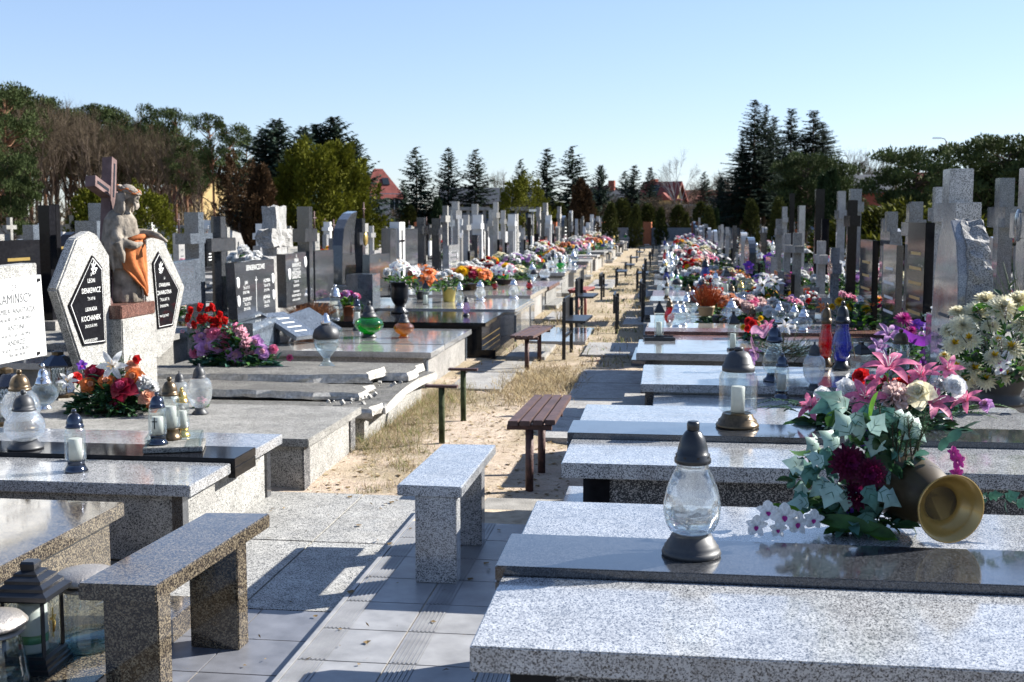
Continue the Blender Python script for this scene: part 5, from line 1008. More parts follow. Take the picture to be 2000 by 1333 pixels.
def fern(g, p, d, L_, mat, r, n=13):
    p = Vector(p); d = Vector(d).normalized(); pts = []
    for i in range(n+1): t = i/n; pts.append(p+d*L_*t+Vector((0, 0, .10*L_*math.sin(t*2.6)-.12*L_*t*t)))
    g.tube(pts, [.0018]*n+[.0008], M[mat], 3, False); sd = d.cross(Vector((0, 0, 1))).normalized()
    for i in range(1, n):
        l = L_*.26*(1-i/n)+.006
        for s in (-1, 1): dd = (sd*s+d*.55+Vector((0, 0, r.uniform(-.2, .2)))).normalized(); leaf(g, Matrix.Translation(pts[i]) @ dd.to_track_quat('X', 'Z').to_matrix().to_4x4(), l, l*.28, mat, .1, 2)
def sprig(g, p, d, L_, r, mat='needle_green', n=70, nl=.035):
    p = Vector(p); d = Vector(d).normalized(); e = p+d*L_; g.tube([p, e], [.003, .0015], M['bark'], 4, False)
    for i in range(n):
        q = p.lerp(e, r.uniform(.05, 1)); dd = (d*.8+rv(r)).normalized(); a = dd.cross(rv(r)).normalized()*.0009; g.add([q-a, q+a, q+dd*nl*r.uniform(.7, 1.2)], [(0, 1, 2)], M[mat])
def dome_place(root, spec, ext, h, seed, z0=0, tilt=.8):
    # spec: list of (kind, size, a, q) with a in turns and q 0..1 from the middle
    for kind, s, a, q in spec:
        a *= 6.283; n = Vector((math.cos(a)*q*tilt, math.sin(a)*q*tilt, 1)); p = Vector((math.cos(a)*q*ext[0], math.sin(a)*q*ext[1], z0+h*math.sqrt(max(.05, 1-q*q*.9)))); flower(root, kind, p, s, n)
# ---- bouquets for the many graves: ten of a kind, each one mesh (too small in the photograph for parts)
BW = []; BN = []
PAL = [(['rose_red', 'carn_white', 'tulip_red'], 'red and white'), (['mum_yellow', 'rose_orange', 'rose_peach'], 'yellow and orange'), (['mum_white', 'carn_white', 'rose_white'], 'white'), (['orchid_lilac', 'orchid_violet', 'carn_white'], 'violet and white'), (['rose_pink', 'carn_palepink', 'lily_pink'], 'pink'),
       (['mum_cream', 'daisy_cream', 'rose_cream'], 'cream'), (['lily_orange', 'mum_yellow', 'rose_red'], 'orange and red'), (['mum_magenta', 'orchid_lilac', 'rose_deep'], 'magenta'), (['orchid_white', 'lily_white', 'carn_white'], 'white orchid'), (['rose_peach', 'carn_blush', 'rose_pink'], 'peach and pink')]
for i, (ks, nm) in enumerate(PAL):
    r = random.Random(50+i); g = MB(); foliage(g, r, 110, (.17, .17), ('leaf_dark', 'leaf_green', 'leaf_bright', 'leaf_dark'), (.05, .10), .10, .6)
    for j in range(15):
        a = r.random()*6.283; q = r.random()**.6; s = r.uniform(.035, .062); n = Vector((math.cos(a)*q*.8, math.sin(a)*q*.8, 1)); p = Vector((math.cos(a)*q*.16, math.sin(a)*q*.16, .07+.16*math.sqrt(1-q*q*.85))); g.join(FL[r.choice(ks)], orient(p, n, s))
    g.lathe([(.06, 0), (.085, .02), (.10, .09)], M['cap_matt' if i % 2 else 'gold_dark'], 12); BW.append(g.mesh('flower_arrangement')); BN.append(nm)
def bunch(i, loc, s, label, rz=0, group=None): return instance('flower_arrangement', BW[i], loc, rz, s, label, 'flowers', group)
# ================================================================ the individual lanterns and flowers
STRIP = .598
lpx('pear', 1350, 1083, 823, STRIP, 'large pear shaped cut glass lantern with black cap in the right foreground', .3)
lpx('square', 1440, 834, 678, STRIP, 'square clear glass lantern with round relief, dark dome cap and bronze base', R_(7), 1.0)
lpx('bottle_chrome', 1511, 745, 632, .565, 'tall pinched clear lantern with glossy black cap before the pine sprays', 0, 1.05); lpx('tall', 1526, 779, 690, .565, 'small clear lantern with silver blue cap and candle showing an arched label')
lpx('ribbed', 1589, 762, 668, .565, 'ribbed clear lantern with brown cap and half burnt white candle', 0, .95); lpx('bottle_red', 1612, 715, 592, .57, 'slim red glass lantern with bronze cap', 0, .62); lpx('bottle_blue', 1643, 722, 588, .57, 'blue glass lantern with tall dark cap', 0, .78)
lpx('rect_black', 1680, 742, 668, .57, 'small black pagoda roofed lantern behind the pink lilies', .6, 1.4); lpx('tall_bronze', 1757, 738, 643, .57, 'glass lantern with pewter dome cap half hidden by violet ribbon', 0, 1.2)
p = W(1287, 664, .57); t_ = thing('lantern_tray', 'small black tray holding the rectangular clear lantern', 'tray', p, R_(5)); g = MB(); g.box(-.13, .13, -.1, .1, 0, .018, M['cap_black']); g.build('tray', t_, .004)
g = MB(); g.box(-.13, .13, -.1, -.09, .0185, .03, M['cap_black']); g.box(-.13, .13, .09, .1, .0185, .03, M['cap_black']); g.build('rim', t_)
lpx('rect_black', 1287, 660, 588, .59, 'rectangular clear lantern on the black tray', .1, .9)
lpx('squat_clear', 1322, 641, 588, .50, 'first round clear lantern with silver cap on a white saucer', 0, .95); lpx('squat_silver', 1334, 636, 590, .50, 'second round clear lantern with silver cap touching the first', 0, .9)
p = W(1326, 645, .50); t_ = tag(P(lambda m: m.lathe([(.16, 0), (.17, .008), (.16, .012)], M['paleceramic'], 24)).build('saucer', None, 0, p), 'white saucer under the two round clear lanterns', 'saucer')
lpx('squat_silver', 1428, 624, 583, .53, 'broad ribbed clear bowl lantern with silver dome cap', 0, 1.35); lpx('rect_black', 1431, 685, 608, .57, 'black framed lantern with curved glass and layered roof', .2, .85)
lpx('tall_bronze', 1428, 600, 555, .5, 'ribbed bronze capped lantern behind the silver bowl', 0, 1.1); lpx('tall_gold', 1446, 596, 548, .5, 'gold tinted lantern beside the ribbed bronze one', 0, 1.0)
for i, (px, py, pt) in enumerate(((1521, 630, 588), (1551, 632, 592), (1569, 646, 598))): lpx('squat_clear', px, py, pt, .53, ('left', 'middle', 'right')[i]+' of three clear bowl lanterns with silver caps', 0, 1.0)
lpx('bottle_white', 1397, 574, 530, .5, 'tall frosted candle lantern with silver cap behind the heather', 0, .95); lpx('bottle_blue', 1377, 556, 505, .45, 'pale blue bulbous lantern with orange and black cap', 0, 1.1); lpx('rect_black', 1417, 580, 522, .48, 'tall dark square lantern with pointed roof behind the heather', .3, .9)
lpx('bottle_clear', 1321, 530, 498, .4, 'clear lantern on a black stand at the foot of a low tomb', 0, .9)
# pot of rusty heather
def heather(label, px, py, z, R, H, pot, mat, n=240, ph=.11, pr=.09):
    p = W(px, py, z); o = thing('heather_pot', label, 'potted plant', p); g = MB(); g.lathe([(pr*.75, 0), (pr*.85, .01), (pr, ph*.8), (pr*1.06, ph*.85), (pr*1.02, ph), (pr*.9, ph-.01)], M[pot], 24); g.build('pot', o)
    r = random.Random(int(px)); g = MB()
    for i in range(n):
        a = r.random()*6.283; q = r.random()**.6; b = Vector((math.cos(a)*pr*q*.8, math.sin(a)*pr*q*.8, ph-.01)); e = b+Vector((math.cos(a)*R*q, math.sin(a)*R*q, H*r.uniform(.5, 1)*(1-.3*q*q))); m_ = b.lerp(e, .5)+rv(r)*.01; g.tube([b, m_, e], [.0014, .0018, .001], M[mat], 3, False)
        for k in range(9): q2 = m_.lerp(e, r.random()); tri(g, q2, (e-m_).normalized()*.6+rv(r)*.8, rv(r), .014, M[mat], .25)
    g.build('dry_stems', o); return o
heather('rust coloured dry heather in a tan clay pot on the low polished tomb', 1379, 617, .53, .13, .28, 'tanpot', 'heather', 260)
# ---- tipped vase with its spilled bouquet
p = W(1850, 1056, STRIP); vx, vy = p.x, p.y
VA = thing('flower_vase', 'gold plastic vase lying on its side with its foot towards the viewer', 'vase', (vx-.02, vy+.02, STRIP+.111), 0); VA.scale = (1.2, 1.2, 1.2)
g = MB(); ax = Vector((.26, -.95, -.02)).normalized(); q4 = ax.to_track_quat('Z', 'Y').to_matrix().to_4x4()
# along +axis: foot cup opening to the viewer
body = MB(); body.lathe([(.088, -.26), (.094, -.265), (.098, -.24), (.094, -.19), (.086, -.12), (.076, -.07), (.060, -.035), (.052, -.015), (.052, 0)], M['gold_dark'], 40); k = MB(); k.join(body, q4); k.build('body', VA)
foot = MB(); foot.lathe([(.05, 0), (.064, .012), (.078, .03), (.088, .052), (.089, .056), (.085, .055), (.072, .030), (.058, .012), (.045, .004), (.045, -.004), (.043, -.006), (.041, -.002), (.001, -.002)], M['gold_plastic'], 44); k = MB(); k.join(foot, Matrix.Translation((0, 0, .0)) @ q4); k.build('foot', VA)
BQ = thing('fallen_bouquet', 'plum chrysanthemum with pale ivy leaves and white orchids spilled from the tipped gold vase', 'flowers', (0, 0, STRIP))
def at(px, py, lift=0): v = W(px, py, STRIP+lift); return v-Vector(BQ.location)
r = random.Random(77)
def face(px, py, Y): v = WY(px, py, Y); return v-Vector(BQ.location)
tc = Vector((-.1, -.9, .45))
for px, py, dy, s in ((1658, 905, .02, .072), (1698, 925, -.01, .066), (1672, 968, .01, .055)): flower(BQ, 'mum_plum', face(px, py, vy+.10+dy), s, (tc+rv(r)*.3))
g = MB(); Yb = vy+.1
def iv(px, py, s, ang, dy=0, tilt=.5, mat='leaf_ivy', s_=.88):  # ang: direction of the tip in the picture, degrees, 0 = right, 90 = down
    a = R_(ang); p0 = face(px, py, Yb+dy); d = Vector((math.cos(a), -.25, -math.sin(a))).normalized(); nrm = Vector((0, -.8, tilt)).normalized(); y_ = nrm.cross(d).normalized(); z_ = d.cross(y_); mx = Matrix((( d.x, y_.x, z_.x, p0.x), (d.y, y_.y, z_.y, p0.y), (d.z, y_.z, z_.z, p0.z), (0, 0, 0, 1))); ivy(g, mx, s*s_, mat, 'leaf_vein')
for px, py, s, ang in ((1610, 905, .075, 215), (1600, 920, .10, 190), (1570, 915, .085, 200), (1620, 940, .085, 150), (1632, 945, .095, 115), (1655, 955, .08, 95), (1690, 950, .09, 60), (1700, 975, .085, 80), (1715, 960, .09, 20), (1640, 870, .09, 220), (1660, 850, .09, 250), (1700, 845, .085, 300), (1575, 960, .06, 150), (1730, 930, .08, 10), (1690, 1000, .09, 75), (1580, 985, .07, 200), (1560, 1010, .05, 100), (1725, 895, .075, 320), (1598, 880, .07, 230)): iv(px, py, s, ang, r.uniform(-.06, .05), r.uniform(.2, 1.0), 'leaf_ivy' if r.random() < .72 else 'leaf_ivy_shade')
for i in range(330):
    px, py = r.uniform(1540, 1800), r.uniform(800, 1040)
    if (px-1672)**2/125**2+(py-935)**2/115**2 > 1: continue
    p0 = face(px, py, Yb+r.uniform(.02, .14)); d = (rv(r)+Vector((0, -.2, .1))).normalized(); mx = Matrix.Translation(p0) @ d.to_track_quat('X', 'Z').to_matrix().to_4x4() @ Matrix.Rotation(r.random()*6, 4, 'X'); l = r.uniform(.04, .075)
    if i % 4: leaf(g, mx, l, l*.6, r.choice(['leaf_dark', 'leaf_teal', 'leaf_dark', 'leaf_ivy_shade', 'leaf_green']), .3, 5)
    else: ivy(g, mx, l*.8, r.choice(['leaf_teal', 'leaf_ivy']), 'leaf_vein')
# long trailing branch rising to the right over the arrangement behind
prev = None; stem = []
for px, py in ((1705, 905), (1690, 860), (1670, 815), (1640, 795), (1600, 790), (1680, 785), (1740, 800), (1790, 840)): stem.append(face(px, py, Yb+.05))
g.tube(stem[:4], .0028, M['leaf_vein'], 5); g.tube([stem[3], stem[5], stem[6], stem[7]], .0022, M['leaf_vein'], 5)
for px, py, s, ang in ((1655, 800, .11, 215), (1670, 805, .10, 60), (1690, 790, .10, 75), (1720, 795, .11, 70), (1745, 805, .11, 50), (1760, 812, .12, 35), (1640, 792, .10, 180), (1700, 830, .10, 45), (1715, 850, .08, 100)): iv(px, py, s, ang+r.uniform(-15, 15), .05+r.uniform(-.05, .05), .9, 'leaf_ivy' if r.random() < .6 else 'leaf_ivy_shade')
g.build('ivy_leaves', BQ)['kind'] = 'stuff'
g = MB()
for px, py, s, ang in ((1735, 880, .10, 250), (1760, 870, .09, 330), (1740, 850, .08, 300), (1850, 862, .08, 320), (1835, 880, .07, 300)):
    a = R_(ang); p0 = face(px, py, Yb+.06); d = Vector((math.cos(a), .1, -math.sin(a))); leaf(g, Matrix.Translation(p0) @ d.to_track_quat('X', 'Z').to_matrix().to_4x4() @ Matrix.Rotation(1.2, 4, 'X'), s*.75, s*.4, 'leaf_teal', .2, 6)
for px, py, s, ang in ((1600, 1015, .17, 5), (1620, 1030, .16, -5), (1660, 1025, .15, 10), (1570, 1005, .1, 200), (1690, 1035, .12, 20), (1545, 995, .08, 190), (1700, 820, .10, 280)):
    a = R_(ang); p0 = face(px, py, Yb); d = Vector((math.cos(a), -.15, -math.sin(a))); leaf(g, Matrix.Translation(p0) @ d.to_track_quat('X', 'Z').to_matrix().to_4x4() @ Matrix.Rotation(1.0, 4, 'X'), s, s*.3, 'leaf_bright' if s < .14 else 'leaf_green', .15, 6)
foliage_g = MB(); foliage(foliage_g, r, 60, (.14, .07), ('leaf_dark', 'leaf_ivy_shade', 'leaf_dark'), (.05, .09), .06, .4); g.join(foliage_g, Matrix.Translation(face(1690, 1010, Yb+.04)-Vector((0, 0, .03))))
for i in range(14): p0 = face(1740+r.uniform(-25, 55), 885+r.uniform(-15, 25), Yb+.04); sprig(g, p0, Vector((r.uniform(-.4, .5), r.uniform(-.2, .3), 1)), .13, r, 'needle_green', 90, .04)
g.build('greenery', BQ)['kind'] = 'stuff'
for px, py, s in ((1500, 1000, .040), (1532, 1008, .045), (1560, 1022, .04), (1478, 1028, .038), (1590, 1015, .035), (1520, 1035, .03)): flower(BQ, 'orchid_white', face(px, py, Yb-.06+.02*r.random()), s, Vector((r.uniform(-.6, .2), -.9, r.uniform(.1, .7))))
for px, py, s in ((1870, 900, .03), (1868, 925, .028), (1862, 885, .024), (1690, 855, .035), (1655, 990, .03)): flower(BQ, 'orchid_pink' if px > 1700 else 'orchid_violet', face(px, py, Yb+.07), s, Vector((.3, -.9, .3)))
g = MB()
pp = [face(1900, 985, Yb+.06), face(1930, 970, Yb+.06), face(1965, 975, Yb+.08), face(1985, 985, Yb+.08)]; g.tube(pp, .0016, M['leaf_vein'], 4)
for k in range(7): iv_p = pp[k % 4]; d = Vector((r.uniform(-.3, 1), -.2, r.uniform(-.7, .8))).normalized(); ivy(g, Matrix.Translation(iv_p) @ d.to_track_quat('X', 'Z').to_matrix().to_4x4() @ Matrix.Rotation(1.2, 4, 'X'), .045, 'leaf_teal', 'leaf_vein')
g.build('trailing_sprig', BQ)['kind'] = 'stuff'
# ---- arrangement of pink lilies, peony and cream rose
def arrange(name, label, px, py, z, items, leaves, base='gold_dark', seed=1, r_pot=.09, dirv=(-.15, -.75, .65)):
    c = W(px, py, z); o = thing(name, label, 'flowers', c); rr = random.Random(seed); D = Vector(dirv)
    for kind, x, y, dy, s in items: flower(o, kind, WY(x, y, c.y+dy)-c, s*dict(rose=1.35, tuli=1.25, carn=1.12, mum_=1.08).get(kind[:4], 1), D+rv(rr)*.45)
    g = MB(); leaves(g, rr, c)
    for kind, x, y, dy, s in items:
        e = WY(x, y, c.y+dy)-c; b = Vector((e.x*.35, e.y*.35, .04)); g.tube([b, b.lerp(e, .6)+Vector((0, 0, .2*abs(e.x)*0+.01)), e], .0028, M['leaf_green'], 4, False)
        for q_ in range(3): lp = b.lerp(e, rr.uniform(.35, .9)); leaf(g, Matrix.Translation(lp) @ (rv(rr)+Vector((0, -.3, .1))).to_track_quat('X', 'Z').to_matrix().to_4x4(), rr.uniform(.04, .07)*(c.y/6), .022*(c.y/6), rr.choice(['leaf_dark', 'leaf_green', 'leaf_teal']), .2)
    o2 = g.build('foliage', o); o2['kind'] = 'stuff'
    g = MB(); g.lathe([(r_pot*.8, 0), (r_pot, .02), (r_pot*1.05, .05), (r_pot*.9, .055)], M[base], 20); g.build('dish', o); return o
def lv(g, rr, c):
    foliage(g, rr, 160, (.38, .15), ('leaf_teal', 'leaf_dark', 'leaf_green', 'leaf_dark'), (.07, .12), .07, .35); foliage(g, rr, 200, (.26, .10), ('leaf_dark', 'leaf_ivy_shade', 'leaf_green', 'leaf_dark'), (.05, .09), .12, .8, z0=.05)
    for x, y, dx in ((1600, 800, -1), (1570, 790, -1), (1840, 815, 1), (1880, 800, 1), (1560, 805, -1)): fern(g, WY(x, y, c.y)-c, (dx, rr.uniform(-.3, .2), .05), .26, 'leaf_dark' if dx < 0 else 'leaf_green', rr, 16)
    for x, y in ((1625, 712), (1670, 700), (1800, 765)): sprig(g, WY(x, y, c.y)-c, (rr.uniform(-.5, .5), 0, 1), .1, rr, 'leaf_green', 40, .02)
arrange('flower_arrangement', 'spread of pink lilies, blush peony and cream rose behind the fallen bouquet', 1720, 838, .575, [('lily_pink', 1735, 722, .0, .125), ('lily_pink', 1690, 778, -.07, .10), ('lily_pink', 1820, 790, -.05, .105), ('lily_pink', 1585, 795, -.02, .075), ('lily_pink', 1888, 785, .0, .075), ('lily_pink', 1800, 735, .08, .085), ('carn_blush', 1745, 778, -.08, .080), ('carn_blush', 1765, 812, -.06, .05), ('rose_cream', 1794, 768, -.1, .062), ('carn_white', 1838, 752, .04, .045), ('rose_pink', 1705, 745, .02, .035), ('carn_palepink', 1668, 790, -.08, .04), ('lily_pink', 1850, 722, .08, .07), ('orchid_lilac', 1640, 772, -.02, .04), ('rose_white', 1655, 758, -.02, .045), ('rose_white', 1607, 772, -.02, .04), ('rose_white', 1865, 755, 0, .05), ('orchid_pink', 1625, 805, -.05, .03), ('rose_red', 1755, 748, .06, .035), ('rose_red', 1680, 735, .1, .04), ('rose_crimson', 1720, 745, .08, .04), ('rose_red', 1770, 745, .06, .03), ('rose_lilac', 1925, 790, .0, .03)], lv, 'gold_dark', 5)
# ---- big pot of cream chrysanthemums
c = W(1952, 790, .57); CH = thing('flower_pot', 'tall bush of cream chrysanthemums in a dark pot at the right edge', 'flowers', c); g = MB(); g.lathe([(.13, 0), (.14, .02), (.10, .05), (.11, .08), (.15, .16), (.16, .2)], M['cap_matt'], 28); g.build('pot', CH)
rr = random.Random(12); g = MB(); foliage(g, rr, 420, (.29, .24), ('leaf_dark', 'leaf_green', 'leaf_dark', 'leaf_bright'), (.05, .10), .26, .9, z0=.14)
for i in range(60): q = rv(rr); sprig(g, Vector((q.x*.25, q.y*.2-.05, .35+q.z*.15)), (q.x, q.y-.3, 1), .07, rr, 'white' if i % 2 else 'leaf_green', 26, .012)
g.build('foliage', CH)['kind'] = 'stuff'
for x, y, dy, s in ((1880, 640, -.05, .075), (1905, 612, .05, .07), (1958, 605, -.02, .085), (1990, 592, .05, .08), (1862, 675, -.1, .06), (1896, 665, -.12, .06), (1925, 590, .12, .07), (1870, 720, -.14, .055), (1900, 725, -.15, .06), (1978, 685, -.18, .07), (1940, 700, -.2, .055), (1885, 745, -.12, .05), (1855, 648, 0, .055), (2005, 640, -.1, .08), (1925, 745, -.18, .055), (1960, 735, -.2, .05), (1845, 700, -.05, .045), (2010, 720, -.15, .06), (1935, 640, -.1, .055), (1870, 612, .06, .05), (1850, 735, -.05, .04), (1950, 668, -.16, .045)):
    flower(CH, 'mum_cream' if y < 660 else 'mum_cream2', WY(x, y, c.y+dy)-c, s*1.2, Vector((-.15, -.6, .7 if y > 650 else .9))+rv(rr)*.3)
for x, y in ((1955, 720), (1965, 700), (1952, 705)): flower(CH, 'orchid_white', WY(x, y, c.y-.22)-c, .045, (-.2, -1, .2))
# ---- violet flowers, ribbon, white orchids
def lv2(g, rr, c): foliage(g, rr, 90, (.2, .16), ('leaf_dark', 'leaf_green'), (.06, .1), .08, .6)
arrange('flower_arrangement', 'violet lilies and purple asters with gauze ribbon left of the cream chrysanthemums', 1768, 712, .57, [('mum_magenta', 1765, 625, .1, .07), ('orchid_violet', 1790, 635, .1, .06), ('lily_violet', 1735, 655, -.05, .095), ('lily_violet', 1715, 680, -.08, .08), ('orchid_lilac', 1800, 660, .0, .05), ('mum_magenta', 1780, 648, .05, .05), ('orchid_violet', 1810, 640, .1, .05)], lv2, 'cap_matt', 6)
arrange('flower_arrangement', 'white orchids on tall stems behind the violet lilies', 1830, 690, .57, [('orchid_white', x, y, .1, .055) for x, y in ((1830, 605), (1850, 590), (1815, 620), (1840, 630), (1862, 612), (1822, 645), (1845, 655), (1808, 658), (1868, 640))], lv2, 'cap_matt', 7)
def ribbon(label, pts, w_, mat, z):
    g = MB(); vs = []
    for (x, y, Y) in pts: p = WY(x, y, Y); vs += [p+Vector((0, 0, w_/2)), p+Vector((.01, -.02, 0)), p-Vector((0, 0, w_/2))]
    n = len(pts); g.add(vs, [(i*3+j, i*3+j+1, i*3+j+4, i*3+j+3) for i in range(n-1) for j in (0, 1)], M[mat], True); o = g.build('ribbon'); m_ = o.modifiers.new('s', 'SUBSURF'); m_.levels = 2; m_.render_levels = 2; return tag(o, label, 'ribbon')
M['gauze_violet'] = plain('violet_gauze', (.20, .03, .32), .35, 0, .2, 20, 0, 60, 0, .5, .4); M['gauze_pink'] = plain('pink_gauze', (.55, .30, .45), .35, 0, .15, 20, 0, 60, 0, .5, .5)
Yv = W(1768, 712, .57).y; ribbon('wide violet gauze ribbon trailing behind the pewter capped lantern', [(1740, 640, Yv+.1), (1770, 655, Yv), (1800, 672, Yv-.1), (1830, 660, Yv-.05), (1812, 690, Yv-.08), (1785, 700, Yv-.12), (1820, 712, Yv-.1), (1832, 690, Yv)], .07, 'gauze_violet', 0)
# ---- pine sprays with pink ribbon
c = W(1525, 722, .57); PS = thing('pine_spray', 'bundle of dark pine sprays with pink gauze ribbon and lilies', 'grave decoration', c); g = MB(); rr = random.Random(8)
for i in range(46): a = rr.uniform(-.5, 3.6); sprig(g, (rr.uniform(-.06, .1), rr.uniform(-.03, .1), .05+rr.random()*.08), (math.cos(a)*1.2, rr.uniform(-.6, .4), abs(math.sin(a))*.9+.05), .18, rr, 'needle_green', 80, .035)
g.build('pine_needles', PS)['kind'] = 'stuff'
for x, y, k_, s in ((1475, 690, 'orchid_lilac', .05), (1468, 705, 'orchid_lilac', .045), (1500, 640, 'lily_pink', .06), (1535, 640, 'lily_white', .06), (1470, 632, 'rose_red', .04), (1460, 642, 'rose_red', .03), (1486, 622, 'mum_yellow', .025)): flower(PS, k_, WY(x, y, c.y+.05)-c, s, Vector((-.2, -.8, .6)))
ribbon('pink gauze ribbon standing up behind the pinched clear lantern', [(1478, 700, c.y), (1470, 672, c.y+.02), (1462, 648, c.y), (1480, 640, c.y), (1492, 660, c.y-.02), (1500, 640, c.y)], .06, 'gauze_pink', 0)
# ---- white lilies bouquet and others in the right middle distance
def mid(label, px, py, z, flowers, seed, ext=(.2, .16), mats=('leaf_dark', 'leaf_green', 'leaf_bright'), n=120, h=.1): return arrange('flower_arrangement', label, px, py, z, flowers, lambda g, rr, c: foliage(g, rr, n, ext, mats, (.06, .12), h, .7), 'cap_matt', seed)
mid('white lilies and pale orchids behind the silver capped bowls', 1498, 600, .53, [('lily_white', 1490, 560, 0, .12), ('lily_white', 1515, 558, .05, .12), ('mum_white', 1478, 575, 0, .08), ('orchid_white', 1530, 590, .05, .08), ('orchid_lilac', 1465, 590, 0, .08), ('orchid_lilac', 1545, 585, .1, .08), ('lily_white', 1505, 545, .1, .09), ('orchid_white', 1480, 595, -.05, .07), ('rose_pink', 1535, 600, .05, .05)], 1)
mid('violet and white orchids over bright green leaves, right of the path', 1500, 545, .5, [('orchid_violet', 1462, 520, 0, .12), ('orchid_violet', 1502, 505, 0, .12), ('orchid_lilac', 1465, 530, -.05, .1), ('orchid_white', 1530, 500, 0, .1), ('orchid_white', 1485, 500, .1, .08), ('orchid_white', 1545, 510, 0, .09), ('orchid_lilac', 1520, 490, .1, .09), ('orchid_violet', 1440, 525, .1, .08)], 2, (.45, .25), n=170)
mid('magenta lilies with dark leaves beside the orchids', 1580, 552, .5, [('mum_magenta', 1545, 540, 0, .1), ('lily_violet', 1560, 535, 0, .13), ('orchid_pink', 1590, 530, 0, .1), ('mum_magenta', 1600, 540, 0, .1), ('rose_red', 1568, 545, -.05, .06), ('orchid_lilac', 1620, 535, .1, .09), ('lily_pink', 1610, 505, .2, .1)], 3, (.4, .2), n=130)
mid('peach gladioli fan in front of the tall black stele', 1580, 505, .5, [('lily_orange', 1560, 480, .0, .1), ('rose_peach', 1570, 495, 0, .1), ('rose_peach', 1590, 470, 0, .09), ('lily_orange', 1580, 485, 0, .1), ('rose_peach', 1555, 500, 0, .08), ('mum_cream', 1598, 500, 0, .08)], 4, (.3, .2), n=120, h=.16)
mid('pink and white lilies low beside the black cross', 1645, 575, .5, [('lily_pink', 1620, 540, 0, .1), ('orchid_white', 1640, 520, 0, .1), ('lily_white', 1650, 535, 0, .1), ('orchid_pink', 1630, 550, 0, .1), ('orchid_lilac', 1675, 545, .1, .1), ('lily_violet', 1625, 555, 0, .08), ('orchid_white', 1655, 515, .1, .08), ('carn_palepink', 1612, 520, .1, .07)], 5, (.35, .2), n=130)
mid('yellow chrysanthemum with orange lilies above the blue red lantern', 1672, 640, .53, [('mum_yellow', 1692, 605, 0, .062), ('mum_yellow', 1640, 590, 0, .06), ('mum_yellow', 1660, 600, .05, .05), ('lily_orange', 1605, 602, 0, .06), ('rose_orange', 1705, 593, 0, .03), ('orchid_white', 1680, 585, .1, .05), ('mum_yellow', 1625, 600, .05, .045)], 6, (.2, .14), n=120, h=.12)
mid('small spring posy of yellow and red in a moss basket', 1478, 668, .53, [('mum_yellow', 1452, 640, 0, .035), ('rose_red', 1462, 628, 0, .04), ('mum_yellow', 1470, 642, 0, .03), ('rose_orange', 1478, 632, 0, .03), ('lily_pink', 1486, 650, 0, .05)], 7, (.09, .07), n=60, h=.05)
mid('orange tulip tips behind the cream chrysanthemums', 1970, 600, .57, [('tulip_pink', 1940, 573, .2, .05), ('tulip_red', 1975, 575, .2, .05), ('rose_pink', 1990, 580, .2, .05)], 8, (.1, .1), n=30, h=.1)
for i, (px, py, k_, s_, lb) in enumerate(((1602, 572, 8, 1.2, 'white blossoms squeezed between the black steles'), (1648, 606, 4, 1.0, 'pink posy low beside the yellow chrysanthemum'), (1705, 612, 6, 1.0, 'orange lilies right of the yellow chrysanthemum'), (1738, 628, 7, 1.0, 'magenta blooms at the foot of the gold lettered black stone'), (1690, 560, 3, 1.3, 'violet blossoms behind the yellow chrysanthemum'), (1728, 572, 9, 1.2, 'peach roses between the dark nameplates'), (1560, 560, 2, 1.2, 'white bouquet beneath the magenta lilies'), (1530, 520, 7, 1.3, 'magenta bouquet behind the violet orchids'), (1585, 605, 0, .9, 'red and white posy behind the silver capped bowls'), (1425, 545, 5, .9, 'cream bouquet behind the dark square lantern'), (1545, 610, 4, .8, 'small pink posy between two silver capped bowls'), (1655, 560, 5, 1.2, 'cream daisies beside the black cross'))): bunch(k_, W(px, py, .55), s_*.85, lb, i*1.3)
# tall grass like sprays by the arched stone
c = W(1800, 620, .57); o = thing('grass_spray', 'tall green blades and spotted leaves between the headstones', 'plant', c); g = MB(); rr = random.Random(4)
for i in range(12): a = rr.uniform(-.3, .3); leaf(g, Matrix.Translation((rr.uniform(-.02, .02), 0, rr.uniform(0, .25))) @ Vector((a, rr.uniform(-.3, .3), 1)).to_track_quat('X', 'Z').to_matrix().to_4x4(), .16, .03, 'leaf_bright', .1, 5)
g.build('blades', o); c = W(1950, 560, .9); o = thing('grass_spray', 'spiky dark green grass tuft right of the arched headstone', 'plant', (2.35, 8.0, .5)); g = MB()
for i in range(60): a = rr.random()*6.28; q = rr.uniform(.05, .35); g.tube([(0, 0, 0), (math.cos(a)*q*.4, math.sin(a)*q*.4, .45), (math.cos(a)*q, math.sin(a)*q, rr.uniform(.6, .85))], [.004, .003, .001], M['leaf_green'], 3, False)
g.build('blades', o)
# ================================================================ left side
lpx('globe', 50, 876, 762, .382, 'crackled glass ball lantern with grey cap at the left edge', 0, 1.05); lpx('globe_bronze', 42, 838, 722, .36, 'larger bronze capped lantern behind the crackled ball', 0, 1.0)
lpx('squat_silver', 87, 800, 710, .30, 'tall textured clear lantern with silver cap and red light', 0, .8); lpx('tall', 149, 921, 799, .36, 'clear cylinder lantern with dark blue chrome cap standing alone on the grey slab', .2, 1.05)
tp = W(342, 876, .385); TR = thing('stone_tray', 'small terrazzo tray with glass sides holding three lanterns', 'tray', tp, R_(18)); g = MB(); g.box(-.15, .15, -.12, .12, 0, .028, M['terrazzo_old']); g.build('tray', TR, .003)
for a in ((-.14, -.13, -.11, .11), (.13, .14, -.11, .11), (-.13, .13, .10, .11)): g = MB(); g.box(*a, .0285, .075, M['glass_plain']); g.build('glass_side', TR)
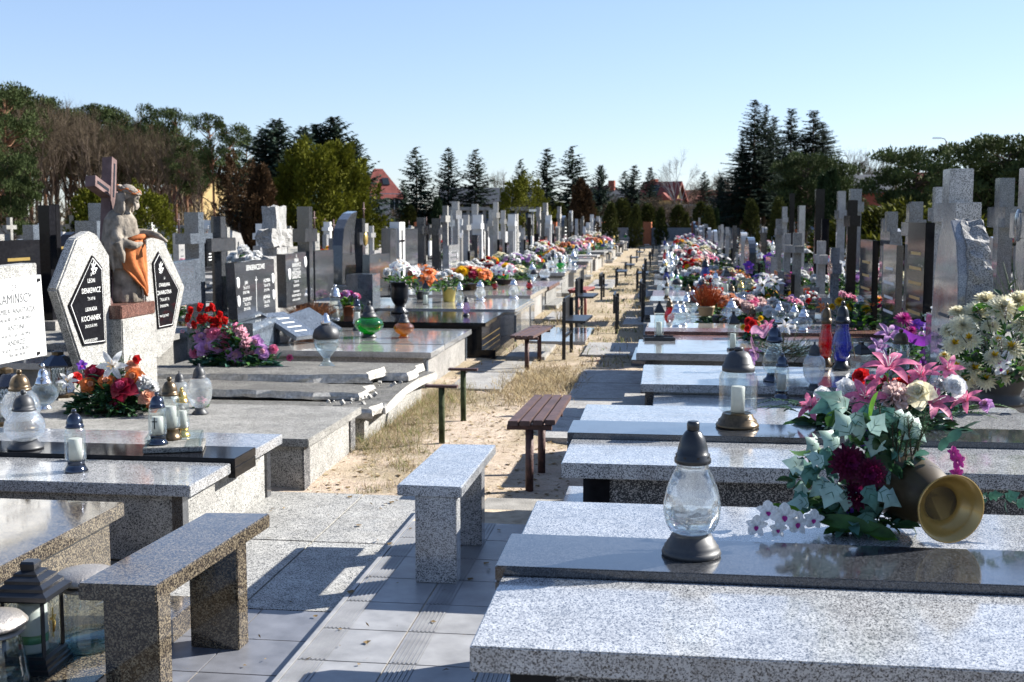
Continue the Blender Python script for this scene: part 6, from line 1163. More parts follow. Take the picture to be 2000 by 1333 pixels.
lpx('tall_cross', 309, 868, 766, .414, 'clear lantern with a black cross on its glass, left on the terrazzo tray', .1, 1.1); lpx('tall_bronze', 334, 858, 736, .414, 'bronze capped clear lantern behind the cross lantern on the tray', 0, 1.0); lpx('tall_gold', 357, 853, 757, .414, 'gold capped lantern at the right of the terrazzo tray', 0, .9)
lpx('ribbed', 352, 800, 725, .30, 'ribbed glass lantern half hidden behind the tray lanterns', 0, 1.0); lpx('ribbed', 391, 809, 711, .30, 'large ribbed glass lantern with dark cap beside the pink petals', 0, 1.05)
lpx('goblet', 638, 719, 612, .315, 'iridescent goblet lantern with knobbly dark cap on the cracked slab', 0, 1.0)
lpx('squat_green', 721, 659, 588, .35, 'green swirl glass lantern on the pale tomb', 0, 1.05); lpx('squat_amber', 789, 660, 607, .35, 'amber swirl glass lantern on the pale tomb', 0, 1.0)
lpx('tall', 698, 646, 578, .35, 'clear candle lantern left of the green lantern', 0, .8); lpx('bottle_clear', 655, 632, 556, .35, 'pale porcelain lantern painted with flowers behind the dried heather', 0, 1.1)
lpx('bottle_lilac', 911, 617, 578, .40, 'small lilac lantern on the edge of the black tomb', 0, 1.0); lpx('rect_black', 831, 598, 548, .40, 'clear lantern with black roof between the urn and the yellow pot', .3, .9); lpx('bottle_clear', 898, 598, 551, .42, 'clear drop shaped lantern beside the yellow pot', 0, 1.0)
lpx('bottle_white', 938, 587, 548, .42, 'ribbed silver white lantern at the middle of the pale tomb', 0, 1.5); lpx('bottle_white', 1003, 583, 545, .42, 'ribbed silver white lantern near the foot of the pale tomb', 0, 1.5); lpx('bottle_red', 967, 566, 548, .42, 'dark red glass lantern left of a brighter one', 0, 1.7); lpx('bottle_red', 1034, 566, 546, .42, 'bright red glass lantern on the foot of the tomb', 0, 1.8)
# roofed lattice lanterns at far left
def lattice(label, px, py, z, H):
    p = W(px, py, z); o = thing('grave_lantern', label, 'lantern', p, .5); s = H
    g = MB(); g.lathe([(.36*s, 0), (.36*s, .06*s), (.30*s, .08*s)], M['cap_bronze'], 6); g.build('base', o); g = MB(); g.lathe([(.28*s, .08*s), (.28*s, .66*s)], M['glass_plain'], 6); g.build('glass_body', o)
    g = MB()
    for f_ in range(6):
        a0, a1 = f_*1.0472, (f_+1)*1.0472; A = Vector((.292*s*math.cos(a0), .292*s*math.sin(a0), 0)); B = Vector((.292*s*math.cos(a1), .292*s*math.sin(a1), 0))
        g.tube([A+Vector((0, 0, .08*s)), A+Vector((0, 0, .66*s))], .012*s, M['cap_bronze'], 4)
        for k in range(-3, 6):
            for sg in (0, 1):
                u0, v0, u1, v1 = k/5, 0, k/5+.7, 1
                if u0 < 0: v0 = -u0/.7; u0 = 0
                if u1 > 1: v1 = 1-(u1-1)/.7; u1 = 1
                if v0 >= v1: continue
                if sg: u0, u1 = 1-u0, 1-u1
                g.tube([A.lerp(B, u0)+Vector((0, 0, (.08+.58*v0)*s)), A.lerp(B, u1)+Vector((0, 0, (.08+.58*v1)*s))], .008*s, M['cap_silver'], 3, False)
    g.build('lattice', o); g = MB(); g.lathe([(.38*s, .66*s), (.39*s, .70*s), (.16*s, .88*s), (.13*s, .9*s)], M['chrome'], 6); g.lathe([(.12*s, .9*s), (.12*s, .97*s), (.03*s, 1*s)], M['cap_bronze'], 8); g.build('roof', o)
    g = MB(); g.lathe([(.06*s, .3*s), (.07*s, .36*s), (.03*s, .44*s)], M['glass_red'], 8); g.build('red_light', o); return o
lattice('six sided bronze lantern with lattice sides in front of the white nameplate', 16, 828, .30, .36); lattice('six sided bronze lantern with lattice sides below the first pointed stone', 116, 775, .30, .34)
# black lantern with gold crucifix and glass hurricanes on the brown plinth
p = W(68, 1300, .10); BL = thing('grave_lantern', 'glossy black square lantern with stepped roof and gold crucifix on the brown plinth', 'lantern', p, R_(3)); hH = WY(68, 1095, p.y).z-.10; s = hH
g = MB(); g.lathe([(.36*s, 0), (.36*s, .04*s), (.34*s, .05*s), (.34*s, .08*s), (.31*s, .09*s), (.31*s, .13*s), (.27*s, .15*s)], M['cap_black'], 4, ph=math.pi/4); g.build('base', BL)
for i in range(4):
    a = math.pi/4+i*math.pi/2; g = MB(); g.obox(Matrix.Translation((.265*s*math.cos(a), .265*s*math.sin(a), .41*s)) @ Rz(a), .03*s, .03*s, .52*s, M['cap_black']); g.build('corner_post', BL)
g = MB(); g.lathe([(.258*s, .15*s), (.258*s, .67*s)], M['glass_plain'], 4, ph=math.pi/4); g.build('glass_pane', BL)
g = MB(); g.lathe([(.34*s, .67*s), (.37*s, .69*s), (.37*s, .73*s), (.30*s, .76*s), (.30*s, .79*s), (.24*s, .82*s), (.24*s, .85*s), (.16*s, .88*s), (.16*s, .90*s), (.09*s, .92*s)], M['cap_black'], 4, ph=math.pi/4); g.lathe([(.09*s, .92*s), (.10*s, .98*s), (.08*s, 1.0*s)], M['cap_black'], 4, ph=math.pi/4); g.build('roof', BL)
g = MB(); g.lathe([(.125*s, .15*s), (.13*s, .17*s), (.13*s, .6*s), (.11*s, .61*s)], M['wax'], 20); cd = g.build('candle', BL); g = MB(); M['label_green'] = plain('green_paper_label', (.04, .22, .05), .5); M['label_red'] = plain('red_paper_label', (.5, .04, .03), .5)
g.lathe([(.132*s, .24*s), (.132*s, .32*s)], M['label_green'], 20); g.build('label', cd); g = MB(); g.box(-.075*s, -.03*s, -.137*s, -.1335*s, .2*s, .25*s, M['label_red']); g.build('label', cd)
g = MB(); X_ = .189*s; g.box(X_, X_+.006*s, -.012*s, .012*s, .28*s, .56*s, M['cap_gold']); g.box(X_, X_+.006*s, -.055*s, .055*s, .455*s, .48*s, M['cap_gold']); g.tube([(X_+.01*s, 0, .49*s), (X_+.014*s, .004*s, .42*s), (X_+.01*s, 0, .33*s)], [.012*s, .015*s, .008*s], M['cap_gold'], 6)
for sg in (-1, 1): g.tube([(X_+.01*s, 0, .45*s), (X_+.01*s, sg*.045*s, .475*s)], .006*s, M['cap_gold'], 5)
g.build('crucifix', BL)
def hurricane(label, px, py, py_top, lid):
    p = W(px, py, .10); o = thing('glass_hurricane', label, 'lantern', p); H = WY(px, py_top, p.y).z-.10; g = MB(); g.lathe([(.10, 0), (.108, .012), (.108, .04), (.103, .055), (.098, .10), (.09, H*.55), (.075, H-.055)], M['glass_plain'], 36); g.build('glass_bell', o)
    g = MB(); g.lathe([(.094, .004), (.103, .02), (.1, .042), (.09, .048), (.02, .05)], M['blueglass'], 36); g.build('glass_dish', o)
    g = MB(); g.lathe([(.078, H-.055), (.105, H-.045), (.108, H-.035), (.09, H-.015), (.04, H-.003), (.001, H)], M[lid], 32); g.build('lid', o)
    if H > .1: g = MB(); g.lathe([(.08, H-.075), (.10, H-.065), (.075, H-.057)], M[lid], 28); g.build('collar', o)
M['blueglass'] = glass('blue_tinted_glass', (.45, .72, .80), thick=.4, body=.1); M['hammered'] = plain('hammered_silver_paint', (.40, .37, .34), .35, .55, .1, 20, .5, 140)
hurricane('glass hurricane lantern with hammered silver lid behind the left bench', 172, 1262, 1108, 'hammered'); hurricane('glass hurricane lantern with beige lid in the bottom left corner', -10, 1345, 1195, 'hammered')
# ---- left bouquets
def lvL(g, rr, c):
    foliage(g, rr, 420, (.27, .17), ('leaf_dark', 'leaf_green', 'leaf_dark', 'leaf_teal'), (.05, .10), .13, .5); foliage(g, rr, 160, (.18, .10), ('leaf_dark', 'leaf_green'), (.05, .09), .12, .7, z0=.08)
    for k in range(9): fern(g, (rr.uniform(-.15, .15), -.08, .1), (rr.uniform(-.6, .6), -.5, -.3), .14, 'leaf_green', rr, 10)
    for k in range(5): fern(g, (rr.uniform(-.12, .12), .05, .2), (rr.uniform(-.4, .4), .1, 1), .2, 'leaf_green', rr, 10)
arrange('flower_arrangement', 'basket of crimson and orange roses with white lilies before the first pointed stone', 215, 806, .30, [('rose_crimson', 240, 758, -.1, 0.077), ('rose_orange', 208, 745, -.05, 0.049), ('rose_orange', 174, 752, -.05, 0.049), ('rose_crimson', 184, 728, 0, 0.058), ('lily_white', 220, 716, .0, 0.099), ('rose_orange', 262, 735, -.02, 0.052), ('rose_peach', 288, 775, -.05, 0.052), ('carn_white', 282, 748, 0, 0.058), ('carn_white', 298, 757, 0, 0.046), ('carn_white', 275, 765, -.03, 0.046), ('rose_peach', 258, 715, .05, 0.041), ('rose_red', 266, 702, .05, 0.026), ('orchid_violet', 160, 714, 0, 0.041), ('rose_red', 150, 738, .02, 0.035), ('lily_white', 132, 748, -.05, 0.070), ('rose_orange', 298, 795, -.05, 0.035), ('rose_crimson', 225, 790, -.1, 0.035)], lvL, 'gold_dark', 21, dirv=(.28, -.85, .42))
def lvM(g, rr, c):
    foliage(g, rr, 420, (.34, .18), ('leaf_dark', 'leaf_teal', 'leaf_green'), (.06, .12), .17, .6)
    foliage(g, rr, 34, (.38, .18), ('leaf_ivy', 'leaf_ivy_shade', 'leaf_teal'), (.11, .16), .03, .1); foliage(g, rr, 220, (.16, .10), ('leaf_dark', 'leaf_green', 'leaf_ivy_shade'), (.04, .08), .12, .9, z0=.16)
arrange('flower_arrangement', 'large arrangement of red tulips, pink roses and hydrangea before the second pointed stone', 458, 718, .315, [('tulip_red', x, y, .08, .062) for x, y in ((372, 612), (388, 607), (403, 606), (418, 607), (365, 628), (380, 640), (408, 626), (430, 618), (440, 632), (422, 640), (448, 645), (412, 645))]+[('rose_pink', 418, 652, 0, 0.058), ('rose_pink', 448, 655, 0, 0.058), ('tulip_pink', 400, 648, 0, 0.046), ('rose_lilac', 401, 682, -.05, 0.067), ('rose_lilac', 458, 694, -.08, 0.067), ('rose_lilac', 422, 678, -.05, 0.058), ('carn_palepink', 472, 655, 0, 0.081), ('carn_palepink', 480, 675, -.03, 0.087), ('carn_palepink', 488, 690, -.05, 0.064), ('rose_lilac', 512, 688, -.05, 0.058), ('rose_pink', 534, 682, 0, 0.037), ('rose_lilac', 500, 668, 0, 0.049), ('rose_lilac', 392, 660, .0, 0.052), ('tulip_pink', 358, 648, 0, 0.041), ('tulip_pink', 372, 640, 0, 0.041), ('rose_red', 395, 622, .09, .05), ('carn_white', 432, 662, .02, .045), ('carn_palepink', 385, 655, .03, .045), ('rose_pink', 465, 640, .05, .045), ('tulip_pink', 450, 668, -.02, .04), ('carn_white', 445, 700, -.08, .035), ('rose_pink', 380, 690, -.03, .04), ('rose_red', 425, 628, .09, .05), ('rose_deep', 565, 699, 0, 0.026), ('rose_lilac', 408, 668, 0, 0.058), ('rose_pink', 438, 672, -.02, 0.052)], lvM, 'gold_dark', 22, dirv=(.28, -.85, .42))
bunch(4, W(392, 796, .30), .28, 'few loose pink blossoms lying by the large ribbed lantern', 0)
heather('dried brown heather mound behind the open book tablet', 605, 640, .35, .26, .26, 'cap_matt', 'heather_brown', 420, .08, .12)
# open book tablet
c = W(545, 668, .35); o = thing('book_tablet', 'grey stone tablet shaped like an open book propped on a stand', 'tablet', (c.x, c.y, .35), R_(-25)); g = MB(); g.obox(Matrix.Translation((.15, 0, .17)) @ Ry(R_(24)), .52, .34, .045, M['steel']); g.build('page', o, .006)
g = MB(); g.obox(Matrix.Translation((.15, .36, .17)) @ Ry(R_(24)) @ Matrix.Rotation(R_(12), 4, 'X'), .50, .34, .04, M['steel']); g.build('page', o, .006)
for x in (-.02, .08): g = MB(); g.box(x-.03, x+.03, -.1, .1, 0, .18-.04*(x > 0), M['steel']); g.build('foot', o, .003)
g = MB()
for k in range(4): g.obox(Matrix.Translation((.15, 0, .17)) @ Ry(R_(24)) @ Matrix.Translation((-.12+.09*k, 0, .0232)), .022, .20-.03*(k % 2), .001, M['white_letters'])
g.build('engraved_lines', o)
# potted flowers
def potted(label, px, py, z, pot, kinds, s, R, H, seed, pr=.06, ph=.11, n=26, pot_prof=None):
    p = W(px, py, z); o = thing('potted_flowers', label, 'flowers', p); g = MB(); g.lathe(pot_prof or [(pr*.75, 0), (pr*.8, .01), (pr, ph*.85), (pr*1.1, ph*.86), (pr*1.1, ph)], M[pot], 24); g.build('pot', o); rr = random.Random(seed); g = MB(); ph2 = pot_prof[-1][1] if pot_prof else ph
    foliage(g, rr, 90, (R, R), ('leaf_dark', 'leaf_green', 'leaf_bright'), (.05, .1), H*.4, .8, z0=ph2); g.build('foliage', o)['kind'] = 'stuff'
    for i in range(n): a = rr.random()*6.283; q = rr.random()**.6; flower(o, rr.choice(kinds), (math.cos(a)*R*q, math.sin(a)*R*q, ph2+.03+H*math.sqrt(1-q*q*.8)), s*rr.uniform(.8, 1.15), Vector((math.cos(a)*q, math.sin(a)*q-.3, .8)))
    return o
potted('magenta blossoms in a terracotta pot beside the clear candle lantern', 682, 622, .37, 'terracotta', ['rose_pink', 'mum_magenta', 'rose_lilac'], .05, .13, .15, 1, .075, .15, 14)
potted('white flowers in a tall glossy black urn', 781, 612, .40, 'cap_black', ['lily_white', 'carn_white', 'orchid_white'], .085, .2, .2, 2, n=12, pot_prof=[(.11, 0), (.115, .02), (.07, .06), (.06, .1), (.09, .14), (.115, .2), (.11, .32), (.12, .38), (.14, .40)])
potted('white kalanchoe in a square yellow pot', 877, 590, .42, 'yellowpot', ['rose_white', 'carn_white', 'rose_cream'], .06, .19, .18, 3, .1, .2, 22)
potted('orange lilies with white orchids behind the black urn', 825, 585, .42, 'cap_matt', ['lily_orange', 'rose_orange', 'orchid_white'], .12, .25, .28, 4, .1, .12, 13)
potted('low basket of russet, orange and crimson blooms on the pale tomb', 915, 566, .42, 'gold_dark', ['rose_orange', 'rose_crimson', 'mum_yellow', 'rose_peach', 'rose_red'], .12, .42, .2, 5, .2, .1, 22)
potted('pink and white blooms with yellow green leaves near the red lantern', 985, 556, .42, 'cap_matt', ['rose_pink', 'orchid_white', 'mum_yellow', 'orchid_lilac'], .12, .35, .2, 6, .15, .1, 14)
# ---------------------------------------------------------------- the many graves of the rows
rf = random.Random(99)
def gproto(seed):
    # local: foot at x = 0, head towards -x, faces +x; returns ordered parts
    r = random.Random(seed); W2 = r.choice([.5, .55, .6, .95, 1.0]); h = r.uniform(.34, .5); top = r.choice(['grey_fine', 'pale', 'grey', 'darkgrey', 'terrazzo_old', 'black', 'cement', 'pale', 'redstone', 'steel', 'pale']); base = r.choice(['cement', 'pale', 'terrazzo_old', 'steel', 'concrete'])
    hs = r.choice(['darkgrey', 'black', 'grey_fine', 'pale', 'terrazzo_old', 'steel', 'cement', 'marble']); P_ = []
    def add(n, f): g = MB(); f(g); P_.append((n, g))
    add('base', lambda g: g.box(-2.1, -.06, -W2+.06, W2-.06, -.02, h-.061, M[base])); add('slab', lambda g: g.box(-2.1, 0, -W2, W2, h-.06, h, M[top]))
    if r.random() < .4: add('plinth', lambda g: g.box(-2.3, .14, -W2-.1, W2+.1, -.02, .07, M[base]))
    k = seed % 8; H = r.uniform(1.15, 1.6); x = -1.95; hw = W2*r.uniform(.42, .68)
    add('pedestal', lambda g: g.box(x-.2, x+.12, -W2*.85, W2*.85, h+.001, h+.14, M[hs]))
    def lines(g, hw, z0, z1, X, m):
        n = 4
        for i in range(n): w_ = hw*r.uniform(.35, .7); z = z1-(z1-z0)*(.25+.6*i/n); g.box(X, X+.003, -w_, w_, z-.014, z+.014, M[m])
    lt = 'gold_letters' if r.random() < .4 else 'white_letters'
    if hs in ('marble', 'pale', 'grey_fine', 'cement', 'terrazzo_old'): lt = 'dark_letters'
    if k in (0, 4):
        add('headstone', lambda g: g.box(x-.06, x+.05, -hw, hw, h+.14, H*.68, M[hs])); add('engraved_lines', lambda g: lines(g, hw, h+.14, H*.68, x+.05, lt))
        add('cross', lambda g: (g.box(x-.16, x-.065, -.055, .055, h+.14, H+.2, M[base if k else hs]), g.box(x-.165, x-.0645, -.22, .22, H-.1, H+.02, M[base if k else hs])))
    elif k in (1, 5):
        add('cross', lambda g: (g.box(x-.06, x+.05, -.06, .06, h+.14, H+.2, M[hs]), g.box(x-.063, x+.053, -.25, .25, H-.12, H-.01, M[hs])))
        add('nameplate', lambda g: g.box(x+.065, x+.115, -hw*.7, hw*.7, h+.141, h+.6, M['black' if hs != 'black' else 'marble']))
    elif k == 2:
        n = 10; add('headstone', lambda g: g.prism([(-hw, h+.14), (hw, h+.14)]+[(hw*math.cos(i*math.pi/n), H-hw*.6+hw*.6*math.sin(i*math.pi/n)) for i in range(n+1)], 'x', x-.08, x+.06, M[hs])); add('engraved_lines', lambda g: lines(g, hw, h+.14, H-.2, x+.06, lt))
    elif k == 3:
        add('headstone', lambda g: g.prism([(-hw, h+.14), (hw, h+.14), (hw, H*.62), (hw*.3, H*.95), (-hw*.6, H)], 'x', x-.08, x+.05, M[hs])); add('engraved_lines', lambda g: lines(g, hw*.8, h+.14, H*.65, x+.05, lt))
        add('cross', lambda g: (g.box(x+.051, x+.07, -.02, .02, h+.3, H*.8, M[lt]), g.box(x+.051, x+.07, -.08, .08, H*.68, H*.71, M[lt])))
    elif k == 6:
        add('headstone', lambda g: (g.box(x-.08, x+.05, -hw, -.10, h+.14, H*.85, M[hs]), g.box(x-.08, x+.05, .10, hw, h+.14, H*.75, M[hs]))); add('cross', lambda g: (g.box(x-.12, x+.08, -.095, .095, h+.14, H+.2, M['marble']), g.box(x-.122, x+.082, -.25, .25, H-.1, H+.02, M['marble'])))
    else:
        add('headstone', lambda g: g.box(x-.07, x+.06, -hw*.55, hw*.55, h+.14, H*.98, M[hs])); add('engraved_lines', lambda g: lines(g, hw*.5, h+.14, H*.98, x+.06, lt)); add('cross', lambda g: (g.tube([(x, 0, H*.98), (x, 0, H*1.3)], .018, M['rust']), g.tube([(x, -.12, H*1.2), (x, .12, H*1.2)], .016, M['rust'])))
    if k in (0, 2, 3, 4, 6) and r.random() < .7:
        def ov(g):
            q = MB(); q.lathe([(1, 0), (1, 1), (.8, 1.3)], M['marble'], 14); g.join(q, Matrix.Translation((x+.055, hw*.55 if k != 3 else -hw*.3, H*.55)) @ Matrix.Rotation(math.pi/2, 4, 'Y') @ Matrix.Diagonal((.055, .042, .008, 1)))
        add('portrait_oval', ov)
    desc = {'darkgrey': 'dark grey', 'black': 'polished black', 'grey_fine': 'grey', 'pale': 'pale', 'terrazzo_old': 'speckled', 'steel': 'blue grey', 'cement': 'cement', 'marble': 'white'}[hs]
    kd = {0: 'nameplate and cross', 1: 'tall block cross', 2: 'arched headstone', 3: 'slanting headstone', 4: 'nameplate and pale cross', 5: 'tall block cross', 6: 'split headstone with white cross', 7: 'narrow stele with iron cross'}[k]
    return P_, '%s %s' % (desc, kd), h, W2
GP = []
for s in range(24):
    P_, ds, h, W2 = gproto(s); a = MB()
    for n, g in P_: a.join(g)
    GP.append(([(n, g.mesh(n)) for n, g in P_], a.mesh('grave'), ds, h, W2))
def grave(i, x, y, rz, full, label, group=None, sz=1):
    pm, wm, ds, h, W2 = GP[i]
    if not full: return instance('grave', wm, (x, y, 0), rz, (1, 1, sz), label, 'grave', group)
    o = thing('grave', label, 'grave', (x, y, 0), rz, group); o.scale = (1, 1, sz)
    for n, me in pm: c = bpy.data.objects.new(n, me); COL.objects.link(c); c.parent = o
    return o
LNAME = dict(zip(LK, ['pear shaped', 'square glass', 'glass ball', 'bronze capped ball', 'clear cylinder', 'gold capped', 'bronze capped', 'cross marked', 'ribbed', 'green', 'amber', 'silver capped bowl', 'clear bowl', 'goblet', 'black roofed', 'red', 'blue', 'lilac', 'clear bottle', 'dark chrome', 'milky white']))
NL = NB = 0
def dress(x, y, rz, h, W2, where, nl, nb, big=1.0):
    global NL, NB
    for k in range(nl):
        kd = rf.choice(['tall', 'tall_gold', 'ribbed', 'squat_silver', 'squat_clear', 'bottle_clear', 'bottle_white', 'rect_black', 'bottle_red', 'bottle_white', 'globe', 'tall_bronze', 'bottle_clear', 'bottle_blue', 'squat_green', 'goblet']); u = -rf.uniform(.15, 1.5); v = rf.uniform(-W2*.8, W2*.8)
        px_ = x+u*math.cos(rz)-v*math.sin(rz); py_ = y+u*math.sin(rz)+v*math.cos(rz)
        lb = '%s lantern, %s on %s' % (LNAME[kd], ordn(k), where)
        if py_ < 14: lantern(kd, (px_, py_, h), rf.uniform(.22, .34), lb)
        else: instance('grave_lantern', LW[kd], (px_, py_, h), 0, rf.uniform(.24, .36)*big, lb, 'lantern', 'small grave lanterns along the rows')
        NL += 1
    for k in range(nb):
        i = rf.randrange(10); u = -rf.uniform(.7, 1.75); v = W2*(-.6+1.2*(k+.5)/nb)+rf.uniform(-.1, .1)
        bunch(i, (x+u*math.cos(rz)-v*math.sin(rz), y+u*math.sin(rz)+v*math.cos(rz), h), rf.uniform(1.0, 1.6)*big, '%s flowers, %s bunch on %s' % (BN[i], ordn(k), where), rf.random()*6, 'bouquets along the rows'); NB += 1
LI = [i for i in range(24)]; LD = [i for i in LI if not any(q in GP[i][2] for q in ('white', 'pale narrow', 'cement narrow'))]
def row(side, xf, y0, y1, nm, lan, bou, full_to, jump=0, szr=(.85, 1.0), flip=False):
    y = y0; k = 0
    while y < y1:
        i = rf.choice(LI if side < 0 else LD); pm, wm, ds, h, W2 = GP[i]; y += W2; sz = rf.uniform(*szr); rz = 0 if side < 0 else math.pi
        if flip: rz += math.pi
        xx = xf+rf.uniform(-.08, .08); where = '%s grave of %s' % (ordn(k), nm)
        grave(i, xx, y, rz+rf.uniform(-.02, .02), y < full_to, '%s grave, %s along %s' % (ds, ordn(k), nm), 'graves of '+nm, sz)
        nl, nb = lan(y), bou(y); dress(xx, y, rz, h*sz, W2, where, int(nl)+(rf.random() < nl % 1), int(nb)+(rf.random() < nb % 1), 1.0 if y < 30 else 1.25)
        y += W2+rf.uniform(.12, .5)+jump; k += 1
row(-1, -2.05, 20.9, 92, 'the near left row', lambda y: 4.2 if y < 32 else 1.8 if y < 55 else .8, lambda y: 3.4 if y < 32 else 2.2 if y < 60 else 1.2, 40, 0, (.95, 1.15))
row(1, -.15, 12.9, 92, 'the near right row', lambda y: 5.2 if y < 28 else 2.4 if y < 50 else .8, lambda y: 4.2 if y < 30 else 2.2 if y < 60 else 1.2, 40, 0, (.78, .98))
row(-1, -5.0, 9.2, 60, 'the second left row', lambda y: .5, lambda y: 1.2 if y < 30 else .6, 26)
row(-1, -8.3, 13, 70, 'the third left row', lambda y: .2, lambda y: .7, 26)
row(-1, -11.8, 17, 70, 'the fourth left row', lambda y: 0, lambda y: .5, 0, .3)
row(-1, -15.5, 22, 70, 'the fifth left row', lambda y: 0, lambda y: .4, 0, .8)
row(-1, -20, 28, 66, 'the sixth left row', lambda y: 0, lambda y: .3, 0, 1.5)
row(1, 3.2, 8.3, 70, 'the second right row', lambda y: .8, lambda y: 2.0 if y < 30 else .7, 26)
row(1, 6.6, 15, 70, 'the third right row', lambda y: .2, lambda y: .8, 26)
row(1, 10.0, 22, 70, 'the fourth right row', lambda y: 0, lambda y: .6, 0, .5)
row(1, 13.6, 30, 60, 'the fifth right row', lambda y: 0, lambda y: .4, 0, 1.0)
print('lanterns', NL, 'bouquets', NB)
# tall individual stones that rise above the right hand row
def post(label, px, top_py, X, w_, t_, mat, arms=None, name='stele', cat='headstone'):
    Y = X*ray(px, 430).y/ray(px, 430).x; zt = EYE+(430-top_py)/FPX*Y; o = thing(name, label, cat, (X, Y, 0)); g = MB(); g.box(-t_/2, t_/2, -w_/2, w_/2, 0, zt, M[mat]); g.build('shaft', o, .004)
    if arms: az, aw, ah = arms; g = MB(); z = EYE+(430-az)/FPX*Y; g.box(-t_/2-.005, t_/2+.005, -aw/2, aw/2, z-ah/2, z+ah/2, M[mat]); g.build('arms', o, .004)
    g = MB(); g.box(-t_/2-.08, t_/2+.08, -w_/2-.1, w_/2+.1, 0, .5, M['cement']); g.build('pedestal', o)
    return o
post('tall black stele with a small cap line right of the path', 1600, 372, 2.3, .14, .13, 'black', (402, .22, .03)); post('shorter black pillar leaning beside the tall black stele', 1612, 428, 2.25, .1, .10, 'black')
post('black block cross left of the low juniper', 1664, 393, 2.4, .12, .12, 'black', (432, .55, .14), 'stone_cross', 'cross'); post('grey granite cross behind the black block cross', 1669, 372, 3.4, .2, .2, 'steel', (406, .7, .18), 'stone_cross', 'cross')
post('speckled tall cross between the black stele and the juniper', 1642, 376, 2.8, .15, .12, 'grey_fine', (420, .5, .14), 'stone_cross', 'cross'); post('dark slim stele left of the tall black one', 1546, 380, 2.6, .12, .10, 'black')
post('blue grey granite cross in front of the juniper', 1788, 396, 3.3, .2, .15, 'steel', (440, .6, .15), 'stone_cross', 'cross'); post('small granite pillar below the juniper', 1735, 427, 2.8, .2, .15, 'steel'); post('round headed pale stone among the right hand crosses', 1565, 403, 2.7, .3, .12, 'pale')
post('dark granite cross at the far right behind the arched headstone', 1960, 353, 3.6, .2, .15, 'steel', (425, .7, .22), 'stone_cross', 'cross'); post('pale cross just left of the black stele', 1532, 405, 2.3, .14, .1, 'grey_fine', (430, .4, .1), 'stone_cross', 'cross'); post('twin pillar cross behind the big granite cross', 1835, 369, 3.0, .14, .14, 'grey', (420, .5, .15), 'stone_cross', 'cross')
# tall crosses along the left row
for px, py, X, w_, t_, mat, arms, lb in ((890, 394, -4.3, .22, .13, 'grey_fine', (420, .7, .18), 'tallest light granite cross of the left row'), (928, 399, -4.4, .24, .13, 'grey_fine', (430, .75, .18), 'granite cross with a small figure in the left row'), (876, 410, -4.2, .2, .13, 'steel', (436, .6, .14), 'shaded granite cross before the tallest one'), (960, 410, -4.4, .22, .12, 'grey_fine', (437, .6, .14), 'gold topped granite cross in the left row'),
                                    (852, 427, -4.3, .2, .14, 'darkgrey', (452, .55, .14), 'dark cross with a light medallion in the left row'), (823, 425, -4.5, .2, .14, 'darkgrey', (450, .55, .14), 'black cross beside the white strip headstone'), (1008, 418, -4.3, .3, .1, 'cement', None, 'pale stele right of the gold topped cross'), (1035, 419, -4.4, .2, .1, 'pale', (435, .6, .1), 'slim white cross in the left row'),
                                    (1052, 405, -4.5, .3, .14, 'cement', (420, .7, .14), 'weathered cross with rounded head'), (1065, 397, -4.4, .35, .16, 'cement', (418, .7, .16), 'thick pale cross with rounded head'), (1092, 404, -4.5, .3, .14, 'cement', (423, .8, .2), 'pale block cross near the spruces'), (1115, 412, -4.5, .4, .14, 'marble', None, 'white rounded marker near the spruces'), (205, 396, -6.2, .3, .24, 'steel', (450, .9, .2), 'grey cross standing behind the two pointed stones'), (92, 400, -6.6, .14, .12, 'black', None, 'tall black stele behind the white nameplate'), (107, 398, -6.8, .1, .08, 'black', None, 'slender black post beside the tall black stele')):
    post(lb, px, py, X, w_, t_, mat, arms, 'stone_cross' if arms else 'stele', 'cross' if arms else 'headstone')
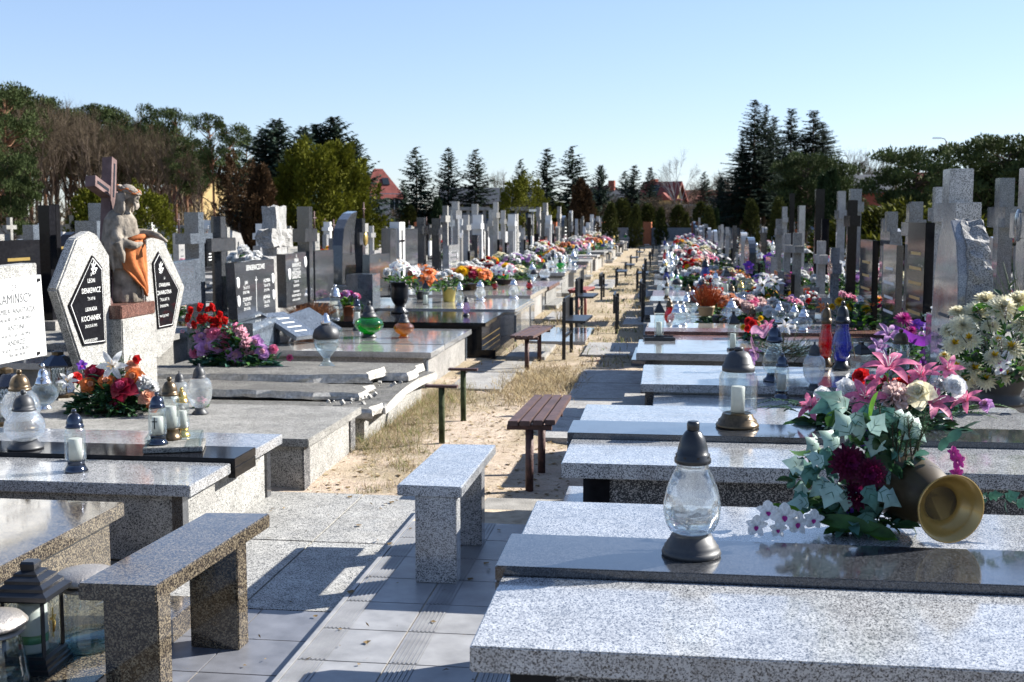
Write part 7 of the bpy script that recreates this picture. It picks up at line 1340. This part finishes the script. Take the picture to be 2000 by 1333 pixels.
for px, py, X, w_, lb, mt in ((20, 472, -6.3, .8, 'black headstone with gold lettering behind the white nameplate', 'black'), (120, 455, -7.2, .9, 'olive black wave topped headstone behind the pointed stones', 'black'), (940, 440, -4.3, 1.6, 'white gabled headstone with two dark plaques', 'marble'), (980, 453, -4.3, 1.3, 'plain white headstone end in the left row', 'marble'), (905, 455, -4.3, 1.4, 'white headstone end before the gabled one', 'pale'), (68, 440, -7.8, .35, 'pale blue grey stepped cross stone behind the nameplate', 'steel')):
    Y = X*ray(px, 430).y/ray(px, 430).x; zt = EYE+(430-py)/FPX*Y; o = thing('headstone', lb, 'headstone', (X, Y, 0)); g = MB()
    if 'gabled' in lb: g.prism([(-w_/2, .4), (w_/2, .4), (w_/2, zt*.78), (-w_*.35, zt), (-w_/2, zt*.92)], 'x', -.08, .08, M[mt])
    elif 'wave' in lb: g.prism([(-w_/2, .4), (w_/2, .4)]+[(w_/2-w_*i/8, zt-.1+.1*math.sin(i*.8)) for i in range(9)], 'x', -.06, .06, M[mt])
    else: g.box(-.07, .07, -w_/2, w_/2, .4, zt, M[mt])
    g.build('panel', o, .004); g = MB(); g.box(-.25, .25, -w_/2-.1, w_/2+.1, 0, .4, M['cement']); g.build('pedestal', o)
    if 'gold' in lb or 'wave' in lb: g = MB(); [g.box(.071, .074, -w_*.25, w_*.25, zt-.2-.12*i, zt-.17-.12*i, M['gold_letters']) for i in range(4)]; g.build('engraved_lines', o)
    if 'plaques' in lb:
        for s in (-.3, .3): g = MB(); g.box(.081, .09, s-.18, s+.18, .7, 1.35-.1*s, M['black']); g.build('plaque', o)
for i, (x, y, z, s, k) in enumerate(((-6.0, 8.6, .45, 1.3, 4), (-6.4, 9.6, .5, 1.5, 0), (-5.2, 10.2, .9, 1.5, 8), (-5.6, 11.3, .5, 1.5, 9), (-4.9, 13.4, .9, 1.4, 2))): bunch(k, (x, y, z), s, ('pink blossoms at the left behind the nameplate', 'red roses far left behind the nameplate', 'white blossoms behind the second pointed stone', 'peach blossoms behind the blue grey cross', 'white blossoms behind the dark nameplates')[i])
